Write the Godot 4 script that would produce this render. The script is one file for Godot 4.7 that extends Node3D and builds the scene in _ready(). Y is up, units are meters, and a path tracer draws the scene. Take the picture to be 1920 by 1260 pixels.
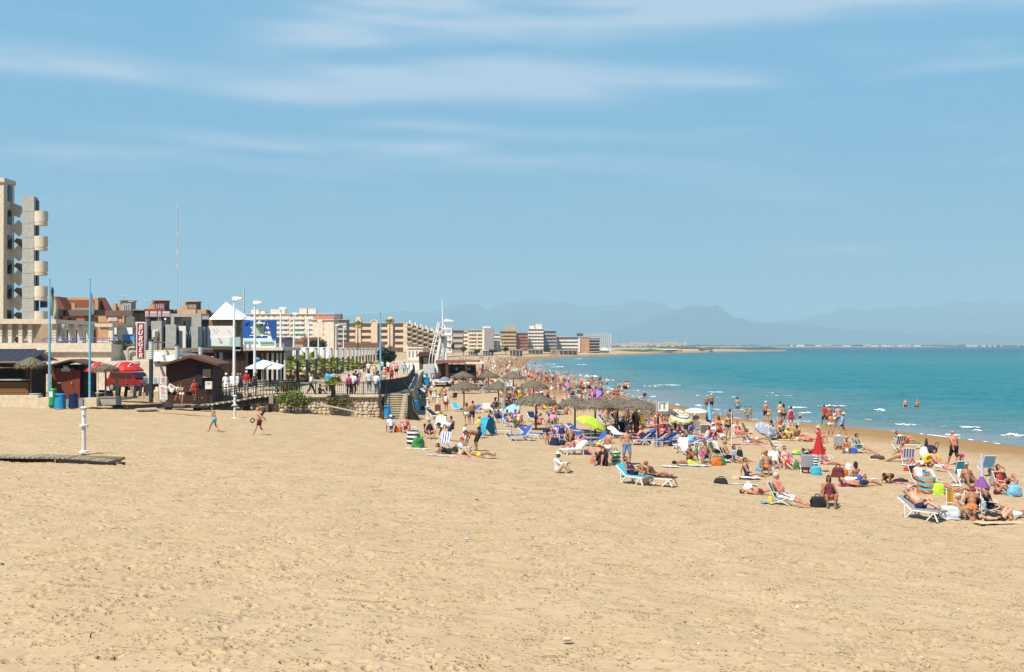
extends Node3D
# A sandy town beach seen from the sea wall: x to the right (the sea), -z away along the coast, y up from the sea's level, metres.

func _ready():
	var cam := Camera3D.new()
	cam.name = "camera"
	add_child(cam)
	cam.position = Vector3(0, 6.9, 0)
	cam.rotation.x = atan(18.0 / 2133.0)
	cam.fov = rad_to_deg(2.0 * atan(630.0 / 2133.0))
	cam.near = .1
	cam.far = 40000.0
	cam.current = true
	var env := Environment.new()
	env.background_mode = Environment.BG_SKY
	env.sky = Sky.new()
	env.sky.sky_material = make_sky()
	env.background_energy_multiplier = .59
	env.tonemap_mode = Environment.TONE_MAPPER_LINEAR
	env.tonemap_exposure = 1.75
	env.sdfgi_enabled = true
	env.ssao_enabled = true
	env.ssil_enabled = true
	env.fog_enabled = true
	env.fog_density = .000105
	env.fog_light_color = Color(.51, .815, .97).linear_to_srgb()
	var world := WorldEnvironment.new()
	world.name = "world_environment"
	world.environment = env
	add_child(world)
	var sun := DirectionalLight3D.new()
	sun.name = "sun"
	sun.light_color = Color(1.0, .955, .885)
	sun.light_energy = 1.6
	sun.light_angular_distance = .5
	sun.shadow_enabled = true
	var el := deg_to_rad(56.0)
	var az := deg_to_rad(34.0)                # behind the camera, to its left
	sun.look_at_from_position(Vector3.ZERO, -Vector3(-sin(az) * cos(el), sin(el), cos(az) * cos(el)))
	add_child(sun)
	build_land()
	build_sea()
	build_far_coast()
	build_town()
	build_far_town()
	build_promenade()
	build_beach_structures()
	build_beach_things()
	build_people()
	build_small_things()


# ------------------------------------------------------------------ the lie of the land

var shore_at := [[0, 58], [20, 52], [40, 46], [60, 40.5], [77.5, 34.9], [91, 31.2], [97.5, 26], [104, 23], [110, 20.8], [129, 19.5], [147, 16], [184, 14.2], [216, 11.2], [237, 9.5], [327, 4.5], [400, 4.3], [490, 6.5], [566, 9], [669, 28], [818, 73], [981, 129], [1177, 215], [1400, 335], [1430, 335], [1500, 150], [2200, 330], [3000, 450], [4500, 900], [5500, 2200], [6000, 5000], [20000, 5000]]
var rise := [[0, 0], [3, .28], [7, .62], [14, .8], [32, .85], [42, 1.45], [50, 1.9], [56, 2.2], [64, 2.5], [90, 2.7], [99999, 2.7]]

func along(t: Array, x: float) -> float:
	if x <= t[0][0]:
		return t[0][1]
	for k in range(1, t.size()):
		if x <= t[k][0]:
			return lerpf(t[k - 1][1], t[k][1], (x - t[k - 1][0]) / float(t[k][0] - t[k - 1][0]))
	return t[-1][1]

func ground(x: float, z: float) -> float:     # height of the sand
	var s := along(shore_at, -z) - x
	if s < .0:
		return maxf(-3.0, s * .08)
	return along(rise, s)

func on(x: float, z: float) -> Vector3:
	return Vector3(x, maxf(ground(x, z), .0), z)


# ------------------------------------------------------------------ shapes

class Sh:
	var v := PackedVector3Array()
	var n := PackedVector3Array()
	var c := PackedColorArray()
	var uv := PackedVector2Array()
	var i := PackedInt32Array()
	func tri(a: Vector3, b: Vector3, d: Vector3) -> void:           # counter-clockwise seen from outside
		var m := (b - a).cross(d - a).normalized()
		var at := v.size()
		v.append_array([a, b, d])
		n.append_array([m, m, m])
		i.append_array([at, at + 2, at + 1])
	func quad(a: Vector3, b: Vector3, d: Vector3, e: Vector3) -> void:
		var m := (d - a).cross(e - b).normalized()
		var at := v.size()
		v.append_array([a, b, d, e])
		n.append_array([m, m, m, m])
		i.append_array([at, at + 2, at + 1, at, at + 3, at + 2])
	func box(at: Vector3, size: Vector3, turn := Basis.IDENTITY) -> Sh:
		var x := turn.x * size.x / 2
		var y := turn.y * size.y / 2
		var z := turn.z * size.z / 2
		quad(at - x - y + z, at + x - y + z, at + x + y + z, at - x + y + z)
		quad(at + x - y - z, at - x - y - z, at - x + y - z, at + x + y - z)
		quad(at + x - y + z, at + x - y - z, at + x + y - z, at + x + y + z)
		quad(at - x - y - z, at - x - y + z, at - x + y + z, at - x + y - z)
		quad(at - x + y + z, at + x + y + z, at + x + y - z, at - x + y - z)
		quad(at - x - y - z, at + x - y - z, at + x - y + z, at - x - y + z)
		return self
	func span(lo: Vector3, hi: Vector3) -> Sh:
		return box((lo + hi) / 2, hi - lo)
	func bar(a: Vector3, b: Vector3, w: float, h: float, up := Vector3.UP) -> Sh:   # a straight board from a to b
		var z := (b - a).normalized()
		var x := up.cross(z)
		x = x.normalized() if x.length() > .01 else Vector3.RIGHT.cross(z).normalized()
		return box((a + b) / 2, Vector3(w, h, a.distance_to(b)), Basis(x, z.cross(x), z))
	func rod(a: Vector3, b: Vector3, ra: float, rb := -1.0, sides := 8, caps := true) -> Sh:
		rb = ra if rb < .0 else rb
		var z := (b - a).normalized()
		var x := (Vector3.UP if absf(z.y) < .9 else Vector3.RIGHT).cross(z).normalized()
		var y := z.cross(x)
		var at := v.size()
		var slope := (ra - rb) / maxf(a.distance_to(b), .001)
		for k in sides + 1:
			var t := TAU * k / sides
			var r := x * cos(t) + y * sin(t)
			var m := (r + z * slope).normalized()
			v.append_array([a + r * ra, b + r * rb])
			n.append_array([m, m])
		for k in sides:
			var q := at + k * 2
			i.append_array([q, q + 1, q + 2, q + 1, q + 3, q + 2])
		if caps:
			for k in sides:
				var r0 := x * cos(TAU * k / sides) + y * sin(TAU * k / sides)
				var r1 := x * cos(TAU * (k + 1) / sides) + y * sin(TAU * (k + 1) / sides)
				if rb > .002:
					tri(b, b + r0 * rb, b + r1 * rb)
				if ra > .002:
					tri(a, a + r1 * ra, a + r0 * ra)
		return self
	func path(points: Array, r: float, sides := 6) -> Sh:
		for k in range(1, points.size()):
			rod(points[k - 1], points[k], r, r, sides)
		return self
	func lathe(at: Vector3, profile: Array, sides := 16, from := .0, to := TAU) -> Sh:   # profile of [radius, height], outside to the right when going up
		for p in range(1, profile.size()):
			var r0: float = profile[p - 1][0]
			var r1: float = profile[p][0]
			var h0: float = profile[p - 1][1]
			var h1: float = profile[p][1]
			var q := v.size()
			for k in sides + 1:
				var t := lerpf(from, to, float(k) / sides)
				var d := Vector3(cos(t), 0, sin(t))
				var m := Vector3(d.x * (h1 - h0), r0 - r1, d.z * (h1 - h0)).normalized()
				v.append_array([at + d * r0 + Vector3(0, h0, 0), at + d * r1 + Vector3(0, h1, 0)])
				n.append_array([m, m])
			for k in sides:
				var j := q + k * 2
				i.append_array([j, j + 2, j + 1, j + 1, j + 2, j + 3])
				var e := i.size() - 6
				i[e + 1] = j + 2
				i[e + 2] = j + 1
		return self
	func prism(outline: PackedVector2Array, at: Vector3, turn: Basis, deep: float) -> Sh:  # outline in turn.x/turn.y, front face towards turn.z, going back by deep
		if Geometry2D.is_polygon_clockwise(outline):
			outline.reverse()
		var f := func(p: Vector2, back: float) -> Vector3: return at + turn.x * p.x + turn.y * p.y - turn.z * back
		var t := Geometry2D.triangulate_polygon(outline)
		for k in range(0, t.size(), 3):
			var a := outline[t[k]]
			var b := outline[t[k + 1]]
			var d := outline[t[k + 2]]
			if (b - a).cross(d - a) < 0:
				var e := b
				b = d
				d = e
			tri(f.call(a, .0), f.call(b, .0), f.call(d, .0))
			tri(f.call(a, deep), f.call(d, deep), f.call(b, deep))
		for k in outline.size():
			var a := outline[k]
			var b := outline[(k + 1) % outline.size()]
			quad(f.call(b, .0), f.call(a, .0), f.call(a, deep), f.call(b, deep))
		return self
	func grid(rows: int, cols: int, f: Callable) -> Sh:      # f(row, col) -> point; the outside is on the side of (next col - this) x (next row - this)
		var q := v.size()
		for r in rows:
			for k in cols:
				v.append(f.call(r, k))
		var m := PackedVector3Array()
		m.resize(rows * cols)
		for r in rows - 1:
			for k in cols - 1:
				var j := r * cols + k
				var p := v[q + j]
				var w := (v[q + j + 1] - p).cross(v[q + j + cols] - p)
				m[j] += w
				m[j + 1] += w
				m[j + cols] += w
				m[j + cols + 1] += w
				i.append_array([q + j, q + j + cols, q + j + 1, q + j + 1, q + j + cols, q + j + cols + 1])
		for j in rows * cols:
			n.append(m[j].normalized())
		return self
	func ball(at: Vector3, r: Vector3, rings := 6, sides := 10) -> Sh:
		return grid(rings + 1, sides + 1, func(a: int, b: int) -> Vector3:
			var t := PI * a / rings - PI / 2
			var u := TAU * b / sides
			return at + Vector3(cos(t) * sin(u) * r.x, sin(t) * r.y, cos(t) * cos(u) * r.z))
	func mesh(m: Material) -> ArrayMesh:
		var a := []
		a.resize(Mesh.ARRAY_MAX)
		a[Mesh.ARRAY_VERTEX] = v
		a[Mesh.ARRAY_NORMAL] = n
		if c.size() == v.size() and c.size() > 0:
			a[Mesh.ARRAY_COLOR] = c
		if uv.size() == v.size() and uv.size() > 0:
			a[Mesh.ARRAY_TEX_UV] = uv
		a[Mesh.ARRAY_INDEX] = i
		var out := ArrayMesh.new()
		out.add_surface_from_arrays(Mesh.PRIMITIVE_TRIANGLES, a)
		out.surface_set_material(0, m)
		return out


# ------------------------------------------------------------------ materials and nodes

func V(x: float, y: float, z: float) -> Vector3:
	return Vector3(x, y, z)

const SIMPLEX := FastNoiseLite.TYPE_SIMPLEX
const I3 := Basis.IDENTITY

func S() -> Sh:
	return Sh.new()


var paints := {}
var used_names := {}
var shared := {}
var grain_map: NoiseTexture2D
var grime_map: NoiseTexture2D
var rough_map: NoiseTexture2D

func noise(kind: int, frequency: float, number: int, octaves := 4) -> FastNoiseLite:
	var f := FastNoiseLite.new()
	f.noise_type = kind
	f.frequency = frequency
	f.seed = number
	f.fractal_octaves = octaves
	return f

func noise_map(size: int, f: FastNoiseLite, low: Color, high: Color, as_normal := false) -> NoiseTexture2D:
	var t := NoiseTexture2D.new()
	t.width = size
	t.height = size
	t.seamless = true
	t.noise = f
	t.as_normal_map = as_normal
	if as_normal:
		t.bump_strength = 6.0
	else:
		var g := Gradient.new()
		g.set_color(0, low)
		g.set_color(1, high)
		t.color_ramp = g
	return t

func base(r: float, g: float, b: float) -> Color:      # base colours are kept to what real coats and cloths return
	return Color(.84 * pow(r, 1.17), .84 * pow(g, 1.17), .84 * pow(b, 1.17)).linear_to_srgb()

# a plain paint: real base colour (linear), roughness
func paint(r: float, g: float, b: float, rough := .7, metal := .0) -> StandardMaterial3D:
	var key := "%.3f %.3f %.3f %.2f %.2f" % [r, g, b, rough, metal]
	if not paints.has(key):
		var m := StandardMaterial3D.new()
		m.albedo_color = base(r, g, b)
		m.roughness = rough
		m.metallic = metal
		paints[key] = m
	return paints[key]

# a weathered surface: the paint with dirt and grain over it, laid on in the world's own axes
func wall(r: float, g: float, b: float, scale := .25, rough := .85) -> StandardMaterial3D:
	var key := "w%.3f %.3f %.3f %.2f %.2f" % [r, g, b, scale, rough]
	if not paints.has(key):
		if grime_map == null:
			grime_map = noise_map(512, noise(SIMPLEX, .012, 5, 6), Color(.90, .89, .875), Color(1.0, 1.0, 1.0))
			rough_map = noise_map(256, noise(SIMPLEX, .05, 9, 4), Color.WHITE, Color.WHITE, true)
		var m := StandardMaterial3D.new()
		m.albedo_color = base(r, g, b)
		m.roughness = rough
		m.albedo_texture = grime_map
		m.uv1_triplanar = true
		m.uv1_world_triplanar = true
		m.uv1_scale = Vector3.ONE * scale
		m.normal_enabled = true
		m.normal_texture = rough_map
		m.normal_scale = .12
		paints[key] = m
	return paints[key]

func streaky(r: float, g: float, b: float, low: float, across: Vector3, key: String) -> StandardMaterial3D:   # wood, straw
	if not paints.has(key):
		var m := StandardMaterial3D.new()
		m.albedo_color = base(r, g, b)
		m.roughness = .85
		var tk := "streak%.2f" % low
		if not shared.has(tk):
			shared[tk] = noise_map(512, noise(SIMPLEX, .02, 31, 5), Color(low, low, low * .95), Color(1, 1, 1))
			shared["streaks"] = noise_map(256, noise(SIMPLEX, .05, 33, 3), Color.WHITE, Color.WHITE, true)
		m.albedo_texture = shared[tk]
		m.uv1_triplanar = true
		m.uv1_scale = across
		m.normal_enabled = true
		m.normal_texture = shared.streaks
		m.normal_scale = .5
		paints[key] = m
	return paints[key]

func bx(x0: float, y0: float, z0: float, x1: float, y1: float, z1: float) -> Sh:
	return S().span(V(x0, y0, z0), V(x1, y1, z1))

func numbered(called: String) -> String:
	var k: int = used_names.get(called, -1) + 1
	used_names[called] = k
	return called if k == 0 else "%s_%03d" % [called, k]

func thing(called: String, label: String, category: String, at := Vector3.ZERO, turn := .0, group := "") -> Node3D:
	var o := Node3D.new()
	o.name = numbered(called)
	add_child(o, true)
	o.position = at
	o.rotation.y = turn
	o.set_meta("label", label)
	o.set_meta("category", category)
	if group:
		o.set_meta("group", group)
	return o

func part(called: String, m: Variant, mat: Material, under: Node3D) -> MeshInstance3D:
	var o := MeshInstance3D.new()
	o.name = called
	if m is Sh:
		o.mesh = m.mesh(mat)
	else:
		o.mesh = m
		if mat:
			o.material_override = mat
	under.add_child(o, true)
	return o

func structure(called: String, m: Sh, mat: Material, kind := "structure") -> MeshInstance3D:
	var o := part(numbered(called), m, mat, self)
	o.set_meta("kind", kind)
	return o

func tagged(o: Node3D, label: String, category: String, group := "") -> Node3D:
	o.set_meta("label", label)
	o.set_meta("category", category)
	if group:
		o.set_meta("group", group)
	return o

func copy_of(o: Node3D, at: Vector3, turn: float, label: String) -> Node3D:
	var r: Node3D = o.duplicate()
	r.name = numbered(String(o.get_meta("base_name", String(o.name).trim_suffix("_001"))))
	add_child(r, true)
	r.position = at
	r.rotation.y = turn
	r.set_meta("label", label)
	return r


# ------------------------------------------------------------------ sky

func make_sky() -> PanoramaSkyMaterial:
	var w := 2048
	var h := 1024
	var data := PackedByteArray()
	data.resize(w * h * 3)
	var streaks := noise(SIMPLEX, .05, 21, 6)
	var fine := noise(SIMPLEX, .22, 4, 4)
	var broad := noise(SIMPLEX, .02, 77, 2)
	for y in h:
		var el := 90.0 - (y + .5) * 180.0 / h
		if el < -2.0:
			for x in w:
				var e := (y * w + x) * 3
				data[e] = 122
				data[e + 1] = 150
				data[e + 2] = 165
			continue
		var up := clampf(el / 90.0, .0, 1.0)
		var base := Color(.570, .718, .808).lerp(Color(.480, .700, .850), smoothstep(.0, 13.0, el)).lerp(Color(.20, .46, .74), smoothstep(12.0, 80.0, el))
		for x in w:
			var az := wrapf((x + .5) * 360.0 / w, -180.0, 180.0)      # 0 straight ahead of the camera, right positive
			var sx := sin(deg_to_rad(az)) * 57.3
			var cz := cos(deg_to_rad(az)) * 57.3
			var warp := broad.get_noise_3d(sx * 1.5, el * 3.0, cz * 1.5) * 2.0
			var cloud := .0
			if el < 40.0:
				var st := streaks.get_noise_3d(sx, (el + .03 * az) * 7.0, cz) * .5 + .5
				var fi := fine.get_noise_3d(sx * .45, el * 6.0 + az * .15, cz * .45) * .5 + .5
				var veil := st * .5 + fi * .5
				for b in BANKS:
					var u: float = (az - b[0]) / b[1]
					if absf(u) < 1.5:
						var t: float = (el - b[2] - b[4] * (az - b[0]) - warp * .35) / b[3]
						var edge := exp(-t * t) if t > .0 else exp(-t * t * 2.6)
						cloud += b[5] * edge * smoothstep(1.4, .5, absf(u)) * (.38 + .62 * smoothstep(.25, .72, veil))
				cloud += .42 * smoothstep(.5, .9, veil + .08 * sin(el * .9)) * smoothstep(.0, 6.0, el)
			cloud = clampf(cloud * .85, .0, .66)
			var k := base.lerp(Color(.83, .86, .92), cloud)
			var e := (y * w + x) * 3
			data[e] = int(k.r * 255.0 + .5)
			data[e + 1] = int(k.g * 255.0 + .5)
			data[e + 2] = int(k.b * 255.0 + .5)
	var m := PanoramaSkyMaterial.new()
	m.panorama = ImageTexture.create_from_image(Image.create_from_data(w, h, false, Image.FORMAT_RGB8, data))
	m.energy_multiplier = 1.0
	return m

const BANKS := [[-18.0, 18.0, 12.6, .95, -.015, .95], [-3.0, 10.0, 12.4, 1.0, -.01, .85], [5.0, 8.0, 12.9, .6, -.05, .75], [20.0, 17.0, 16.3, 1.5, -.02, 1.3], [-5.0, 8.0, 16.3, 1.4, .22, .75], [.0, 12.0, 15.0, .8, .02, .6], [-9.0, 10.0, 9.6, .4, -.01, .6], [-1.0, 7.0, 10.5, .35, -.03, .5], [24.0, 7.0, 12.6, .35, .0, .55], [-16.0, 9.0, 8.6, .4, .0, .35], [15.0, 3.0, 4.3, .3, .0, .35]]


# ------------------------------------------------------------------ sand, sea, mountains

func build_land():
	var rows := PackedFloat32Array()
	var d := 9.0
	while d < 26000.0:
		rows.append(d)
		d *= 1.0030 if d > 15.0 and d < 52.0 else 1.008 if d < 130.0 else 1.02 if d < 700.0 else 1.06
	var cols := PackedFloat32Array()
	for x in [-8.0, -4.0, -2.0, -1.2, -.8, -.6, -.52]:
		cols.append(x)
	var u := -.485
	while u < .486:
		cols.append(u)
		u += .00185
	for x in [.52, .6, .8, 1.2, 2.0, 4.0, 8.0]:
		cols.append(x)
	var w := cols.size()
	var h := rows.size()
	var y := PackedFloat32Array()
	y.resize(w * h)
	var big := noise(SIMPLEX, .16, 3, 3)
	var mid := noise(SIMPLEX, .9, 8, 3)
	var small := noise(SIMPLEX, 4.5, 12, 3)
	var shade := noise(SIMPLEX, .35, 15, 4)
	var tint := PackedColorArray()
	tint.resize(w * h)
	var p := PackedVector3Array()
	p.resize(w * h)
	var uv := PackedVector2Array()
	uv.resize(w * h)
	for r in h:
		var dd := rows[r]
		var xs := along(shore_at, dd)
		for k in w:
			var x := cols[k] * dd
			var s := xs - x
			var j := r * w + k
			var g := maxf(-3.0, s * .08) if s < .0 else along(rise, s)
			if s > 7.0 and dd < 130.0 and absf(cols[k]) < .7:
				var dry := smoothstep(7.0, 14.0, s)
				g += dry * (big.get_noise_2d(x, dd) * .07 + mid.get_noise_2d(x, dd) * .026)
				if dd < 55.0:
					var m := mid.get_noise_2d(x + 40.0, dd)
					g += small.get_noise_2d(x, dd) * .012 * dry * smoothstep(-.25, .3, m)
			p[j] = V(x, g, -dd)
			uv[j] = Vector2(x, dd)
			var v := shade.get_noise_2d(x * .6, dd * .6) * .5 + .5
			var t := Color(.408, .314, .203).lerp(Color(.382, .287, .176), v)
			var wet := 1.0 - smoothstep(8.5, 16.0, s + (v - .5) * 3.0)
			t = t.lerp(Color(.275, .176, .080), wet)
			t = t.lerp(Color(.19, .13, .075), 1.0 - smoothstep(.3, 1.6, s))
			tint[j] = t
	# footprints trodden into the dry sand in front
	var rng := RandomNumberGenerator.new()
	rng.seed = 4
	var first_row := 0
	while rows[first_row] < 15.2:
		first_row += 1
	var walk := Vector2.ZERO
	var head := .0
	var left := 0
	var side := 1.0
	for q in 5200:
		if left <= 0:
			var wd := sqrt(lerpf(15.0 * 15.0, 50.0 * 50.0, rng.randf()))
			walk = Vector2(rng.randf_range(-.5, .5) * wd, wd)
			head = rng.randf_range(-.5, .5) + (PI if rng.randf() < .5 else .0) + (PI / 2 if rng.randf() < .6 else .0)
			left = rng.randi_range(3, 16)
		left -= 1
		side = -side
		head += rng.randf_range(-.12, .12)
		var step := Vector2(cos(head), sin(head))
		walk += step * rng.randf_range(.45, .7)
		var at := walk + Vector2(-step.y, step.x) * .11 * side
		if at.y < 15.5 or at.y > 50.0 or absf(at.x / at.y) > .48:
			continue
		var long := rng.randf_range(.11, .17)
		var wide := rng.randf_range(.05, .075)
		var deep := rng.randf_range(.014, .052)
		var reach := .3
		var r0 := first_row + int(log((at.y - reach) / rows[first_row]) / log(1.003))
		var r1 := first_row + int(log((at.y + reach) / rows[first_row]) / log(1.003)) + 1
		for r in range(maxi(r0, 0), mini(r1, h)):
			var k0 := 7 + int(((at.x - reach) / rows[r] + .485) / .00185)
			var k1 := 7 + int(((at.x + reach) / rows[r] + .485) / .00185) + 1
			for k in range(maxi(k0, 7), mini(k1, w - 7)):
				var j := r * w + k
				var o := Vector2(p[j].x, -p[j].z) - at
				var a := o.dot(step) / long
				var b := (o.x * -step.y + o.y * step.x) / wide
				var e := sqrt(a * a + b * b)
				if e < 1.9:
					tint[j] = tint[j].lerp(Color(.30, .212, .122), .28 * (1.0 - smoothstep(.4, 1.0, e)))     # browner and darker inside the print
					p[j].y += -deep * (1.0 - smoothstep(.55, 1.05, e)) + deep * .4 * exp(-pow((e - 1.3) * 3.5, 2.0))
	var sh := S()
	sh.v = p
	sh.uv = uv
	sh.c = tint
	var m := PackedVector3Array()
	m.resize(w * h)
	var idx := PackedInt32Array()
	idx.resize((w - 1) * (h - 1) * 6)
	var e := 0
	for r in h - 1:
		for k in w - 1:
			var j := r * w + k
			var a := p[j]
			var nn := (p[j + 1] - a).cross(p[j + w] - a)
			m[j] += nn
			m[j + 1] += nn
			m[j + w] += nn
			m[j + w + 1] += nn
			idx[e] = j
			idx[e + 1] = j + w
			idx[e + 2] = j + 1
			idx[e + 3] = j + 1
			idx[e + 4] = j + w
			idx[e + 5] = j + w + 1
			e += 6
	for j in w * h:
		m[j] = m[j].normalized()
	sh.n = m
	sh.i = idx
	var mat := StandardMaterial3D.new()
	mat.vertex_color_use_as_albedo = true
	mat.roughness = .95
	mat.metallic_specular = .2
	mat.uv1_scale = Vector3.ONE * .19
	mat.heightmap_enabled = true
	mat.heightmap_scale = 7.5
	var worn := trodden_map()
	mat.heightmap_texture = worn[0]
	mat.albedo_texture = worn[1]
	structure("sand", sh, mat)

func trodden_map() -> Array:          # crumbs, scuffs and pits of dry trodden sand, and a darker, browner tint in the low spots; 5.26 m a tile
	var s := 1024
	var f := PackedFloat32Array()
	f.resize(s * s)
	f.fill(.55)
	var rng := RandomNumberGenerator.new()
	rng.seed = 11
	for q in 800:
		var cx := rng.randf() * s
		var cy := rng.randf() * s
		var patch := rng.randf() < .34
		for b in (rng.randi_range(5, 22) if patch else 1):
			var x := cx + rng.randfn() * 26.0
			var y := cy + rng.randfn() * 18.0
			var rx := rng.randf_range(1.5, 5.5) if patch or rng.randf() < .6 else rng.randf_range(8.0, 26.0)
			var ry := rx * rng.randf_range(.5, 1.2)
			var depth := rng.randf_range(-.42, .16) * (1.0 if rx < 7.0 else .5)
			for v in range(int(-ry * 1.3), int(ry * 1.3) + 1):
				for u in range(int(-rx * 1.3), int(rx * 1.3) + 1):
					var e := sqrt(u * u / (rx * rx) + v * v / (ry * ry))
					if e < 1.25:
						var j := posmod(int(y) + v, s) * s + posmod(int(x) + u, s)
						f[j] = clampf(f[j] + depth * (1.0 - smoothstep(.5, 1.2, e)), .0, 1.0)
	var data := PackedByteArray()
	data.resize(s * s)
	var hue := PackedByteArray()
	hue.resize(s * s * 3)
	var g := noise(SIMPLEX, .11, 41, 5)
	for j in s * s:
		data[j] = int(f[j] * 255.0)
		var dent_tone := clampf((.56 - f[j]) * 2.6, .0, 1.0)  # turns the colour map darker and browner where the height dips
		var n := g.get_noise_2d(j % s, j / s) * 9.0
		hue[j * 3] = int(clampf(250.0 + n - dent_tone * 36.0, .0, 255.0))
		hue[j * 3 + 1] = int(clampf(249.0 + n - dent_tone * 47.0, .0, 255.0))
		hue[j * 3 + 2] = int(clampf(247.0 + n - dent_tone * 62.0, .0, 255.0))
	return [ImageTexture.create_from_image(Image.create_from_data(s, s, false, Image.FORMAT_L8, data)), ImageTexture.create_from_image(Image.create_from_data(s, s, false, Image.FORMAT_RGB8, hue))]

func build_sea():
	var rows := PackedFloat32Array()
	var d := 40.0
	while d < 26000.0:
		rows.append(d)
		d *= 1.0055 if d < 420.0 else 1.02 if d < 1500.0 else 1.06
	var w := 330
	var swell := noise(SIMPLEX, .045, 51, 3)
	var chop := noise(SIMPLEX, .32, 52, 4)
	var patch := noise(SIMPLEX, .012, 53, 4)
	var tint := PackedColorArray()
	var sh := S()
	var f := func(r: int, k: int) -> Vector3:
		var dd := rows[r]
		var u: float = lerpf(-.06, .50, k / float(w - 8)) if k < w - 7 else [.6, .8, 1.2, 2.0, 4.0, 8.0, 16.0][k - w + 7]
		var x: float = u * dd
		var off := x - along(shore_at, dd)
		var amp := smoothstep(.5, 10.0, off)
		var y := .0
		if dd < 1200.0:
			y = amp * (swell.get_noise_2d(x * .7 + dd * .5, dd * 1.6) * .22 + chop.get_noise_2d(x * .6, dd * 1.3) * .11 * (1.0 - smoothstep(300.0, 1200.0, dd)))
		var v := patch.get_noise_2d(x * .35, dd) * .5 + .5
		var st := chop.get_noise_2d(x * .15, dd * .8) * .5 + .5
		var reach := off + (v - .5) * 14.0
		var t := Color(.150, .182, .192).lerp(Color(.070, .160, .178), smoothstep(2.0, 14.0, reach))
		t = t.lerp(Color(.005, .135, .160), smoothstep(14.0, 46.0, reach))
		t = t.lerp(Color(.001, .066, .105), smoothstep(400.0, 1500.0, dd + (v - .5) * 300.0))
		t = t.lerp(Color(.001, .038, .072), smoothstep(1500.0, 5000.0, dd))
		tint.append(t * lerpf(.86, 1.12, st))
		return V(x, y, -dd)
	sh.grid(rows.size(), w, f)
	sh.c = tint
	for p in sh.v:
		sh.uv.append(Vector2(p.x, p.z))
	var m := StandardMaterial3D.new()
	m.vertex_color_use_as_albedo = true
	m.roughness = .22
	m.metallic_specular = .16
	m.normal_enabled = true
	m.normal_texture = noise_map(512, noise(SIMPLEX, .03, 61, 4), Color.WHITE, Color.WHITE, true)
	m.normal_scale = 1.5
	m.uv1_scale = V(.05, .16, 1)
	structure("sea", sh, m)

func ridge(called: String, profile: Array, near: float, deep: float, mat: Material, seed_at: int):
	# profile: [x at the crest line, height]; a long range of hills with gullies
	var f := noise(SIMPLEX, .0007, seed_at, 5)
	var lo: float = profile[0][0]
	var hi: float = profile[-1][0]
	var sh := S()
	var cols := 200
	sh.grid(16, cols, func(r: int, k: int) -> Vector3:
		var x := lerpf(lo, hi, k / float(cols - 1))
		var t: float = r / 10.0
		var top := along(profile, x)
		var n := f.get_noise_2d(x, r * 290.0)
		var lift := sin(clampf(t, .0, 1.0) * PI / 2) if t <= 1.0 else 1.0 - (t - 1.0) * .8
		var bump := n * top * .42 * sin(clampf(t, .0, 1.0) * PI)
		return V(x, maxf(top * lift + bump + (f.get_noise_2d(x * 4.0, 7.0) * 12.0 if r == 10 else .0), .0) - (4.0 if r == 0 else .0), -near - deep * t))
	structure(called, sh, mat)

func build_far_coast():
	var scrub := wall(.10, .125, .14, .004)
	ridge("mountains", [[-5438.54, 200], [-3750.72, 422], [-2437.97, 522], [-1500.29, 589], [-1031.45, 678], [-637.62, 716], [-421.96, 600], [-187.54, 707], [468.84, 767], [937.68, 724], [1406.52, 707], [1875.36, 724], [2156.66, 840], [2372.33, 767], [2719.27, 671], [3094.34, 556], [3563.18, 478], [4125.79, 422], [4500.86, 411], [5063.47, 456], [5626.08, 589], [6376.22, 649], [6938.83, 667], [7501.44, 716], [7970.28, 756], [8345.35, 782], [8720.42, 678], [9095.49, 644], [11627.23, 422], [15377.95, 178]], 17500, 2500, scrub, 3)
	ridge("hills", [[872.04, 66], [1598.74, 266], [1998.43, 454], [2398.12, 514], [2725.13, 509], [2979.48, 399], [3197.49, 310], [3560.84, 288], [4069.53, 266], [4796.23, 199], [5740.95, 155], [6976.34, 133], [9737.81, 66]], 14000, 1500, scrub, 9)


# ------------------------------------------------------------------ the town on the left

var glass_dark: StandardMaterial3D
var plank_mat: StandardMaterial3D

func dark_glass() -> StandardMaterial3D:
	return paint(.02, .025, .03, .12)

func pieces(called: String, under: Node3D, mats: Array, spans: Array):   # alike boxes, each its own mesh
	var k := 0
	for s in spans:
		part(called, S().span(s[0], s[1]), mats[k % mats.size()], under)
		k += 1

func letters(text: String, size: float, deep: float, mat: Material, under: Node3D, at: Vector3, called := "lettering", font := "Droid Sans", bold := false) -> MeshInstance3D:
	var t := TextMesh.new()
	var f := SystemFont.new()
	f.font_names = PackedStringArray([font])
	if bold:
		f.font_weight = 700
	t.font = f
	t.text = text
	t.font_size = 64
	t.pixel_size = size / 64.0
	t.depth = deep
	t.material = mat
	var o := MeshInstance3D.new()
	o.name = called
	o.mesh = t
	under.add_child(o, true)
	o.position = at
	return o

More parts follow.
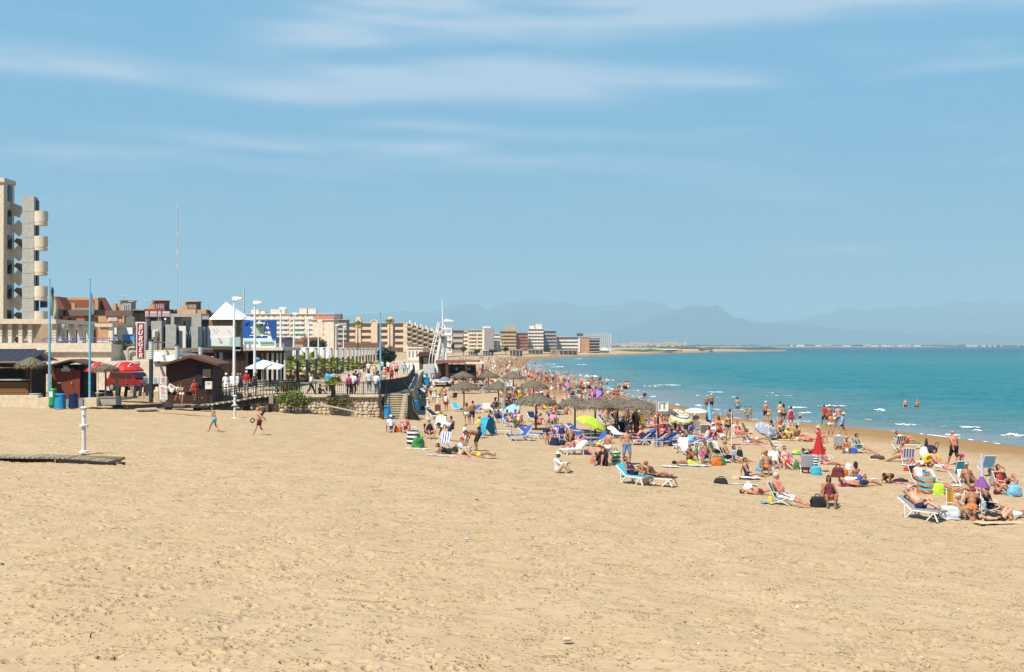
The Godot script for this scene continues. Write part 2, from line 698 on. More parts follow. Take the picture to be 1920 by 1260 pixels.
func build_town():
	var cream := wall(.74, .65, .53)
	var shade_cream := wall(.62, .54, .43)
	var grey := wall(.47, .475, .45)
	var black := dark_glass()
	# the stair tower at the left edge
	var t := thing("tower_block", "tall cream and grey stair tower with stacked round balconies", "building")
	part("stair_pier", bx(-62.16, 6.17, -132.8, -58.15, 25.63, -130), cream, t)
	part("cap", bx(-62.27, 25.6, -132.9, -58, 26.09, -129.8), cream, t)
	for k in 6:
		var y := 25.41 - k * 2.88
		part("window", S().span(V(-58.08 - .3, y - 1.75 + (.15 if k else -.1), -132.0), V(-58.08 + .02, y, -131.0)), black, t)
	for k in 5:
		var y := 20.3 - k * 2.88
		var up := S()
		up.bar(V(-57.74, y - .3, -132.0), V(-56.81, y + .75, -132.0), .15, 1.35)
		part("stair_parapet", up, cream, t)
		var back := S()
		back.bar(V(-57.93, y - 1.05, -133.2), V(-56.75, y - 2.0, -133.2), 1.3, .5)
		part("stair_flight", back, wall(.30, .20, .14), t)  # shadow on the back flight is put into its brown colour
	var top := S()
	top.bar(V(-58.17, 22.82, -132.0), V(-57, 22.39, -132.0), .4, 1.35)
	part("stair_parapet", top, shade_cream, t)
	var cuts := [368.0, 397.0, 420.0, 445.0, 466.0, 492.0, 513.0, 538.0, 560.0, 585.0, 607.0, 640.0]
	for k in cuts.size() - 1:
		var y0: float = 6.9 + (648.0 - cuts[k + 1]) * 130.0 / 2133.0 + .03
		var y1: float = 6.9 + (648.0 - cuts[k]) * 130.0 / 2133.0
		part("concrete_panel", S().span(V(-56.01, y0, -130.6), V(-54.67, y1, -130.0)), grey, t)
	part("slab_core", bx(-56.03, 6.17, -131.3, -54.78, 23.93, -130.1), wall(.42, .42, .40), t)
	part("glazed_recess", S().span(V(-54.68 - .2, 3, -131.2), V(-54.68 + .12, 23.62, -130.65)), black, t)
	for k in 5:
		var y := 20.66 - k * 2.86
		var b := S()
		b.lathe(V(-53.97, y, -130.3), [[.0, .0], [.70, .0], [.72, .3], [.69, .34], [.74, .36], [.74, 1.62], [.66, 1.62], [.66, .5], [.0, .5]], 20)
		var bal := part("balcony", b, cream, t)
		part("spout", S().rod(V(-53.97 + .7, y + .35, -130.2), V(-53.97 + .95, y + .32, -130.1), .04), paint(.8, .8, .8), bal)
	var win := part("window", bx(-54.45, 11.27, -131.4, -53.59, 12.07, -131.2), paint(.75, .75, .72), t)
	part("pane", bx(-54.36, 11.33, -131.25, -53.63, 12, -131.15), black, win)
	# the terrace with pergolas over the cabins
	t = thing("terrace_building", "long cream terrace building with concrete pergola and blue railing", "building")
	part("wall", bx(-46.34, 1.86, -105, -33.84, 6.99, -96), cream, t)
	part("parapet", bx(-46.28, 6.36, -96.15, -33.75, 7.12, -95.85), wall(.78, .69, .56), t)
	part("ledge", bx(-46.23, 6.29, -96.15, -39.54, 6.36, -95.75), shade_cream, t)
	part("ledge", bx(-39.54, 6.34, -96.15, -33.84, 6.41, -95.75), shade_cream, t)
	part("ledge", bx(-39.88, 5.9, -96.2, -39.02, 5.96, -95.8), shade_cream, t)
	part("beam", bx(-46.31, 8.74, -96.9, -38.45, 9.15, -95.9), cream, t)
	part("beam", S().span(V(-38.48 - .8, 8.79, -105.5), V(-38.48, 9.11, -96.95)), cream, t)
	for q in [.0, 18.5, 38.0, 56.0, 101.5]:
		var x: float = (q - 960.0) * 96.2 / 2133.0
		var col := part("column", S().span(V(x - .16, 7.04, -96.6), V(x + .16, 8.75, -96.2)), cream, t)
		var br := S()
		br.prism(PackedVector2Array([Vector2(.16, .45), Vector2(.75, 1.68), Vector2(.16, 1.68)]), V(x, 7.04, -96.6), I3, .25)
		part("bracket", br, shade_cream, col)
		for s in 3:
			part("band", S().span(V(x - .18, 8.25 - s * .22, -96.62), V(x + .18, 8.25 - s * .22 + .08, -96.17)), wall(.72, .64, .52), col)
	for k in 4:
		var z := -98.2 - k * 2.1
		var col := part("column", S().span(V(-38.48 - .55, 7.04, z - .25), V(-38.48 - .05, 8.79, z + .25)), cream, t)
		part("capital", S().span(V(-38.48 - .75, 8.43, z - .4), V(-38.48 + .02, 8.66, z + .4)), wall(.66, .58, .47), col)
	part("beam", bx(-39.69, 8.61, -105.4, -36.7, 8.93, -104.5), wall(.68, .6, .49), t)
	part("beam", S().span(V(-36.7 - .8, 8.61, -112.0), V(-36.7, 8.91, -105.5)), cream, t)
	for k in 4:
		var z := -104.9 - k * 2.2
		part("column", S().span(V(-36.7 - .45, 6.95, z - .22), V(-36.7 - .05, 8.66, z + .22)), cream, t)
	part("back_wall", bx(-45.15, 6.8, -107.4, -39.23, 9.01, -107), wall(.50, .36, .26), t)
	for q in [[118, 128], [139, 149], [160, 178]]:
		part("opening", S().span(V((q[0] - 960.0) * 106.9 / 2133.0, 7.05, -107.1), V((q[1] - 960.0) * 106.9 / 2133.0, 8.4, -106.9)), black, t)
	var rail := S()
	rail.rod(V(-39.7, 7.26, -95.9), V(-39.39, 7.53, -95.9), .03).rod(V(-39.39, 7.53, -95.9), V(-33.41, 7.53, -95.9), .03).rod(V(-39.39, 7.33, -95.9), V(-33.41, 7.33, -95.9), .02)
	for q in 12:
		var x: float = (84 + q * 12.1 - 960.0) * 95.9 / 2133.0
		rail.rod(V(x, 7.12, -95.9), V(x, 7.53, -95.9), .02)
	part("railing", rail, paint(.05, .08, .42, .4), t)
	for q in [[90, 99], [123, 133], [146, 156], [181, 205]]:
		part("terrace_table", S().span(V((q[0] - 960.0) * 99.0 / 2133.0, 7.22, -100), V((q[1] - 960.0) * 99.0 / 2133.0, 7.34, -99)), paint(.6, .6, .58), t)
	part("blue_screen", bx(-37.92, 7.25, -108.2, -35.85, 7.96, -108), paint(.16, .36, .75), t)
	for q in [-37.87, -37.27, -36.56]:
		part("window", S().span(V(q, 7.96, -108.1), V(q + .55, 8.62, -107.9)), paint(.8, .8, .8), t)
	t = thing("annex_wall", "low cream wall block beside the terrace building with drain pipe", "building")
	part("wall", bx(-34.07, 2.42, -103.5, -29.09, 6.48, -98.5), wall(.74, .66, .54), t)
	part("lower_wall", bx(-37.48, 2.57, -98.1, -28.65, 5.61, -95.2), wall(.76, .69, .57), t)
	part("passage", bx(-34.59, 5.56, -98.6, -34, 6.48, -98.4), wall(.12, .10, .09), t)
	part("drain_pipe", S().path([V(-33.19, 5.52, -98.2), V(-33.19, 6.58, -98.2), V(-32.96, 6.74, -98.2), V(-32.55, 6.74, -98.2)], .11), wall(.55, .53, .49), t)
	var sl := S()
	sl.prism(PackedVector2Array([Vector2(0, 0), Vector2(4.6, -1.2), Vector2(4.6, -1.45), Vector2(0, -1.45)]), V(-30.56, 6.31, -97), I3, 4.0)
	part("sloping_roof", sl, paint(.82, .82, .80), t)
	part("ledge", bx(-29.97, 5.48, -96, -28.41, 5.56, -95), wall(.2, .16, .12), t)
	part("planter_wall", bx(-34.44, 6.48, -100, -32.86, 7.09, -99), wall(.30, .27, .25), t)
	var lv := foliage_bits(3, 260, V(1.3, .3, .3), .12)
	part("plants", lv, leaf_paint(.07, .13, .03), t).position = V(-33.56, 7.15, -98.6)
	part("air_unit", bx(-31.52, 5.38, -95.5, -31.2, 5.61, -95.1), wall(.5, .5, .48), t)
	# the sign
	t = thing("burger_sign", "tall red sign with white letters reading BURGER", "sign")
	part("panel", bx(-30.45, 5.82, -92.38, -29.74, 8.8, -92.2), paint(.80, .76, .74, .5), t)
	part("face", bx(-30.37, 5.88, -92.19, -29.8, 8.72, -92.17), paint(.42, .012, .03, .45), t)
	part("arm", bx(-30.24, 7.12, -98.6, -30.06, 7.25, -92.4), paint(.3, .3, .3), t)
	var word := "BURGER"
	for k in 6:
		var o := letters(word[k], .54, .03, paint(.85, .85, .85, .5), t, V(-30.07, 8.39 - k * .456, -92.13), "letter", "Droid Sans", true)
		o.transform.basis = Basis(V(1.05, 0, 0), V(.16, 1, 0), V(0, 0, 1))
	# grey concrete blocks
	t = thing("concrete_block_house", "modern house of plain grey concrete blocks with shaded right sides painted black", "building")
	part("block", bx(-37.12, 5.43, -113.8, -35.97, 9.26, -112), grey, t)
	part("slot", bx(-36.15, 5.42, -112.8, -35.69, 8.85, -112.6), black, t)  # shade on the right sides of the blocks, put in as black sheets
	part("block", bx(-35.7, 5.53, -114.1, -34.66, 9.33, -112.5), grey, t)
	part("slot", bx(-34.86, 5.63, -113.4, -34.45, 8.81, -113.2), black, t)
	part("block", bx(-33.67, 6.64, -111.7, -32.64, 8.95, -110.5), grey, t)
	part("slot", bx(-32.78, 6.8, -111.2, -32.42, 8.62, -111), black, t)
	part("beam", bx(-33.91, 9.76, -116, -30.89, 10.08, -113), grey, t)
	part("jamb", bx(-33.91, 8.97, -116, -33.57, 9.76, -113), grey, t)
	part("block", bx(-31.84, 8.78, -116, -30.89, 9.76, -113), grey, t)
	part("slot", S().span(V(-30.89 - .1, 8.82, -115.8), V(-30.89 + .02, 9.88, -113.3)), black, t)  # shaded right side of this block, painted black
	part("back_wall", bx(-34.77, 6.57, -117.4, -32.92, 9.86, -117), wall(.17, .07, .05), t)
	part("pier", bx(-34.3, 9.08, -116.8, -33.7, 9.74, -116.5), wall(.40, .33, .29), t)
	part("block", bx(-31.47, 6.53, -113.1, -30.79, 8.75, -111.5), grey, t)
	part("block", bx(-31.23, 6.53, -114.6, -30.63, 8.77, -113.2), wall(.33, .34, .34), t)
	part("slot", bx(-31.14, 6.79, -112.9, -30.86, 8.7, -112.8), black, t)
	part("stair_panel", bx(-32.49, 6.59, -111.1, -31.82, 8.82, -110.9), paint(.75, .74, .70), t)
	for k in 15:
		part("grille_bar", S().span(V(-32.47, 6.69 + k * .115, -110.9), V(-32.16, 6.69 + k * .115 + .05, -110.82)), paint(.1, .1, .1), t)
	part("glass_front", bx(-32.08, 6.69, -111.9, -31.56, 9.42, -111.8), paint(.06, .08, .11, .1), t)
	var fr := S()
	fr.bar(V(-31.76, 6.9, -111.6), V(-31.5, 8.78, -111.6), .12, .05)
	fr.bar(V(-32.13, 8.84, -111.6), V(-31.76, 7.74, -111.6), .12, .05)
	part("glass_edge", fr, paint(.45, .55, .65, .3), t)
	var cabinet := part("meter_box", bx(-35.49, 7.74, -112.5, -34.96, 8.43, -112.3), paint(.75, .75, .74), t)
	part("box_door", bx(-35.26, 7.79, -112.31, -35, 8.32, -112.25), paint(.25, .2, .22), cabinet)
	part("conduit", S().rod(V(-35.2, 7.74, -112.3), V(-35.19, 5.43, -112.3), .04).rod(V(-35.07, 7.74, -112.3), V(-35.06, 5.43, -112.3), .04), paint(.5, .32, .22), t)
	part("terrace_edge", bx(-32.5, 6.3, -109, -27.23, 6.68, -106), wall(.30, .26, .21), t)
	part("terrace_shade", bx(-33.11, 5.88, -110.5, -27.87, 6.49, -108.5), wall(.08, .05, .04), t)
	roof_houses()
	# lattice mast
	var mast := thing("radio_mast", "very tall thin lattice radio mast behind the brick houses", "mast")
	var legs := S()
	var foot := V(-123.78, 18.32, -420)
	var lift := 59.72 - foot.y
	for a in 3:
		var o := V(sin(a * TAU / 3), 0, cos(a * TAU / 3)) * .2
		legs.rod(foot + o + V(0, -14, 0), foot + o + V(0, lift, 0), .035, .035, 5)
	part("lattice_leg", legs, paint(.6, .66, .72), mast)
	var ties := S()
	for k in 46:
		var y := k * lift / 46.0
		for a in 3:
			var o := V(sin(a * TAU / 3), 0, cos(a * TAU / 3)) * .2
			var q := V(sin((a + 1) * TAU / 3), 0, cos((a + 1) * TAU / 3)) * .2
			ties.rod(foot + o + V(0, y, 0), foot + q + V(0, y + lift / 46.0, 0), .03, .03, 4, false)
	part("bracing", ties, paint(.6, .66, .72), mast)
	for q in [[.44, .9], [.56, 1.2], [.72, .8], [.97, .5]]:
		part("antenna", S().span(foot + V(.2, lift * q[0] - q[1], -.2), foot + V(.6, lift * q[0] + q[1], .2)), paint(.55, .57, .62), mast)
	for q in [[457.0, 538.0, 250.0, .26], [337.5, 551.0, 260.0, .12], [391.0, 570.0, 200.0, .1]]:
		var m2 := thing("aerial_pole", ["grey pole rising behind the white pyramid roof", "thin aerial pole just right of the radio mast's foot", "short white aerial pole beside the orange gable"][[457.0, 337.5, 391.0].find(q[0])], "pole")
		var x: float = (q[0] - 960.0) * q[2] / 2133.0
		part("pole", S().rod(V(x, 2.5, -q[2]), V(x, 6.9 + (648.0 - q[1]) * q[2] / 2133.0, -q[2]), q[3], q[3] * .6), paint(.5, .48, .48), m2)
	# the white pyramid roof over the round stone house, and its poster wall
	t = thing("pyramid_roof_house", "stone house under a white pyramid roof with a pale poster wall", "building")
	var py := S()
	var apex := V(-29.91, 11.48, -119)
	var cs := [V(-31.08, 9.58, -116.5), V(-27.53, 9.58, -116.5), V(-27.53, 9.58, -116.5) + V(0, 0, -5), V(-31.08, 9.58, -116.5) + V(0, 0, -5)]
	for k in 4:
		py.tri(cs[k], cs[(k + 1) % 4], apex)
	py.quad(cs[3], cs[2], cs[1], cs[0])
	part("roof", py, paint(.86, .87, .88, .6), t)
	var stone := rubble_paint()
	part("wall", bx(-31.51, 6.24, -121.5, -27.99, 9.57, -117.5), stone, t)
	part("bowed_wall", S().lathe(V(-28.5, 6.51, -118.5), [[.62, -3.0], [.62, 2.4]], 16), stone, t)
	part("gutter_band", bx(-29.98, 9.45, -117.2, -27.63, 9.67, -116.9), wall(.35, .28, .18), t)
	part("poster_wall", bx(-30.52, 6.77, -114.2, -27.9, 8.88, -114), paint(.80, .77, .75), t)
	part("poster_strip", bx(-30.5, 6.85, -114, -27.94, 7.75, -113.95), paint(.72, .79, .76), t)
	for q in [[400, 617, 3, 1.6], [404, 621, 4, 1.2], [407, 616.5, 2, 2.0], [428, 619, 2.5, 2.2], [432, 623, 3, 1.4], [410, 634, 3, 2.0], [413, 637, 4, 1.6], [414, 641, 6, 2.6]]:
		var c := V((q[0] - 960.0) * 113.9 / 2133.0, 6.9 + (648.0 - q[1]) * 113.9 / 2133.0, -113.9)
		part("printed_mark", S().ball(c, V(q[2] * .027, q[3] * .027, .012)), paint(.62, .42, .40), t)
	part("glass_screen", bx(-28.15, 6.79, -113.54, -27.14, 7.75, -113.5), paint(.45, .58, .55, .2), t)
	# the blue billboard
	t = thing("blue_billboard", "large blue billboard with green and white ringed emblem and pale strip", "billboard")
	part("board", bx(-24.86, 7.59, -105.25, -22.62, 9.21, -105), paint(.008, .13, .42, .5), t)
	var wing := S()
	wing.prism(PackedVector2Array([Vector2(0, 0), Vector2(.85, .02), Vector2(.85, -1.72), Vector2(.45, -1.72)]), V(-22.57, 9.23, -104.8), I3, .2)
	part("board_wing", wing, paint(.01, .10, .36, .5), t)
	part("strip", bx(-24.81, 6.8, -105.1, -21.79, 7.58, -104.9), paint(.62, .76, .84, .5), t)
	part("strip_foot", bx(-24.77, 6.65, -105, -21.78, 6.95, -104.85), paint(.80, .78, .74, .5), t)
	var disc := part("emblem", S().rod(V(-23.33, 8.43, -104.99), V(-23.32, 8.43, -104.93), .66, .66, 28), paint(.45, .62, .36), t)
	part("emblem_band", S().lathe(V(-23.31, 8.79, -104.9), [[.02, -.09], [.34, -.09], [.34, .09], [.02, .09]], 14), paint(.06, .13, .05), disc)
	part("emblem_top", S().ball(V(-23.32, 8.97, -104.92), V(.34, .12, .03)), paint(.75, .8, .5), disc)
	part("emblem_figure", S().ball(V(-23.42, 8.42, -104.92), V(.26, .22, .03)), paint(.62, .66, .62), disc)
	part("emblem_figure", S().ball(V(-23.32, 8.23, -104.92), V(.3, .16, .035)), paint(.55, .45, .40), disc)
	for k in 9:
		var a := PI / 2 + k * TAU / 9.0
		part("emblem_dot", S().ball(V(-23.33, 8.43, -104.96) + V(cos(a) * .72, sin(a) * .68, 0), V(.085, .085, .03)), paint(.85, .85, .85), disc)
	part("caption_line", bx(-24.21, 7.8, -104.97, -22.54, 7.88, -104.95), paint(.8, .82, .85), t)
	for q in [[457, 639.5, 483, 641.6, 0], [488, 641, 514, 643, 1], [488, 645, 513, 647, 2]]:
		for k in 8:
			var w: float = (q[2] - q[0]) / 8.0
			var x: float = (q[0] + k * w - 960.0) * 104.8 / 2133.0
			part("print", S().span(V(x, 6.9 + (648.0 - q[3]) * 104.8 / 2133.0, -104.85), V(x + w * .036, 6.9 + (648.0 - q[1]) * 104.8 / 2133.0, -104.78)), paint([.35, .1, .45][q[4]], [.45, .22, .62][q[4]], [.25, .12, .28][q[4]]), t)
	part("bracing", S().bar(V(-24.84, 9.31, -104.7), V(-24.45, 9.55, -104.7), .06, .06).bar(V(-24.69, 9.26, -104.7), V(-24.45, 9.55, -104.7), .06, .06), paint(.6, .6, .6), t)
	part("support", bx(-24.73, 2.86, -105.4, -24.54, 6.8, -105.1), paint(.3, .3, .3), t)
	part("support", bx(-22.21, 2.86, -105.4, -22.02, 6.8, -105.1), paint(.3, .3, .3), t)

func rubble_paint() -> StandardMaterial3D:
	if not paints.has("rubble"):
		var m := StandardMaterial3D.new()
		m.albedo_color = base(.5, .4, .28)
		var f := noise(FastNoiseLite.TYPE_CELLULAR, .03, 6, 2)
		f.cellular_return_type = FastNoiseLite.RETURN_CELL_VALUE
		m.albedo_texture = noise_map(512, f, Color(.62, .58, .52), Color(1, 1, 1))
		m.roughness = .9
		m.uv1_triplanar = true
		m.uv1_world_triplanar = true
		m.uv1_scale = Vector3.ONE * .35
		paints["rubble"] = m
	return paints["rubble"]

func roof_houses():
	var orange := wall(.52, .27, .14)
	var light := wall(.62, .40, .24)
	var brick := wall(.26, .085, .045)
	var tile := wall(.20, .15, .12, 1.2)
	var red := paint(.35, .05, .04)
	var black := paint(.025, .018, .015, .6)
	var t := thing("brick_house", "orange brick house with open square roof loggia", "building")
	part("wall", bx(-60.47, 5.7, -162, -53.74, 10.84, -150), wall(.50, .22, .11), t)
	part("loggia_beam", bx(-59.98, 12.99, -152.8, -55.32, 13.32, -152), light, t)
	part("loggia_post", bx(-59.98, 11.6, -152.8, -59.59, 13.03, -152), light, t)
	part("loggia_post", bx(-55.74, 11.6, -152.8, -55.32, 13.03, -152), light, t)
	part("loggia_back", bx(-60.71, 11.54, -154.8, -56.37, 13.28, -154.5), wall(.36, .13, .05), t)
	part("chimney", bx(-58.49, 11.5, -151.6, -58.03, 12.56, -151), light, t)
	part("roof_wall", bx(-59.14, 10.83, -150.2, -55.28, 11.61, -149.8), tile, t)
	part("coping", bx(-57.68, 11.62, -150.6, -55.36, 11.9, -150.2), wall(.42, .36, .32), t)
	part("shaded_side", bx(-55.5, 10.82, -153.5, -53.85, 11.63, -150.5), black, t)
	var gable := S()
	gable.prism(PackedVector2Array([Vector2(0, 0), Vector2(.8, 0), Vector2(1.9, -1.85), Vector2(0, -1.85)]), V(-55.68, 13.36, -153), I3, .5)
	part("sloping_wall", gable, brick, t)
	var g2 := S()
	g2.prism(PackedVector2Array([Vector2(0, 0), Vector2(.7, 0), Vector2(1.7, -1.75), Vector2(0, -1.75)]), V(-60.23, 13.33, -149), I3, 3)
	part("sloping_wall", g2, brick, t)
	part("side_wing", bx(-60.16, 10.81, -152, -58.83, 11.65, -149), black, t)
	part("window", bx(-58.55, 10.24, -150.1, -57.5, 10.48, -149.9), black, t)
	part("downpipe", bx(-59.56, 10.06, -150, -59.39, 10.76, -149.8), black, t)
	part("recess", bx(-56.37, 10.06, -150.1, -54.54, 10.77, -149.9), wall(.09, .03, .02), t)
	t = thing("brick_house", "orange house with white shuttered window and red roofed dormer", "building")
	part("wall", bx(-53.84, 6.07, -153, -50.24, 10.72, -148), light, t)
	part("roof_wall", bx(-52.88, 10.71, -148.2, -49.35, 11.47, -147.8), tile, t)
	part("downpipe", bx(-50.59, 9.39, -148.1, -50.38, 10.71, -147.8), light, t)
	var w := part("window", bx(-52.5, 10.06, -148.1, -51.32, 10.54, -147.9), paint(.82, .80, .76), t)
	for k in 4:
		part("shutter_slat", S().span(V(-52.43, 10.09 + k * .115, -147.9), V(-51.31, 10.09 + k * .115 + .07, -147.83)), paint(.70, .68, .63), w)
	part("sill_wall", bx(-53.74, 9.53, -148, -50.56, 9.98, -147.7), wall(.48, .2, .1), t)
	part("grey_bay", bx(-50.07, 9.39, -150.5, -48.97, 10.63, -147.5), wall(.22, .22, .21), t)
	dormer(t, 217.0, 245.0, 564.5, 583.0, 150.0, light, wall(.45, .46, .48), red)
	part("chimney", bx(-52.54, 11.46, -150.2, -52.09, 12.44, -149.5), light, t)
	aerial(t, V(-51.21, 13.65, -150), 1.4)
	aerial(t, V(-49.56, 12.8, -148), 1.6)
	t = thing("brick_house", "dark red house with glazed veranda and brick dormer", "building")
	part("wall", bx(-49.66, 6.06, -154, -44.72, 11.44, -149), wall(.10, .045, .035), t)
	part("roof", bx(-48.02, 11.39, -151.4, -45.3, 11.7, -148.4), red, t)
	part("coping", bx(-49.54, 11.5, -149.1, -48.08, 11.67, -148.6), light, t)
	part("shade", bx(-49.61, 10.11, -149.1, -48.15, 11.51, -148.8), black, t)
	for q in [[272, 278], [281, 293.5], [296, 301.5], [304.5, 317.5]]:
		var w2 := part("window", S().span(V((q[0] - 960.0) * 148.3 / 2133.0, 10.66, -148.8), V((q[1] - 960.0) * 148.3 / 2133.0, 11.36, -148.3)), paint(.75, .62, .62), t)
		part("pane", S().span(V((q[0] + .8 - 960.0) * 148.3 / 2133.0, 10.73, -148.4), V((q[1] - .8 - 960.0) * 148.3 / 2133.0, 11.22, -148.27)), paint(.42, .42, .48, .2), w2)
	part("pillar", bx(-47.91, 10.1, -149, -47.35, 10.66, -148.5), wall(.3, .2, .17), t)
	part("pillar", bx(-46.37, 10.1, -149, -45.75, 10.66, -148.5), wall(.3, .2, .17), t)
	part("dark_door", bx(-45.44, 9.68, -148.7, -44.67, 10.66, -148.4), black, t)
	part("satellite_dish", S().ball(V(-45.11, 10.34, -148), V(.15, .15, .05)), paint(.85, .85, .85), t)
	dormer(t, 276.0, 309.0, 564.5, 580.0, 150.0, light, brick, red)
	aerial(t, V(-48.12, 12.95, -150), .9)
	t = thing("brick_house", "peach house with two pale gables and a brick dormer", "building")
	part("wall", bx(-46.32, 6.04, -156, -40.7, 11.39, -152), light, t)
	part("gable", bx(-44.67, 11.13, -153.7, -42.18, 11.74, -151.7), wall(.66, .46, .30), t)
	part("gable", bx(-46.23, 11.17, -153.9, -45.02, 11.74, -151.9), light, t)
	part("gable", bx(-42, 10.46, -153.8, -40.86, 11.7, -151.8), wall(.62, .38, .2), t)
	var g3 := S()
	g3.prism(PackedVector2Array([Vector2(0, 0), Vector2(.1, 0), Vector2(.45, -1.1), Vector2(.45, -3.5), Vector2(0, -3.5)]), V(-40.86, 11.67, -151.8), I3, 2)
	part("sloping_wall", g3, brick, t)
	dormer(t, 338.0, 369.0, 566.0, 580.0, 153.5, light, brick, light)

func dormer(t: Node3D, q0: float, q1: float, p0: float, p1: float, d: float, side: Material, front: Material, roof: Material):
	var k := d / 2133.0
	var x0 := (q0 - 960.0) * k
	var x1 := (q1 - 960.0) * k
	var y0 := 6.9 + (648.0 - p1) * k
	var y1 := 6.9 + (648.0 - p0) * k
	var mid := lerpf(x0, x1, .42)
	var b := part("dormer", S().span(V(mid, y0, -d - 2), V(x1, y1, -d)), front, t)
	var cheek := S()
	cheek.prism(PackedVector2Array([Vector2(x0, y0), Vector2(mid, y0), Vector2(mid, y1 - .05), Vector2(lerpf(x0, mid, .65), y1 - .1)]), V(0, 0, -d - .1), I3, 1.8)
	part("dormer_cheek", cheek, side, b)
	part("window", S().span(V(lerpf(mid, x1, .2), lerpf(y0, y1, .12), -d - .1), V(lerpf(mid, x1, .82), lerpf(y0, y1, .6), -d + .03)), paint(.16, .2, .24, .15), b)
	for f in [.2, .41, .62, .82]:
		var x := lerpf(mid, x1, f)
		part("window_bar", S().span(V(x - .03, lerpf(y0, y1, .1), -d - .1), V(x + .03, lerpf(y0, y1, .62), -d + .06)), paint(.7, .7, .7), b)
	part("dormer_roof", S().span(V(lerpf(x0, mid, .6), y1, -d - 2.2), V(x1 + .15, y1 + .1, -d + .15)), roof, b)

func aerial(t: Node3D, top: Vector3, high: float):
	var a := S()
	a.rod(top - V(0, high, 0), top, .025, .025, 5)
	for k in 5:
		a.rod(top + V(-.4, -.1 - .02 * k, (k - 2) * .12), top + V(.4, -.1 - .02 * k, (k - 2) * .12), .015, .015, 4)
	part("aerial", a, paint(.5, .45, .4), t)


# ------------------------------------------------------------------ blocks of flats along the bay

# body set back, slabs and parapets proud; x0..x1 wide, top y, at depth d
func flats(called: String, label: String, x0: float, x1: float, top: float, d: float, deep: float, floors: int, bays: int, body: Material, para: Material, opts := {}) -> Node3D:
	var t := thing(called, label, "building")
	var foot: float = opts.get("foot", 2.6)
	var h := (top - foot) / floors
	var out: float = opts.get("out", .75)
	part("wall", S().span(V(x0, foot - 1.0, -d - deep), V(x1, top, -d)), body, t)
	var glass := paint(.33, .3, .29, .3)
	var w := (x1 - x0) / bays
	var pane := S().box(Vector3.ZERO, V(w * opts.get("wide", .42), h * opts.get("tall", .5), .12)).mesh(glass)
	var awn: Array = opts.get("awnings", [])
	for f in floors:
		var y := foot + f * h
		if f >= opts.get("from", 0):
			for k in bays:
				if (k * 7 + f * 3) % 11 == 4 and bays > 6:
					continue
				var o := part("window", pane, null, t)
				o.position = V(x0 + (k + .5) * w, y + h * .52, -d)
		if out > .0 and f > 0:
			for s in opts.get("strips", [[.0, 1.0]]):
				var a := lerpf(x0, x1, s[0])
				var b := lerpf(x0, x1, s[1])
				var bal := part("balcony", S().span(V(a, y - .12 * h, -d - .02), V(b, y + .04 * h, -d + out)), para, t)
				part("parapet", S().span(V(a, y + .04 * h, -d + out - .15), V(b, y + .36 * h, -d + out)), para, bal)
		for q in awn:
			if q[1] == f:
				part("awning", S().span(V(x0 + q[0] * w, y + h * .45, -d), V(x0 + (q[0] + 1) * w, y + h * .85, -d + out + .1)), q[2], t)
	# the side that faces the sea
	if opts.get("side", 0) > 0:
		var n: int = opts.side
		var pane2 := S().box(Vector3.ZERO, V(.12, h * .55, deep / n * .5)).mesh(glass)
		for f in floors:
			for k in n:
				part("window", pane2, null, t).position = V(x1, foot + (f + .52) * h, -d - (k + .5) * deep / n)
	part("roof_edge", S().span(V(x0 - .3, top, -d - deep), V(x1 + .3, top + .3, -d + maxf(out, .3))), opts.get("roof", para), t)
	for q in opts.get("boxes", []):      # [from, to, height] on the roof
		part("roof_house", S().span(V(lerpf(x0, x1, q[0]), top + .3, -d - deep * .6), V(lerpf(x0, x1, q[1]), top + .3 + q[2], -d - 1.0)), body, t)
	return t

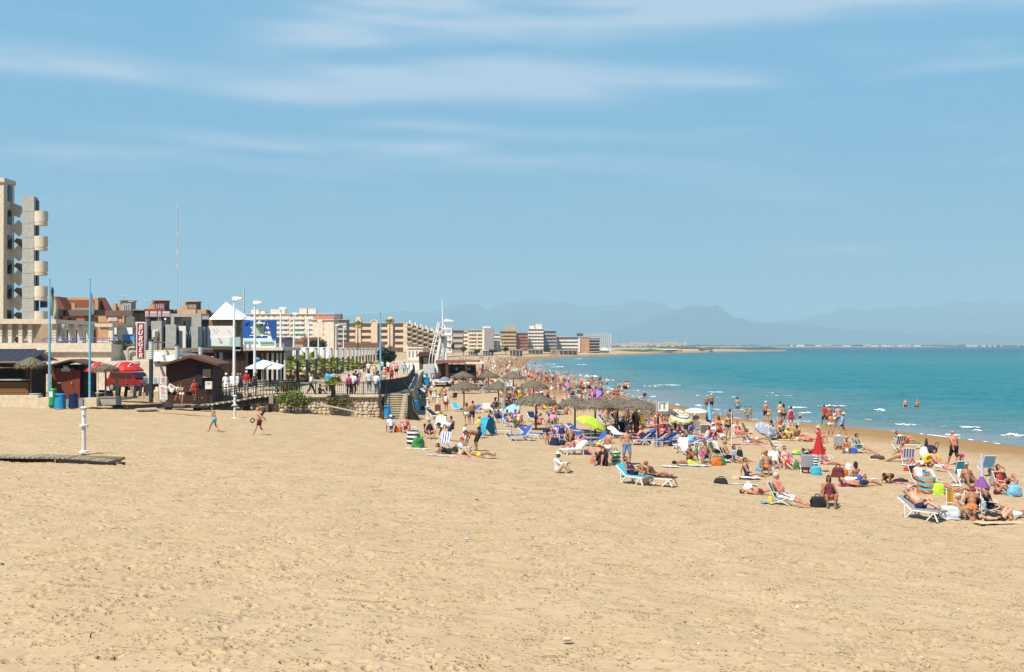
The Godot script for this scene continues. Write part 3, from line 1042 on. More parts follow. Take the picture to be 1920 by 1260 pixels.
func build_far_town():
	var pale := wall(.86, .76, .65, .05)
	var white := wall(.88, .83, .77, .05)
	var peach := wall(.82, .65, .48, .05)
	var sand := wall(.86, .74, .58, .05)
	var teal := paint(.05, .32, .28)
	flats("apartment_block", "long white seven storey block with balcony bands and rooftop huts", -179.58, -115.09, 27.93, 760, 14, 8, 17, pale, white, {"boxes": [[.08, .16, 2.8], [.17, .22, 1.8], [.28, .43, 3.0], [.58, .655, 3.6], [.67, .75, 3.4]], "strips": [[.0, .47], [.5, .63], [.68, .99]], "awnings": [[8, 2, teal], [9, 4, teal], [10, 3, teal], [14, 2, teal], [15, 3, teal]], "side": 3})
	var t := flats("apartment_block", "plain cream gable block under a terracotta hipped roof", -91.18, -81.43, 18.6, 520, 12, 6, 1, sand, sand, {"out": .0, "wide": .04, "side": 3})
	var hip := S()
	var c := [V(-91.36, 18.35, -519.6), V(-81.13, 18.35, -519.6), V(-81.13, 18.35, -519.6) + V(0, 0, -13), V(-91.36, 18.35, -519.6) + V(0, 0, -13)]
	var r0 := V(-90.42, 20.66, -524)
	var r1 := V(-83.05, 20.66, -524)
	hip.quad(c[0], c[1], r1, r0)
	hip.tri(c[1], c[2], r1)
	hip.quad(c[2], c[3], r0, r1)
	hip.tri(c[3], c[0], r0)
	part("roof", hip, wall(.46, .20, .13, .4), t)
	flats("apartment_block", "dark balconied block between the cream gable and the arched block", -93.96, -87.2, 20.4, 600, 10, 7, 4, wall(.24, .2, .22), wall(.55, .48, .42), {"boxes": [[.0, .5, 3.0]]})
	# the block with the arched tops
	t = flats("apartment_block", "peach four storey block with three arched stair towers", -101.58, -63.08, 20.49, 690, 14, 5, 9, wall(.55, .43, .34, .05), peach, {"strips": [[.02, .17], [.27, .42], [.56, .70], [.80, .94]], "out": 1.6, "wide": .7})
	for q in [[667.0, 677.0, 594.0], [696.0, 708.0, 600.0], [727.0, 737.0, 593.0]]:
		var k := 689.0 / 2133.0
		var xm: float = ((q[0] + q[1]) / 2 - 960.0) * k
		var hw: float = (q[1] - q[0]) / 2 * k
		var yt: float = 6.9 + (648.0 - q[2]) * k
		var sh := S()
		var o := PackedVector2Array([Vector2(-hw, -18), Vector2(hw, -18), Vector2(hw, -hw)])
		for a in range(1, 12):
			o.append(Vector2(cos(a * PI / 12) * hw, -hw + sin(a * PI / 12) * hw))
		o.append(Vector2(-hw, -hw))
		sh.prism(o, V(xm, yt, -687.6), I3, 5)
		var tower := part("stair_tower", sh, peach, t)
		if q[2] < 599.0:
			var arch := S()
			var p := PackedVector2Array([Vector2(-hw * .7, -3.4), Vector2(hw * .7, -3.4), Vector2(hw * .7, -2.2)])
			for a in range(1, 10):
				p.append(Vector2(cos(a * PI / 10) * hw * .7, -2.2 + sin(a * PI / 10) * hw * .7))
			p.append(Vector2(-hw * .7, -2.2))
			arch.prism(p, V(xm, yt - 1.1, -687.5), I3, .3)
			part("arched_opening", arch, wall(.14, .05, .03), tower)
		else:
			var ring := S()
			for a in 12:
				var u := a * PI / 12
				var v := (a + 1) * PI / 12
				ring.bar(V(xm + cos(u) * hw * 1.04, yt - hw + sin(u) * hw * 1.04, -687.4), V(xm + cos(v) * hw * 1.04, yt - hw + sin(v) * hw * 1.04, -687.4), .5, .45)
			part("arch_rim", ring, white, tower)
	part("end_wall", bx(-65.79, 3.03, -696, -63.87, 20.13, -688), peach, t)
	# terraced cream block stepping down to the right
	t = thing("apartment_block", "cream block stepping down in terraces with white roof railings", "building")
	for k in 6:
		var x := -59.41 + k * 3.0
		var y := 19.5 - k * 1.0
		var wing := part("terrace_step", S().span(V(x, 2, -652 - k), V(x + 3.4, y, -640 - k)), sand, t)
		for f in 4:
			part("balcony", S().span(V(x, y - 2.4 - f * 2.8, -640.5 - k), V(x + 3.0, y - 1.6 - f * 2.8, -638.6 - k)), wall(.66, .52, .35, .05), wing)
			part("window", S().span(V(x + .5, y - 1.6 - f * 2.8, -640.2 - k), V(x + 2.5, y - .3 - f * 2.8, -639.9 - k)), paint(.1, .09, .1), wing)
		part("chimney", S().span(V(x + 1.5, y, -642 - k), V(x + 2.2, y + 1.6, -641 - k)), white, wing)
	flats("low_house", "low white seafront house with tiled roof below the stepped block", -30.32, -25.99, 6.13, 330, 8, 1, 4, white, white, {"out": .0})
	flats("low_house", "long low terracotta roofed house below the arched block", -57.01, -43.29, 7.61, 380, 8, 1, 10, wall(.62, .5, .42), wall(.42, .17, .09), {"out": .8})
	flats("low_house", "pink villa with arched windows left of the cream gable", -59.64, -55.14, 8.03, 300, 8, 1, 5, wall(.62, .42, .30), wall(.5, .22, .12), {"out": .5})
	flats("low_house", "orange and white villa with a balcony near the terracotta roof", -60.96, -56.94, 9.07, 330, 8, 2, 4, wall(.64, .46, .34), wall(.5, .24, .13), {"out": .6})
	flats("low_house", "small violet roofed building behind the blue billboard", -33.31, -32.03, 7.8, 160, 6, 1, 2, wall(.30, .31, .36), wall(.16, .10, .22), {"out": .3})
	# the long white screen behind the palms
	t = thing("white_screen_wall", "long white wall behind the palm trees on the promenade", "wall")
	for k in 8:
		var x := lerpf(-38.04, -30.11, k / 8.0)
		part("panel", S().span(V(x, 2.5, -190.3), V(x + (-30.11 - -38.04) / 8.0 - .06, 6.63, -190)), paint(.80, .80, .80), t)
	t = thing("low_wall", "low beige wall stretching behind the light columns", "wall")
	part("wall", bx(-41.44, 3.61, -261, -31.69, 6.05, -260), wall(.55, .47, .40), t)
	# right of the lifeguard tower
	flats("apartment_block", "pink block with white balconies and dark sea side", -41.86, -31.06, 16.35, 720, 10, 4, 4, wall(.50, .33, .28), wall(.68, .55, .50), {"roof": wall(.48, .26, .2), "side": 4})
	flats("apartment_block", "white two storey house beside the lifeguard cabin", -45.95, -36.76, 18.06, 700, 8, 4, 3, white, white, {"out": .6})
	flats("apartment_block", "cream stepped block with a tall blank grey end wall", -31.13, -19.88, 17.78, 800, 10, 6, 5, sand, sand, {"strips": [[.1, .5], [.6, 1.0]]})
	t = thing("apartment_block", "tall blank lilac grey gable wall among cream flats", "building")
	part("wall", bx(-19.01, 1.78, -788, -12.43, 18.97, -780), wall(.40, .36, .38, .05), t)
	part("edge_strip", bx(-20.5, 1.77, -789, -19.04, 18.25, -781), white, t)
	part("roof_house", bx(-20.19, 19.01, -787, -14.69, 20.12, -783), white, t)
	flats("apartment_block", "low cream block between the grey gable and the yellow block", -15.19, -7.41, 10.23, 790, 8, 3, 3, sand, sand, {"out": .0})
	flats("apartment_block", "yellow block with red roof edge and green awnings", -8.46, 3.08, 16.9, 820, 12, 6, 5, wall(.64, .48, .22, .05), wall(.66, .50, .30, .05), {"roof": wall(.30, .07, .06), "awnings": [[0, 4, teal], [0, 2, teal]], "boxes": [[.3, .55, 3.5], [.65, .9, 4.0]]})
	flats("apartment_block", "cream and red striped block beside the yellow block", 3.09, 11.6, 15.8, 825, 12, 6, 4, wall(.64, .45, .30, .05), wall(.5, .2, .14, .05), {"roof": wall(.30, .07, .06)})
	flats("apartment_block", "tall pale block with shaded blue grey sea front", 11.81, 23.24, 19.11, 840, 26, 7, 5, pale, white, {"side": 6, "boxes": [[.1, .4, 2.2], [.5, .9, 3.4]]})
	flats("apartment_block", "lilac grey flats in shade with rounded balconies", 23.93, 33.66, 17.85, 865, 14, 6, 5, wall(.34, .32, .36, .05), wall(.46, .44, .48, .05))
	flats("hotel", "white seafront hotel with arches and a dark red roof", 34.66, 51.16, 13.09, 880, 12, 4, 9, wall(.62, .56, .50, .05), white, {"roof": wall(.26, .07, .06), "boxes": [[.05, .5, .9]]})
	t = flats("hotel", "salmon block with a blank front and grey balconied side", 54.01, 61.18, 13.23, 900, 10, 5, 1, wall(.60, .36, .22, .05), wall(.60, .36, .22, .05), {"out": .0, "wide": .01})
	part("white_bay", bx(52.26, 1, -905, 53.95, 12.8, -899), white, t)
	for f in 5:
		part("balcony", S().span(V(61.18, 1.84 + f * 2.3, -906), V(69.2, 1.84 + f * 2.3 + .9, -899.5)), wall(.42, .36, .36, .05), t)
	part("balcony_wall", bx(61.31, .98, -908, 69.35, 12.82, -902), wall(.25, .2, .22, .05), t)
	t = thing("hotel", "big white hotel slab with a grid of windows", "building")
	part("wall", bx(65.34, .27, -1024, 88.08, 17.55, -1010), wall(.66, .68, .70, .05), t)
	var pane := S().box(Vector3.ZERO, V(1.05, 1.0, .2)).mesh(paint(.20, .30, .36, .2))
	for f in 8:
		for k in 13:
			part("window", pane, null, t).position = V(66.06 + k * 1.71, 16.61 - f * 1.55, -1010)
	part("lift_house", bx(57.88, 15.44, -1017, 63.11, 17.81, -1012), wall(.1, .1, .12), t)
	flats("low_house", "low white beach restaurant at the foot of the white hotel", 63.22, 79.36, 3.63, 930, 6, 1, 9, white, white, {"out": 2.0, "foot": 1.6})
	var pav := thing("beach_pavilion", "tiny white tent pavilion beside the beach restaurant", "pavilion")
	var cone := S()
	cone.lathe(V(75.45, 3, -925), [[3.4, .0], [.1, 2.4]], 8)
	part("roof", cone, paint(.8, .8, .8), pav)
	part("post", S().rod(V(75.45, 1.26, -925), V(75.45, 3.43, -925), .3), paint(.8, .8, .8), pav)
	t = thing("stone_hut", "small stone guard house on the beach wall", "building")
	part("wall", bx(24.3, .15, -724, 29.37, 4.54, -720), wall(.40, .32, .22), t)
	part("window", bx(25.99, 2.18, -720.2, 26.83, 3.53, -719.9), paint(.05, .04, .03), t)
	flats("low_house", "long pale row of low houses behind the seafront flats", -73.51, 64.32, 10.58, 980, 8, 3, 30, wall(.72, .6, .5, .05), white, {"out": .0})
	flats("apartment_block", "pale pinkish block filling the gap beside the blank gable", -14.11, -7.26, 15.77, 860, 8, 5, 4, pale, white, {"out": .8})
	flats("apartment_block", "white and peach block left of the cream stepped block", -38.59, -31.51, 17.14, 840, 8, 5, 4, peach, white, {"out": .8})
	# shops and awnings at the far promenade's edge
	var rng := RandomNumberGenerator.new()
	rng.seed = 8
	var shops := [["white awning of the beach bar under the lilac flats", 990, 1018, 655.5], ["cream awning below the yellow block", 955, 980, 656], ["white stall canopy below the grey gable", 905, 925, 657], ["long white terrace canopy below the red roofed hotel", 1048, 1082, 656.5], ["grey canopy below the cream stepped block", 878, 896, 658]]
	for s in shops:
		var dd := 760.0 if s[1] > 960 else 640.0
		var k := dd / 2133.0
		var a := thing("shop_awning", s[0], "awning")
		var x0: float = (s[1] - 960.0) * k
		var x1: float = (s[2] - 960.0) * k
		var y: float = 6.9 + (648.0 - s[3]) * k
		part("canopy", S().bar(V(x0, y, -dd), V(x1, y, -dd), 3.0, .25), paint(.74, .72, .68), a)
		for j in 5:
			part("post", S().rod(V(lerpf(x0, x1, j / 4.0), .8, -dd + 1), V(lerpf(x0, x1, j / 4.0), y, -dd + 1), .15), paint(.6, .6, .6), a)
		part("back", S().span(V(x0, .8, -dd - 2), V(x1, y - .2, -dd - 1.6)), paint(.34, .31, .3), a)
	var greens := [["low hedge under the cream stepped block", 886, 902, 655, 3.0], ["dark tree before the pink block", 846, 852, 643, 5.5], ["green shrub row beside the grey gable", 912, 938, 655, 2.2], ["dark green tree beside the yellow block", 942, 955, 650, 3.4], ["palm clump beside the pink block", 862, 876, 648, 4.2]]
	for q in greens:
		var k := 620.0 / 2133.0
		var b := thing("seafront_tree", q[0], "tree")
		var o := part("crown", foliage_bits(int(q[1]), 420, V((q[2] - q[1]) * k / 2, q[4] * .45, 1.6), .55), leaf_paint(.055, .10, .035), b)
		o.position = V(((q[1] + q[2]) / 2.0 - 960.0) * k, 6.9 + (648.0 - q[3]) * k - q[4] * .4, -620)
		part("trunk", S().rod(o.position + V(0, -q[4] * .9, 0), o.position, .2, .12), paint(.12, .08, .05), b)
	# the low green point, the mole and the white town far beyond
	var dune := S()
	var dn := noise(SIMPLEX, .05, 2, 4)
	dune.grid(8, 60, func(r: int, k: int) -> Vector3:
		var x := lerpf(87.77, 147.25, k / 59.0)
		var e := sin(PI * k / 59.0)
		return V(x, .5 + pow(e, .5) * sin(PI * r / 7.0) * (3.0 + dn.get_noise_2d(x, r * 9.0) * 1.6), -1025 - r * 9.0))
	structure("dune_scrub", dune, wall(.085, .135, .045, .05), "stuff")
	var mole := S()
	mole.grid(6, 120, func(r: int, k: int) -> Vector3:
		var x := lerpf(120.0, 341.0, k / 119.0)
		var back := 1180.0 + (x - 215.0) * 1.83
		return V(x, -.5 + [.0, 1.2, 2.0, 2.0, 1.2, .0][r] * minf(1.0, (341.0 - x) / 12.0 + .3) + dn.get_noise_2d(x * 3.0, r * 20.0) * .9, -back - r * 2.6 + 6))
	structure("mole", mole, wall(.42, .33, .22, .1))
	t = thing("beach_bar", "white roofed bar on the far sand spit", "building")
	part("roof", bx(146.14, 2.81, -1098, 158.92, 3.83, -1090), paint(.75, .75, .74), t)
	part("wall", bx(147.81, 1.02, -1097, 158.55, 2.81, -1091), paint(.18, .12, .1), t)
	t = thing("dark_cars", "dark parked vehicles beside the white roofed bar", "vehicles")
	part("body", bx(159.42, 1.28, -1094, 163.51, 2.3, -1090), paint(.03, .03, .04), t)
	t = thing("spit_hut", "dark hut midway along the sand spit", "hut")
	part("wall", bx(190.3, .97, -1155, 195.16, 2.86, -1150), paint(.45, .38, .3), t)
	part("roof", bx(189.06, 2.43, -1155, 203.07, 3.29, -1149), paint(.06, .06, .07), t)
	t = thing("orange_hut", "small orange hut near the tip of the mole", "hut")
	part("wall", bx(302.2, -.75, -1365, 307.3, 1.8, -1360), paint(.55, .2, .1), t)
	part("roof", bx(301.34, 1.68, -1365, 307.71, 2.31, -1359), paint(.45, .16, .1), t)
	# the white town: separate small houses on the rise
	var shore := S()
	shore.grid(5, 40, func(r: int, k: int) -> Vector3:
		var x := lerpf(105.49, 398.51, k / 39.0)
		return V(x, [.0, 3.0, 6.0, 8.0, .0][r], -2380 - r * 60.0))
	structure("far_shore", shore, wall(.13, .14, .10, .02))
	for k in 44:
		var d := 2450.0 + rng.randf() * 150.0
		var px := 1150.0 + 136.0 * (k + rng.randf() * .8) / 44.0
		var x := (px - 960.0) * d / 2133.0
		var high := (8.0 if px < 1250 else 10.0) * rng.randf_range(.55, 1.15)
		var foot := 4.0 + rng.randf() * 2.0
		var hue := rng.randf()
		var wide := rng.randf_range(3.0, 8.0)
		var hs := thing("town_house", "tiny pale house of the hazy white town across the bay", "house", V(x, foot, -d), .0, "houses of the far white town")
		part("wall", S().span(V(-wide / 2, -3, -8), V(wide / 2, high, 0)), paint(.62, .56 - hue * .1, .50 - hue * .18), hs)
		part("window", S().span(V(-wide * .3, high * .5, -1), V(wide * .3, high * .62, .1)), paint(.2, .2, .24), hs)
	var hedge := S()
	hedge.grid(4, 70, func(r: int, k: int) -> Vector3:
		var x := lerpf(194.1, 539.17, k / 69.0)
		return V(x, [.0, 3.4, 3.6, .0][r] * (.6 + .5 * dn.get_noise_2d(k * 12.0, .0)) + 1.0, -2300 - r * 30.0))
	structure("far_trees", hedge, wall(.035, .055, .04, .05), "stuff")
	var low := S()
	low.grid(5, 160, func(r: int, k: int) -> Vector3:
		var x := lerpf(498.85, 2993.07, k / 159.0)
		return V(x, [.0, 7.0, 10.0, 12.0, .0][r] * (.7 + .6 * dn.get_noise_2d(k * 6.0, 3.0)), -5560 - r * 80.0))
	structure("far_coast", low, wall(.05, .06, .06, .01), "structure")
	for k in 30:
		var px: float = [1490.0, 1545.0, 1600.0, 1612.0, 1640.0, 1665.0, 1690.0, 1715.0, 1820.0, 1850.0, 1880.0, 1905.0][k % 12] + rng.randf_range(-14, 14)
		var hs := thing("town_house", "faint white building on the hazy coast at the horizon", "house", V((px - 960.0) * 5500.0 / 2133.0, 3.0, -5500), .0, "buildings on the far coast")
		part("wall", S().span(V(-8 - rng.randf() * 12, -3, -10), V(8 + rng.randf() * 12, 4 + rng.randf() * 5, 0)), paint(.62, .6, .58), hs)


# ------------------------------------------------------------------ leaves

func leaf_paint(r: float, g: float, b: float) -> StandardMaterial3D:
	var key := "leaf%.3f %.3f %.3f" % [r, g, b]
	if not paints.has(key):
		var m := StandardMaterial3D.new()
		m.albedo_color = base(r, g, b)
		m.roughness = .6
		m.backlight_enabled = true
		m.backlight = Color(.25, .3, .08)
		m.cull_mode = BaseMaterial3D.CULL_DISABLED
		m.vertex_color_use_as_albedo = true
		paints[key] = m
	return paints[key]

func foliage_bits(number: int, count: int, reach: Vector3, leaf: float) -> Sh:    # an uneven cloud of small leaf clumps
	var rng := RandomNumberGenerator.new()
	rng.seed = number
	var sh := S()
	var hubs := []
	for k in 9:
		var d := V(rng.randfn(), rng.randfn() * .8, rng.randfn()).normalized()
		hubs.append(d * V(.62, .55, .62) * rng.randf_range(.5, 1.0))
	for k in count:
		var h: Vector3 = hubs[rng.randi() % 9]
		var d := V(rng.randfn(), rng.randfn(), rng.randfn()).normalized() * pow(rng.randf(), .4) * .48
		var at := (h + d) * reach
		var a := V(rng.randfn(), rng.randfn() * .7, rng.randfn()).normalized() * leaf * rng.randf_range(.6, 1.3)
		var b := a.cross(V(rng.randfn(), rng.randfn(), rng.randfn())).normalized() * leaf * .4
		var tone := rng.randf_range(.55, 1.35)
		var c := Color(tone * rng.randf_range(.9, 1.25), tone, tone * rng.randf_range(.7, 1.0))
		sh.tri(at - a - b, at + b, at + a)
		sh.tri(at - a, at + a * .4 - b, at + a)
		for q in 6:
			sh.c.append(c)
	return sh


# ------------------------------------------------------------------ the promenade and what stands on it

const LIE := Basis(Vector3(1, 0, 0), Vector3(0, 0, -1), Vector3(0, 1, 0))     # outlines of (x, depth) lying flat
const NTH := ["first", "second", "third", "fourth", "fifth", "sixth", "seventh", "eighth", "ninth", "tenth", "eleventh", "twelfth", "thirteenth", "fourteenth", "fifteenth", "sixteenth", "seventeenth", "eighteenth", "nineteenth", "twentieth"]

func wood(r: float, g: float, b: float) -> StandardMaterial3D:
	return streaky(r, g, b, .62, V(2.5, .35, .35), "wood%.3f%.3f%.3f" % [r, g, b])

func build_promenade():
	var edge := PackedVector2Array([Vector2(-17, 85.6), Vector2(-9.9, 86.2), Vector2(-8.5, 96), Vector2(-12.6, 155), Vector2(-15, 200), Vector2(-17, 260), Vector2(-20, 300), Vector2(-420, 300), Vector2(-420, 101), Vector2(-60, 101), Vector2(-45, 96.5), Vector2(-23, 92), Vector2(-17, 89)])
	var paving := wall(.55, .455, .33, .12)
	structure("pavement", S().prism(edge, V(0, 3.1, 0), LIE, 3.6), paving)
	structure("pavement", S().prism(PackedVector2Array([Vector2(-20, 300), Vector2(-24, 340), Vector2(-32, 405), Vector2(-34, 500), Vector2(-28, 580), Vector2(-8, 680), Vector2(24, 770), Vector2(50, 860), Vector2(60, 1060), Vector2(-420, 1060), Vector2(-420, 300)]), V(0, 1.7, 0), LIE, 2.6), paving)
	var rim := S()
	for k in range(1, 7):
		var a := edge[k - 1]
		var b := edge[k]
		rim.bar(V(a.x, 3.13, -a.y), V(b.x, 3.13, -b.y), .35, .14)
	structure("kerb", rim, wall(.60, .52, .41))
	# rubble wall below it: every stone its own
	var t := thing("retaining_wall", "rough rubble stone wall holding up the promenade beside the wooden stairs", "wall")
	part("mortar", bx(-19.5, .8, -86.0, -10.0, 3.06, -85.5), wall(.55, .46, .34), t)
	var rng := RandomNumberGenerator.new()
	rng.seed = 5
	var stones := []
	for k in 6:
		var b := S()
		var f := noise(SIMPLEX, 1.6, 70 + k, 2)
		b.grid(6, 9, func(r: int, c: int) -> Vector3:
			var u := TAU * c / 8.0
			var v := PI * r / 5.0 - PI / 2
			var d := V(cos(v) * sin(u), sin(v), cos(v) * cos(u))
			var q := V(signf(d.x) * pow(absf(d.x), .6), signf(d.y) * pow(absf(d.y), .6), d.z)
			return q * (1.0 + f.get_noise_3dv(d * 1.2) * .35))
		stones.append(b.mesh(null))
	var tones := [wall(.60, .51, .38), wall(.54, .47, .37), wall(.62, .51, .36), wall(.47, .42, .36), wall(.56, .45, .31), wall(.66, .58, .45)]
	var y := .85
	while y < 3.0:
		var x := -19.4 + rng.randf() * .2
		while x < -10.1:
			var w := rng.randf_range(.10, .22)
			var h := rng.randf_range(.085, .14)
			var s := part("stone", stones[rng.randi() % 6], tones[rng.randi() % 6], t)
			s.transform = Transform3D(Basis(V(w, 0, 0), V(0, h, 0), V(0, 0, .09)).rotated(Vector3.BACK, rng.randf_range(-.25, .25)), V(x + w, y + h * .7 + rng.randf_range(-.05, .05), -85.46))
			x += w * 1.9
		y += .23
	part("coping", bx(-19.4, 3.04, -86.3, -9.9, 3.16, -85.2), wall(.66, .58, .45), t)
	var lip := S()
	lip.bar(V(-14.09, 2.6, -83.5), V(-10.53, 1.91, -83.2), .3, .06)
	part("footing", lip, wall(.62, .53, .40), t)
	# black railing along the wall
	var black := paint(.012, .013, .015, .45, .2)
	t = thing("railing", "straight black railing along the top of the stone wall", "railing")
	var r0 := V(-17.2, 3.14, -85.8)
	var r1 := V(-9.9, 3.14, -86.1)
	part("top_rail", S().bar(r0 + V(0, 1.0, 0), r1 + V(0, 1.0, 0), .06, .06), black, t)
	part("middle_rail", S().bar(r0 + V(0, .88, 0), r1 + V(0, .88, 0), .04, .04), black, t)
	part("bottom_rail", S().bar(r0 + V(0, .12, 0), r1 + V(0, .12, 0), .04, .04), black, t)
	var thin := S()
	for k in 50:
		var p := r0.lerp(r1, k / 49.0)
		if k % 8 == 0:
			part("post", S().bar(p, p + V(0, 1.05, 0), .07, .07, Vector3.BACK), black, t)
		else:
			thin.rod(p + V(0, .1, 0), p + V(0, .9, 0), .013, .013, 4, false)
	part("balusters", thin, black, t).set_meta("kind", "stuff")
	# curved footbridge
	t = thing("footbridge", "curved wooden footbridge with tall black railing over the sand", "bridge")
	var arc := [V(-23.26, 2.51, -83), V(-21.94, 2.61, -83.6), V(-20.52, 2.82, -84.2), V(-19.08, 3.07, -84.8), V(-17.59, 3.2, -85.3), V(-16.23, 3.21, -85.7)]
	var pts := []
	for k in 41:
		var u := k / 40.0 * 5.0
		var i := mini(int(u), 4)
		pts.append(arc[i].lerp(arc[i + 1], smoothstep(.0, 1.0, u - i) * .35 + (u - i) * .65))
	for k in range(1, 41):
		var a: Vector3 = pts[k - 1]
		var b: Vector3 = pts[k]
		part("deck_board", S().span(V(a.x + .012, a.y - .05, -87.6), V(b.x - .012, a.y + .02, a.z + .12)), wood(.40, .33, .25), t)
		if k % 2 == 0:
			part("edge_block", S().span(V(b.x - .13, b.y - .08, b.z + .12), V(b.x + .05, b.y + .04, b.z + .2)), paint(.62, .57, .48), t)
		if k < 40:
			part("baluster", S().bar(b + V(0, .03, .05), b + V(0, 1.0, .05), .035, .035, Vector3.BACK), black, t)
		if k % 8 == 0:
			part("post", S().bar(b + V(0, 0, .05), b + V(0, 1.12, .05), .08, .08, Vector3.BACK), black, t)
	var girder := S()
	var rails := [S(), S(), S(), S()]
	for k in range(1, 41):
		var a: Vector3 = pts[k - 1]
		var b: Vector3 = pts[k]
		girder.bar(a + V(0, -.3, -.1), b + V(0, -.3, -.1), .25, .4)
		for q in 4:
			rails[q].bar(a + V(0, [1.08, .9, .72, .12][q], .05), b + V(0, [1.08, .9, .72, .12][q], .05), .05, [.07, .05, .04, .05][q])
	part("girder", girder, wood(.06, .045, .035), t)
	for q in 4:
		part("rail", rails[q], black, t)
	for q in [-22.2, -20.2, -18.3]:
		part("trestle", S().span(V(q, 1.4, -87), V(q + .22, 2.5, -84.4)), wood(.16, .12, .09), t)
	part("abutment", bx(-18.14, 2.56, -85.9, -17.82, 3.2, -84.9), wall(.4, .32, .23), t)
	# boardwalk on the sand in front of the kiosks
	t = thing("boardwalk", "half buried dark edged boardwalk where the footbridge meets the sand", "boardwalk")
	part("ramp", S().bar(V(-27.63, 2.54, -81), V(-25.08, 2.74, -82.6), 1.6, .1), wood(.45, .38, .28), t)
	part("dark_edge", S().bar(V(-27.39, 2.52, -80.3), V(-24.63, 2.62, -81.6), .1, .3), wood(.04, .03, .025), t)
	part("bent_end", S().bar(V(-24.85, 2.77, -81.6), V(-24.41, 2.42, -81), .5, .25), wood(.05, .04, .03), t)
	part("landing", bx(-24.67, 2.52, -83.4, -22.9, 2.63, -82), wood(.5, .42, .31), t)
	part("under_beam", bx(-24.61, 2.42, -82.6, -21.85, 2.53, -81.8), wood(.04, .03, .025), t)
	part("plate", S().bar(V(-26.06, 2.46, -79), V(-24.84, 2.5, -79.6), 1.5, .08), wall(.50, .43, .33), t)
	part("sand_lip", S().path([V(-24.19, 2.29, -77.5), V(-23.21, 2.29, -77.4), V(-21.59, 2.22, -76.8), V(-19.94, 2.13, -76), V(-18.75, 2.09, -75.5)], .06), wall(.40, .29, .17), t)
	part("pale_slab", S().bar(V(-19.03, 2.04, -75.2), V(-17.72, 2, -75.2), 1.2, .14), wall(.60, .50, .36), t)
	stairs()
	# street lamps
	var lamp_white := paint(.78, .80, .82, .4)
	var lamp := thing("street_lamp", "", "street lamp", Vector3.ZERO, .0, "white street lamps along the promenade")
	part("pole", S().rod(V(0, 0, 0), V(0, 7.3, 0), .13, .075, 12), lamp_white, lamp)
	var hd := S()
	hd.prism(PackedVector2Array([Vector2(-.12, .0), Vector2(.12, -.08), Vector2(.62, .10), Vector2(.64, .20), Vector2(.1, .28), Vector2(-.14, .22)]), V(0, 7.25, .16), I3, .32)
	var head := part("lamp_head", hd, lamp_white, lamp)
	part("glass", S().bar(V(.14, 7.185, 0), V(.56, 7.33, 0), .24, .02), paint(.6, .62, .62, .2), head)
	part("base", S().rod(Vector3.ZERO, V(0, .5, 0), .18, .17, 12), lamp_white, lamp)
	lamp.set_meta("base_name", "street_lamp")
	var lamps := [[439, 86.0, .0], [477.5, 94.0, .0], [526, 109.0, .0], [551, 127.0, .0], [578.5, 146.0, .0], [597, 164.0, .0], [616, 181.0, .0], [630, 197.0, .0], [644, 215.0, .0]]
	for k in lamps.size():
		var at := V((lamps[k][0] - 960.0) * lamps[k][1] / 2133.0, 3.1, -lamps[k][1])
		var label: String = "tall white street lamp, %s of the row counted away from the camera" % NTH[k]
		if k == 0:
			lamp.position = at
			lamp.set_meta("label", label)
		else:
			copy_of(lamp, at, .0, label)
	# green column lights with white heads
	var col := thing("column_light", "", "column light", Vector3.ZERO, .0, "column lights along the palm bed")
	var dark := paint(.035, .055, .055, .45)
	part("post", S().rod(Vector3.ZERO, V(0, 2.75, 0), .15, .15, 12), dark, col)
	var lit := part("lamp_head", S().rod(V(0, 2.75, 0), V(0, 3.85, 0), .17, .17, 12), paint(.74, .76, .78, .4), col)
	for k in 8:
		part("slat_ring", S().rod(V(0, 2.85 + k * .125, 0), V(0, 2.89 + k * .125, 0), .185, .185, 12), paint(.42, .46, .48, .4), lit)
	part("cap", S().rod(V(0, 3.85, 0), V(0, 4.0, 0), .19, .15, 12), dark, col)
	col.set_meta("base_name", "column_light")
	var posts := [[283.5, 82.0, 636.0, 755.0], [332.0, 89.0, 645.0, 748.0], [376.0, 96.0, 647.0, 742.0], [414.5, 104.0, 650.0, 736.0], [558.5, 112.0, 653.0, 726.0], [576.0, 120.0, 652.5, 720.0], [592.5, 127.0, 652.5, 716.0], [608.0, 135.0, 652.5, 712.0], [621.0, 143.0, 653.0, 708.0], [632.5, 151.0, 653.5, 705.0], [643.0, 159.0, 654.0, 703.0], [653.6, 167.0, 654.0, 700.0], [661.6, 176.0, 654.0, 698.0], [669.0, 185.0, 654.5, 696.0], [675.0, 195.0, 654.5, 694.0], [680.5, 204.0, 654.5, 692.0], [687.0, 213.0, 654.5, 690.0], [691.5, 222.0, 654.5, 689.0], [696.0, 231.0, 654.5, 688.0], [702.0, 241.0, 654.5, 687.0]]
	for k in posts.size():
		var q: Array = posts[k]
		var scale_k: float = q[1] / 2133.0
		var foot: float = 6.9 + (648.0 - q[3]) * scale_k
		var high: float = (q[3] - q[2]) * scale_k
		var at := V((q[0] - 960.0) * scale_k, foot, -q[1])
		var label: String = "dark column light with white slatted head, %s counted away from the camera" % NTH[k]
		var o: Node3D = col
		if k == 0:
			col.set_meta("label", label)
		else:
			o = copy_of(col, at, .0, label)
		o.position = at
		o.scale.y = high / 4.0
	palms()
	pavilion()
	kiosks()

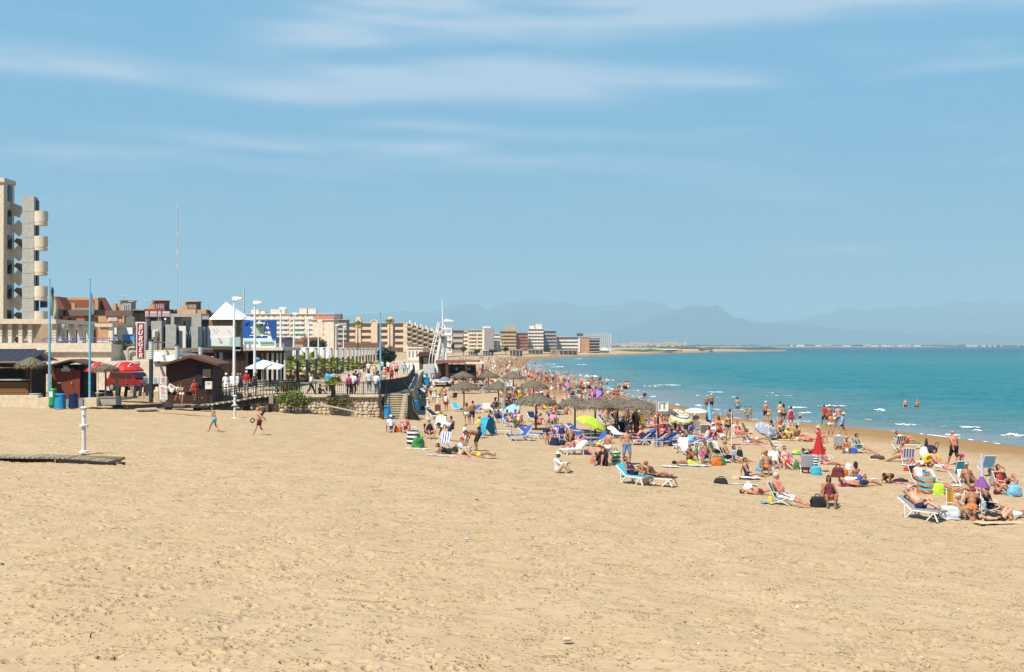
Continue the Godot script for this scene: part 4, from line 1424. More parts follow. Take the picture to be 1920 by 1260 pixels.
func stairs():
	var t := thing("wooden_stairs", "pale wooden stairs with black side panels down to the beach", "stairs")
	var tread := wood(.80, .70, .50)
	var n := 12
	for k in n:
		var f := k / float(n - 1)
		var y := lerpf(1.45, 3.2, f)
		var z := lerpf(-84.2, -87.4, f)
		var x0 := lerpf(-9.45, -9.75, f)
		part("tread", S().span(V(x0, y - .07, z - .2), V(-7.85, y, z + .1)), tread, t)
		if k < n - 1:
			part("nosing", S().span(V(-8.35, y, z - .1), V(-8.05, y + .1, z - .02)), tread, t)
	part("stringer", S().bar(V(-9.6, 1.35, -84.2), V(-9.85, 3.15, -87.6), .1, .45), wood(.14, .07, .04), t)
	part("stringer", S().bar(V(-7.75, 1.35, -84.2), V(-7.75, 3.15, -87.6), .1, .45), wood(.05, .035, .03), t)
	var steel := paint(.015, .013, .012, .5)
	var side := S()
	side.prism(PackedVector2Array([Vector2(0, 3.2), Vector2(.25, 3.2), Vector2(.95, 1.25), Vector2(0, 1.25)]), V(-7.75, 0, -84.6), I3, .2)
	part("side_panel", side, steel, t)
	var left := S()
	left.prism(PackedVector2Array([Vector2(0, 4.1), Vector2(.12, 4.1), Vector2(.45, 1.35), Vector2(.25, 1.35)]), V(-10.05, 0, -85.0), I3, .15)
	part("side_panel", left, wood(.12, .06, .035), t)
	var hand := S()
	hand.path([V(-9.35, 2.3, -84.4), V(-9.7, 4.2, -87.6)], .05)
	part("handrail", hand, steel, t)
	hand = S()
	hand.path([V(-7.32, 2.1, -84), V(-7.37, 2.81, -85.5), V(-8.37, 4.26, -88)], .04)
	part("handrail", hand, steel, t)
	part("drape_rope", S().path([V(-7.36, 2.81, -84), V(-7.2, 2.24, -83.5), V(-6.77, 1.65, -83)], .035), wood(.2, .14, .09), t)
	# woven black fence that runs back along the promenade's edge
	t = thing("woven_fence", "long black woven fence curving back along the promenade edge", "fence")
	var line := [V(-9.95, 3.15, -86.4), V(-9.2, 3.15, -91.0), V(-8.9, 3.15, -97), V(-10.3, 3.2, -117), V(-12.0, 3.2, -140), V(-13.6, 3.3, -156)]
	for k in range(1, line.size()):
		var a: Vector3 = line[k - 1]
		var b: Vector3 = line[k]
		part("screen", S().bar(a + V(0, .55, 0), b + V(0, .55, 0), .05, 1.0), streaky(.02, .022, .028, .3, V(6, 6, 6), "weave"), t)
		part("top_rail", S().bar(a + V(0, 1.1, 0), b + V(0, 1.1, 0), .1, .08), wood(.09, .07, .06), t)
		part("post", S().rod(a + V(0, -.2, 0), a + V(0, 1.2, 0), .06), wood(.08, .06, .05), t)
	part("plank_apron", bx(-9.7, 2.2, -92, -8.55, 3.12, -91.8), wood(.14, .09, .06), t)

func fan_palm(called: String, label: String, at: Vector3, high: float, spread: float, skirt: bool, number: int):
	var rng := RandomNumberGenerator.new()
	rng.seed = number
	var t := thing(called, label, "palm tree", at, rng.randf() * TAU, "fan palms in the promenade bed")
	var tr := S()
	for k in 6:
		tr.rod(V(0, high * k / 6.0, 0), V(0, high * (k + 1) / 6.0, 0), .2 - .015 * k, .16 - .012 * k, 8, false)
	part("trunk", tr, wood(.16, .10, .06), t)
	for layer in (2 if skirt else 1):
		var sh := S()
		var n := 34 if layer == 0 else 44
		for k in n:
			var a := k * 2.4 + rng.randf() * .6
			var up := rng.randf_range(-.25, 1.15) if layer == 0 else rng.randf_range(-1.4, -.45)
			var dir := V(cos(a) * cos(up), sin(up), sin(a) * cos(up))
			var from := V(0, high - (.0 if layer == 0 else .1 + rng.randf() * .9), 0)
			var stem := from + dir * spread * rng.randf_range(.35, .55)
			var sideways := dir.cross(Vector3.UP).normalized()
			sh.rod(from, stem, .02, .014, 4, false)
			var tone := rng.randf_range(.6, 1.35)
			var c := Color(tone * rng.randf_range(.9, 1.3), tone, tone)
			for b in 7:
				var v := (b - 3) / 3.0 * 1.15
				var d := (dir * cos(v) + sideways * sin(v)).normalized()
				var long := spread * rng.randf_range(.38, .55) * (1.0 - absf(v) * .2)
				var tip := stem + d * long + V(0, -.25 * long - (.12 if layer else .0), 0)
				var w := d.cross(Vector3.UP).normalized() * long * .14
				var mid := stem.lerp(tip, .5) + V(0, .05, 0)
				sh.quad(stem, mid - w, tip, mid + w)
			while sh.c.size() < sh.v.size():
				sh.c.append(c)
		part("fronds" if layer == 0 else "dry_skirt", sh, leaf_paint(.40, .45, .08) if layer == 0 else leaf_paint(.66, .47, .25), t)

func palms():
	var list := [[545, 690, 732, 118, 1.9, 1], [563, 683, 730, 121, 1.7, 1], [580, 680, 728, 128, 1.9, 1], [592, 688, 728, 133, 1.5, 1], [604, 684, 722, 141, 1.8, 1], [616, 690, 722, 145, 1.5, 1], [628, 684, 716, 153, 1.8, 1], [640, 689, 716, 163, 1.5, 1], [652, 685, 712, 173, 1.8, 1], [664, 688, 710, 183, 1.7, 1], [676, 688, 707, 199, 1.7, 1], [690, 688, 704, 217, 1.7, 1], [703, 687, 701, 237, 1.8, 1], [625, 722, 742, 84.9, 1.0, 0]]
	for k in list.size():
		var q: Array = list[k]
		var s: float = q[3] / 2133.0
		var foot := V((q[0] - 960.0) * s, 6.9 + (648.0 - q[2]) * s, -q[3])
		var label: String = "fan palm with brown dry skirt, %s of the bed counted from the camera" % NTH[k] if k < 13 else "low spiky fan palm growing on top of the stone wall"
		var crown: float = 6.9 + (648.0 - q[1]) * s
		foot.y = maxf(foot.y, 3.1)
		fan_palm("fan_palm", label, foot, crown - foot.y, q[4], q[5] == 1, 100 + k)
	fan_palm("fan_palm", "tall slim palm in front of the arched apartment block, left", V(-40.64, 4.93, -300), 7.0, 2.2, false, 31)
	fan_palm("fan_palm", "tall slim palm in front of the arched apartment block, right", V(-35.43, 5.82, -330), 7.5, 2.2, false, 32)
	var t := thing("round_tree", "dense dark green round tree right of the column lights", "tree")
	var crown := part("crown", foliage_bits(12, 2600, V(2.0, 1.75, 2.0), .24), leaf_paint(.035, .06, .022), t)
	crown.position = V(-21.2, 5.21, -190)
	part("trunk", S().rod(V(-21.2, 3.16, -190), V(-21.2, 5.21, -190), .25, .15), wood(.1, .07, .05), t)
	t = thing("round_tree", "dark green bush tree at the foot of the cream gable block", "tree")
	crown = part("crown", foliage_bits(13, 1200, V(3.2, 1.6, 2.4), .4), leaf_paint(.05, .085, .025), t)
	crown.position = V(-50.77, 7.18, -300)
	part("trunk", S().rod(V(-50.77, 5.49, -300), V(-50.77, 6.9, -300), .25, .15), wood(.1, .07, .05), t)
	var bushes := [[553, 749, 84.4, 1.35, .62, 1700, "wide green and reddish bush against the stone wall below the bridge end", .24, .30, .08], [633, 751, 85.0, .85, .42, 900, "brownish green bush hanging over the middle of the stone wall", .30, .25, .12], [544, 725, 87.0, .7, .5, 700, "scrubby green bush behind the railing over the wide bush", .26, .28, .10]]
	for q in bushes:
		var s: float = q[2] / 2133.0
		var b := thing("bush", q[6], "bush", V((q[0] - 960.0) * s, 6.9 + (648.0 - q[1]) * s, -q[2]))
		part("leaves", foliage_bits(int(q[0]), int(q[5] * 1.6), V(q[3] * 1.25, q[4] * 1.25, .75), .11), leaf_paint(q[7], q[8], q[9]), b)
		var st := S()
		for k in 7:
			st.rod(V((k - 3) * q[3] * .2, -q[4], 0), V((k - 3) * q[3] * .3, q[4] * .4, .1), .02, .01, 5)
		part("stems", st, wood(.2, .12, .07), b)

func pavilion():
	var brown := wood(.15, .075, .04)
	var black := paint(.02, .017, .015, .8)
	var t := thing("dark_pavilion", "dark timber terrace pavilion with slatted screens under the billboards", "building")
	part("roof", bx(-27.14, 6.54, -112, -24.53, 6.8, -103), wood(.16, .11, .08), t)
	part("roof", bx(-24.77, 6.46, -113, -20.96, 6.73, -104), wall(.70, .66, .58), t)
	part("fascia", bx(-28.06, 6.27, -103.5, -24.58, 6.56, -103.2), brown, t)
	part("fascia", bx(-23.93, 6.22, -104.5, -20.81, 6.46, -104.2), brown, t)
	part("back_wall", bx(-29.39, 1.81, -112.3, -22.31, 6.53, -112), black, t)
	part("side_wall", S().span(V(-27.21, 3, -112), V(-27.21 + .2, 6.56, -104)), black, t)
	for k in 13:
		var x := lerpf(-26.15, -24.36, k / 12.0)
		part("screen_slat", S().span(V(x, 3.1, -103.6), V(x + .09, 6.56 - fmod(k * .37, .8), -103.5)), wood(.17, .07, .035) if k % 3 else wood(.10, .045, .03), t)
	for q in [417.0, 461.0, 490.0, 500.0, 509.0, 518.0, 532.0]:
		var x: float = (q - 960.0) * 104.5 / 2133.0
		part("post", S().span(V(x, 3.1, -104.7), V(x + .16, 6.46, -104.5)), wall(.6, .56, .5) if q > 490.0 else wood(.5, .4, .26), t)
	var dm := part("door_frame", bx(-23.63, 6.19, -105.2, -22.64, 6.26, -105), wood(.5, .36, .2), t)
	part("post", bx(-23.62, 4.34, -105.2, -23.5, 6.21, -105), wood(.5, .36, .2), dm)
	part("post", bx(-22.78, 2.87, -105.2, -22.64, 6.21, -105), wood(.55, .42, .25), dm)
	part("inner_light", bx(-23.92, 4.79, -107.2, -23.22, 6.1, -107), wall(.20, .13, .08), t)
	part("blue_screen", S().ball(V(-23.25, 5.63, -104), V(.22, .2, .05)), paint(.1, .4, .65), t)
	part("loudspeaker", bx(-24.34, 6.42, -103.2, -24.1, 7, -103), paint(.35, .36, .36), t)
	part("loudspeaker", bx(-23.85, 6.42, -103.2, -23.66, 7, -103), paint(.35, .36, .36), t)
	part("glass_rail", bx(-25.3, 6.42, -103.05, -24.58, 6.8, -103), paint(.35, .5, .5, .2), t)
	# white terrace parasol
	t = thing("terrace_parasol", "wide flat white parasol over the pavilion terrace", "parasol")
	var can := S()
	var c0 := [V(-22.26, 5.07, -95), V(-19.33, 5.03, -95), V(-19.33, 5.21, -95) + V(-.2, 0, -2.9), V(-22.13, 5.21, -95) + V(0, 0, -2.9)]
	var top := V(-21.06, 5.7, -96.4)
	for k in 4:
		can.tri(c0[k], c0[(k + 1) % 4], top)
		can.quad(c0[k] + V(0, -.12, 0), c0[(k + 1) % 4] + V(0, -.12, 0), c0[(k + 1) % 4], c0[k])
	part("canopy", can, paint(.80, .82, .84, .8), t)
	part("pole", S().rod(V(-21.01, 3.06, -96.4), V(-21.06, 5.68, -96.4), .04), paint(.6, .5, .35), t)
	# terrace chairs and tables
	for q in [[488, 716, 95.5, "white terrace chair under the white parasol, left"], [500, 716, 96.5, "white terrace chair under the white parasol, right"], [516, 718, 96, "grey green terrace chair beside the white parasol"], [528, 720, 97, "white terrace chair nearest the palms"], [455, 712, 97, "white terrace chair behind the man in red"]]:
		plastic_chair(q[3], (q[0] - 960.0) * q[2] / 2133.0, -q[2], 3.1, .6, paint(.65, .66, .64) if q[0] != 516 else paint(.25, .30, .28))

func kiosks():
	var log_mat := wood(.42, .22, .08)
	var brown := wood(.16, .06, .03)
	var black := paint(.012, .011, .01, .8)
	var cream := wall(.72, .63, .47)
	# log kiosk at the left edge
	var t := thing("log_kiosk", "log walled beach kiosk with dark tiled roof and open counter", "kiosk")
	for k in 7:
		part("log", S().rod(V(-39.84, 3.3 + .08 + k * .135, -82.6), V(-35.08, 3.3 + .08 + k * .135, -82.6), .078, .078, 8), log_mat, t)
	part("counter", bx(-39.68, 4.38, -83, -35.14, 4.47, -82.2), wall(.45, .43, .40), t)
	part("interior", bx(-40.64, 3.23, -84.4, -35.91, 5.24, -84.2), black, t)
	part("awning", S().bar(V(-37.36, 5.3, -82), V(-37.77, 5.5, -82.9), 5.2, .05), paint(.55, .42, .24), t)
	part("beam", bx(-39.88, 5.43, -82.9, -34.85, 5.74, -82.6), wood(.11, .04, .025), t)
	part("corner_post", bx(-35.38, 3.3, -83, -35.16, 5.27, -82.7), brown, t)
	part("side_wall", S().span(V(-35.21 - .15, 2.9, -86), V(-35.21, 5.66, -82.9)), brown, t)
	var eave := 5.76
	var ridge_y := 6.56
	var slope := (ridge_y - eave) / 2.4
	for k in 30:
		var x := -34.76 - .02 - k * .17
		var tile := S()
		tile.bar(V(x, eave, -82.1), V(x + .12, ridge_y, -84.5), .155, .045)
		part("roof_tile", tile, wall([.035, .045, .055][k % 3], [.04, .05, .06][k % 3], [.06, .07, .085][k % 3], 1.5, .5), t)
	part("eave_board", bx(-39.61, 5.65, -82.15, -34.69, 5.78, -82.05), wood(.42, .30, .18), t)
	part("ridge", S().rod(V(-40.81, ridge_y + .04, -84.5), V(-35.46, ridge_y + .04, -84.5), .06), paint(.03, .035, .05), t)
	var gable := S()
	gable.quad(V(-34.76, eave, -82.2), V(-34.76 + .15, eave, -87.0), V(-35.46, ridge_y, -84.6), V(-35.46 - .01, ridge_y, -84.5))
	part("gable", gable, brown, t)
	part("barge_board", S().bar(V(-35.42, ridge_y, -84.5), V(-35.93, eave - .05, -86.6), .08, .3), wood(.10, .04, .025), t)
	part("barge_board", S().bar(V(-35.42, ridge_y, -84.5), V(-34.76, eave, -82.15), .08, .15), wood(.15, .13, .12), t)
	# small red brown cabin with a notice
	t = thing("wooden_cabin", "small dark red cabin with gable roof and white notice", "cabin")
	for k in 3:
		part("door_panel", S().span(V([-33.79, -33.55, -32.14][k], 2.7, -83.75), V([-33.57, -32.16, -31.75][k], [5.14, 5.25, 5.1][k], -83.6)), wood(.33, .07, .03), t)
	part("dark_wall", bx(-34.01, 3.04, -86.4, -31.54, 5.48, -84), black, t)
	var ro := S()
	ro.prism(PackedVector2Array([Vector2(-33.85, 5.38), Vector2(-32.18, 5.79), Vector2(-30.85, 5.38), Vector2(-30.85, 5.5), Vector2(-32.18, 5.91), Vector2(-33.85, 5.48)]), V(0, 0, -82.9), I3, 3.0)
	part("roof", ro, wood(.16, .08, .05), t)
	var sign := part("notice", bx(-33.03, 5.02, -83.45, -32.41, 5.2, -83.4), paint(.78, .78, .76), t)
	part("notice_top", bx(-32.88, 5.21, -83.45, -32.54, 5.41, -83.4), paint(.78, .78, .76), sign)
	for k in 6:
		part("print", S().span(V(-32.94 + k * .085, 5.06, -83.36), V(-32.94 + k * .085 + .045, 5.14, -83.34)), paint(.2, .2, .2), sign)
	part("print", bx(-32.82, 5.3, -83.38, -32.55, 5.36, -83.36), paint(.2, .2, .25), sign)
	part("handle", S().rod(V(-32.32, 4.1, -83.5), V(-32.33, 4.24, -83.5), .03), paint(.6, .55, .4, .4), t)
	part("handle", bx(-33.38, 4.14, -83.55, -33.15, 4.2, -83.5), paint(.6, .55, .45, .4), t)
	# brown gabled kiosk by the columns
	t = thing("gabled_kiosk", "brown plank kiosk with wide gable roof behind the column lights", "kiosk")
	part("wall", bx(-26.82, 2.27, -91.2, -23.23, 5.41, -88.2), wood(.10, .035, .022), t)
	for k in 15:
		var y := 3.31 + k * .15
		var hi := y > 5.42
		part("plank", S().span(V(-26.78 if not hi else -26.2, y, -88.2), V(-24.51, y + .135, -88.06)), wood([.15, .135, .17][k % 3], [.055, .05, .06][k % 3], [.03, .028, .034][k % 3]), t)
	var rf := S()
	rf.prism(PackedVector2Array([Vector2(-26.99, 5.34), Vector2(-24.73, 5.96), Vector2(-22.56, 5.34), Vector2(-22.56, 5.51), Vector2(-24.73, 6.18), Vector2(-26.99, 5.46)]), V(0, 0, -87.3), I3, 4.2)
	part("roof", rf, wood(.24, .10, .06), t)
	var gb := S()
	gb.prism(PackedVector2Array([Vector2(-26.83, 5.37), Vector2(-23.23, 5.37), Vector2(-24.93, 5.95)]), V(0, 0, -88.1), I3, .3)
	part("gable", gb, wood(.11, .04, .025), t)
	part("grey_roof_behind", S().bar(V(-26.51, 6.2, -93), V(-24.24, 5.42, -93), 4.0, .12), wall(.25, .23, .22), t)
	part("window", bx(-23.94, 4.42, -88.15, -23.32, 5.08, -88.05), paint(.45, .33, .24), t)
	part("dark_opening", bx(-24.5, 3.85, -88.12, -23.97, 5.33, -88.02), black, t)
	# low kerb walls and troughs in front
	t = thing("low_wall", "long low cream wall in front of the log kiosk", "wall")
	for k in 3:
		part("block", S().span(V([-39.63, -34.87, -33.29][k], 1.6, -81.3), V([-34.88, -33.51, -32.52][k], [3.37, 3.37, 3.23][k], [-80.5, -80.5, -80.0][k])), cream, t)
	t = thing("low_wall", "cream wall block under the right blue pole", "wall")
	part("block", bx(-29.97, 2.63, -80.7, -29.02, 3.23, -79.5), cream, t)
	t = thing("concrete_trough", "grey concrete trough right of the cream block", "trough")
	part("trough", bx(-28.96, 2.74, -81.2, -27.86, 3.26, -80), wall(.42, .41, .38), t)
	part("rim", bx(-28.96, 3.24, -81.25, -27.82, 3.3, -79.95), wall(.34, .32, .29), t)
	t = thing("concrete_block", "grey concrete block between the navy and cyan bins", "block")
	part("block", bx(-31.1, 2.59, -79.8, -30.81, 3.18, -79.3), wall(.36, .36, .36), t)
	t = thing("concrete_block", "grey concrete block just right of the navy bin", "block")
	part("block", bx(-30.25, 2.58, -79.9, -29.94, 3.22, -79.4), wall(.36, .36, .36), t)
	# bins
	litter_bin("tall green recycling bin beside the left blue pole", V(-31.95, 2.69, -79.2), .26, 1.23, paint(.02, .34, .14, .4), 0)
	litter_bin("bright cyan litter bin with dark slot beside the green bin", V(-31.12, 2.58, -78.4), .35, 1.03, paint(.01, .30, .56, .4), 1)
	litter_bin("navy blue litter bin in front of the red cabin", V(-30.2, 2.6, -78.4), .31, 1.03, paint(.006, .018, .11, .35), 2)
	litter_bin("blue litter bin in the shade beside the stairs", V(-9.19, 1.63, -84), .24, .85, paint(.01, .26, .60, .4), 1)
	litter_bin("cyan blue litter bin right of the stairs by the parasol", V(-7.4, 1.91, -87), .24, .83, paint(.01, .30, .56, .4), 1)
	litter_bin("cyan litter bin at the foot of the lifeguard tower", V(-11.62, 1.45, -155), .42, 1.2, paint(.01, .30, .56, .4), 1)
	litter_bin("green litter bin behind the cyan one by the tower", V(-12.22, 1.8, -160), .4, 1.2, paint(.02, .30, .2, .4), 0)
	# blue flag poles
	var blue := paint(.16, .50, .68, .4)
	var pole_labels := ["light blue flagpole with a drooping grey flag beside the green bin", "light blue flagpole with a furled flag above the cream block", "light blue flagpole standing at the top of the wooden stairs"]
	var list := [[93.0, 525.0, 746.0, 80.6], [168.5, 525.0, 747.5, 80.0], [713.5, 588.0, 736.0, 86.5]]
	for k in 3:
		var q: Array = list[k]
		var s: float = q[3] / 2133.0
		var foot := V((q[0] - 960.0) * s, 6.9 + (648.0 - q[2]) * s, -q[3])
		var high: float = (q[2] - q[1]) * s
		var p := thing("flagpole", pole_labels[k], "flagpole", foot)
		var thick := .085 if k < 2 else .07
		part("pole", S().rod(V(0, -.3, 0), V(0, high * .62, 0), thick, thick * .9, 10).rod(V(0, high * .62, 0), V(0, high, 0), thick * .85, .035, 10), blue, p)
		part("collar", S().rod(V(0, 1.0, 0), V(0, 1.12, 0), thick * 1.2, thick * 1.2, 10), blue, p)
		part("finial", S().ball(V(0, high, 0), V(.04, .07, .04)), paint(.05, .05, .06), p)
		if k < 2:
			var fl := S()
			var dr := 1.9 if k == 0 else 1.3
			var wide := .5 if k == 0 else .22
			fl.grid(12, 8, func(r: int, c: int) -> Vector3:
				var u := c / 7.0
				var v := r / 11.0
				return V(.08 + u * wide * (.35 + .65 * sin(v * 2.6)), high * (.93 if k == 0 else .90) - v * dr - u * .35, sin(u * 9.0 + v * 2.0) * .1))
			part("flag", fl, paint(.42, .44, .38, .9) if k == 0 else paint(.6, .55, .55, .9), p)
			if k == 0:
				part("flag_band", S().ball(V(.2, high * .9, .05), V(.12, .35, .06)), paint(.02, .04, .04), p)
	# straw parasols and red parasols of the bar
	straw_parasol("small grey straw parasol in front of the log kiosk counter", V(-34.75, 3.32, -82.2), 1.12, 2.15, .62)
	straw_parasol("grey straw parasol between the red parasols and trough", V(-28.78, 3.27, -80.6), .92, 1.95, .42)
	red_parasol("big red bar parasol behind the right blue flagpole, left of the pair", V(-30.29, 3.23, -83.3), 1.0)
	red_parasol("big red bar parasol over the dark red car, right of the pair", V(-28.5, 3.24, -84), 1.25)
	red_parasol("red bar parasol peeping out between kiosk and cabin", V(-35.27, 3.01, -86.5), .9)
	red_car()
	for q in [[205, 738, 83, .5, "black bar chair left of the dark bar counter"], [182, 740, 83, 2.4, "black bar chair by the right blue flagpole"], [172, 739, 84.2, -.6, "black bar chair behind the flagpole and table"], [192, 738, 84.5, 3.4, "black bar chair beneath the left red parasol"], [213, 741, 82.4, 1.2, "black bar chair beside the wooden gate post"]]:
		plastic_chair(q[4], (q[0] - 960.0) * q[2] / 2133.0, -q[2], 2.72, q[3], paint(.015, .018, .02, .5))
	for q in [[188, 741, 83.4, "grey bar table between the black chairs"], [66, 740, 81.6, "bar table with a cloth in front of the straw parasol"], [80, 739, 82.8, "dark bar table in the shade left of the cabin"]]:
		var tb := thing("bar_table", q[3], "table", V((q[0] - 960.0) * q[2] / 2133.0, 2.72, -q[2]))
		part("table_top", S().rod(V(0, .7, 0), V(0, .74, 0), .42, .42, 14), paint(.55, .57, .58) if q[0] != 80 else paint(.04, .05, .06), tb)
		part("leg", S().rod(V(0, 0, 0), V(0, .7, 0), .035), paint(.4, .4, .4), tb)
	t = thing("bar_counter", "dark timber bar counter with stools below the red car", "counter")
	part("counter_top", S().bar(V(-28.67, 3.94, -82), V(-25.87, 4.1, -84), .6, .06), wood(.25, .2, .15), t)
	for q in [V(-28.53, 3.15, -82.5), V(-28.03, 3.19, -82.5), V(-27.37, 3.19, -82.5), V(-27.05, 3.22, -82.7), V(-26.61, 3.25, -82.9)]:
		part("leg", S().bar(q, q + V(.04, .88, -.2), .2, .12, Vector3.BACK), black, t)
	part("panel", bx(-27.98, 3.38, -83.5, -27.67, 3.89, -83.4), wall(.4, .37, .33), t)
	part("panel", bx(-27.07, 3.45, -83.7, -26.8, 3.92, -83.6), wall(.4, .37, .33), t)
	t = thing("gate_post", "weathered wooden gate post beside the bar counter", "post")
	part("post", bx(-28.24, 2.65, -81.2, -28.04, 4.62, -81), wood(.40, .34, .24), t)
	t = thing("grass_patch", "small bright green grass patch beside the bar counter", "grass")
	t.set_meta("kind", "stuff")
	var gr := S()
	var rng := RandomNumberGenerator.new()
	rng.seed = 3
	for k in 900:
		var p := V(rng.randf_range(-28.53, -27.1), 0, -81.2 - rng.randf() * 1.5)
		p.y = ground(p.x, p.z) + .06
		gr.tri(p + V(-.02, 0, 0), p + V(.02, 0, .01), p + V(rng.randfn() * .05, rng.randf_range(.08, .22), rng.randfn() * .05))
		for j in 3:
			gr.c.append(Color.WHITE * rng.randf_range(.6, 1.3))
	part("blades", gr, leaf_paint(.10, .22, .03), t)
	t = thing("low_kerb", "pale kerb along the grass patch", "kerb")
	part("kerb", S().bar(V(-28.16, 3.07, -81), V(-27.38, 3.15, -83), .2, .18), cream, t)
	# boards with menus
	for q in [["framed menu board left of the first column light", 268, 706, 282, 722, 84.0, .0, 0], ["framed blue and green menu board right of the first column light", 286, 706, 299, 721, 83.6, .0, 1], ["framed red and green menu board above the tall placard", 300, 706, 314, 721, 83.4, .0, 2], ["tall leaning white placard with red and green print", 299, 722, 314, 750, 81.6, .05, 2], ["tilted white ice cream board right of the tall placard", 314, 721, 328, 734, 81.8, -.55, 3], ["pale pink bill board behind the footbridge railing", 385, 715, 398, 730, 88.0, .0, 4]]:
		var s: float = q[5] / 2133.0
		var w: float = (q[3] - q[1]) * s
		var h: float = (q[4] - q[2]) * s
		var b := thing("menu_board", q[0], "menu board", V(((q[1] + q[3]) / 2.0 - 960.0) * s, 6.9 + (648.0 - (q[2] + q[4]) / 2.0) * s, -q[5]))
		b.rotation.z = q[6]
		part("frame", S().box(Vector3.ZERO, V(w, h, .05)), paint(.62, .62, .6), b)
		part("sheet", S().box(V(0, 0, .03), V(w * .86, h * .9, .02)), paint(.78, .75, .72) if q[7] else paint(.55, .58, .6), b)
		for k in (9 if q[7] < 3 else 4):
			var c: Array = [[.12, .14, .16], [.1, .35, .38], [.55, .12, .1], [.05, .05, .06], [.6, .3, .32]][q[7]]
			if q[7] == 2 and k > 5:
				c = [.25, .48, .42]
			part("print", S().box(V(w * .08 * ((k % 3) - 1), h * (.36 - .085 * k), .045), V(w * (.45 + .1 * (k % 3)), h * .04, .006)), paint(c[0], c[1], c[2]), b)
		for x in [-.4, .4]:
			part("leg", S().rod(V(w * x, -h / 2, 0), V(w * x, -h / 2 - (.2 if q[7] == 2 and h > 1.0 else 1.0), -.1), .02), paint(.2, .18, .16), b)

func litter_bin(label: String, at: Vector3, r: float, h: float, m: Material, kind: int):
	var t := thing("litter_bin", label, "bin", at)
	part("body", S().lathe(Vector3.ZERO, [[.0, .0], [r * 1.08, .0], [r * 1.08, h * .05], [r * .98, h * .8], [r * .95, h * .9]], 18), m, t)
	part("lid", S().lathe(Vector3.ZERO, [[r * .97, h * .9], [r * .97, h * .94], [r * .8, h * .99], [.0, h]], 18), m, t)
	if kind == 0:
		part("label_plate", S().box(V(-r * .1, h * .68, r * .95), V(r * .9, h * .32, .05)), paint(.75, .77, .72), t)
		part("base_ring", S().rod(V(0, -.02, 0), V(0, h * .05, 0), r * 1.1, r * 1.1, 18), paint(.02, .02, .02), t)
	if kind > 0:
		part("slot", S().box(V(-r * .35, h * .84, r * .78), V(r * .9, h * .11, r * .4)), paint(.01, .015, .03), t)
	part("rim", S().lathe(Vector3.ZERO, [[r * .9, h * .87], [r * 1.02, h * .88], [r * 1.02, h * .91], [r * .9, h * .92]], 18), m, t)

func plastic_chair(label: String, x: float, z: float, y: float, turn: float, m: Material, low := .43):
	var t := thing("armchair", label, "chair", V(x, y, z), turn)
	part("seat", S().box(V(0, low, 0), V(.46, .035, .44)), m, t)
	part("backrest", S().box(V(0, low + .24, -.24), V(.46, .46, .03), Basis(Vector3.RIGHT, -.2)), m, t)
	for sx in [-.22, .22]:
		for sz in [-.2, .2]:
			part("leg", S().rod(V(sx, low, sz), V(sx * 1.15, 0, sz * 1.2), .022, .018, 6), m, t)
		part("arm", S().path([V(sx * 1.1, low, .2), V(sx * 1.12, low + .2, .18), V(sx * 1.1, low + .23, -.22)], .022), m, t)

func straw_mat() -> StandardMaterial3D:
	return streaky(.33, .295, .25, .42, V(1.6, 1.6, 1.6), "straw")

func straw_parasol(label: String, at: Vector3, r: float, high: float, rise_by: float):
	var t := thing("straw_parasol", label, "straw parasol", at, fmod(absf(at.x * 7.3), TAU))
	part("pole", S().rod(V(0, -.2, 0), V(0, high + rise_by * .8, 0), .07, .055, 8), wood(.24, .15, .09), t)
	var rng := RandomNumberGenerator.new()
	rng.seed = int(absf(at.x * 100.0)) + 3
	var sh := S()
	var sides := 36
	var ws := []
	for k in sides + 1:
		ws.append(rng.randf_range(-1.0, 1.0))
	ws[sides] = ws[0]
	sh.grid(8, sides + 1, func(q: int, k: int) -> Vector3:
		var u := q / 7.0
		var a := TAU * k / sides
		var rr: float = r * (1.0 - u) * (1.0 + .035 * ws[k % sides] * (1.0 - u))
		var y: float = high + rise_by * (pow(u, .85)) + (.05 if q in [2, 4] else .0) + ws[(k * 5) % sides] * .025 * (1.0 - u)
		return V(sin(a) * rr, y, cos(a) * rr))
	part("thatch", sh, straw_mat(), t)
	var fr := S()
	for k in 170:
		var a := rng.randf() * TAU
		var o := V(sin(a), 0, cos(a))
		var top := o * r * rng.randf_range(.92, .99) + V(0, high + .05, 0)
		var end := o * r * rng.randf_range(.96, 1.08) + V(0, high - rng.randf_range(.10, .34), 0)
		var w := V(cos(a), 0, -sin(a)) * rng.randf_range(.03, .08)
		fr.tri(top - w, end, top + w)
	for k in 170:                                   # loose tufts over the whole roof
		var a := rng.randf() * TAU
		var u := pow(rng.randf(), .6) * .93
		var o := V(sin(a), 0, cos(a))
		var h0 := high + rise_by * pow(1.0 - u, .85) + .05
		var top := o * r * u + V(0, h0, 0)
		var end := o * r * (u + rng.randf_range(.1, .2)) + V(0, h0 - rise_by * .16 + rng.randf_range(-.02, .05), 0)
		var w := V(cos(a), 0, -sin(a)) * rng.randf_range(.04, .1)
		fr.tri(top - w, end, top + w)
	part("fringe", fr, streaky(.40, .32, .20, .45, V(3, 1, 3), "fringe"), t).set_meta("kind", "stuff")
	var under := S()
	for k in 8:
		var a := k * TAU / 8
		under.rod(V(0, high + rise_by * .55, 0), V(sin(a) * r * .9, high - .02, cos(a) * r * .9), .025, .02, 5)
	part("struts", under, wood(.22, .14, .09), t)

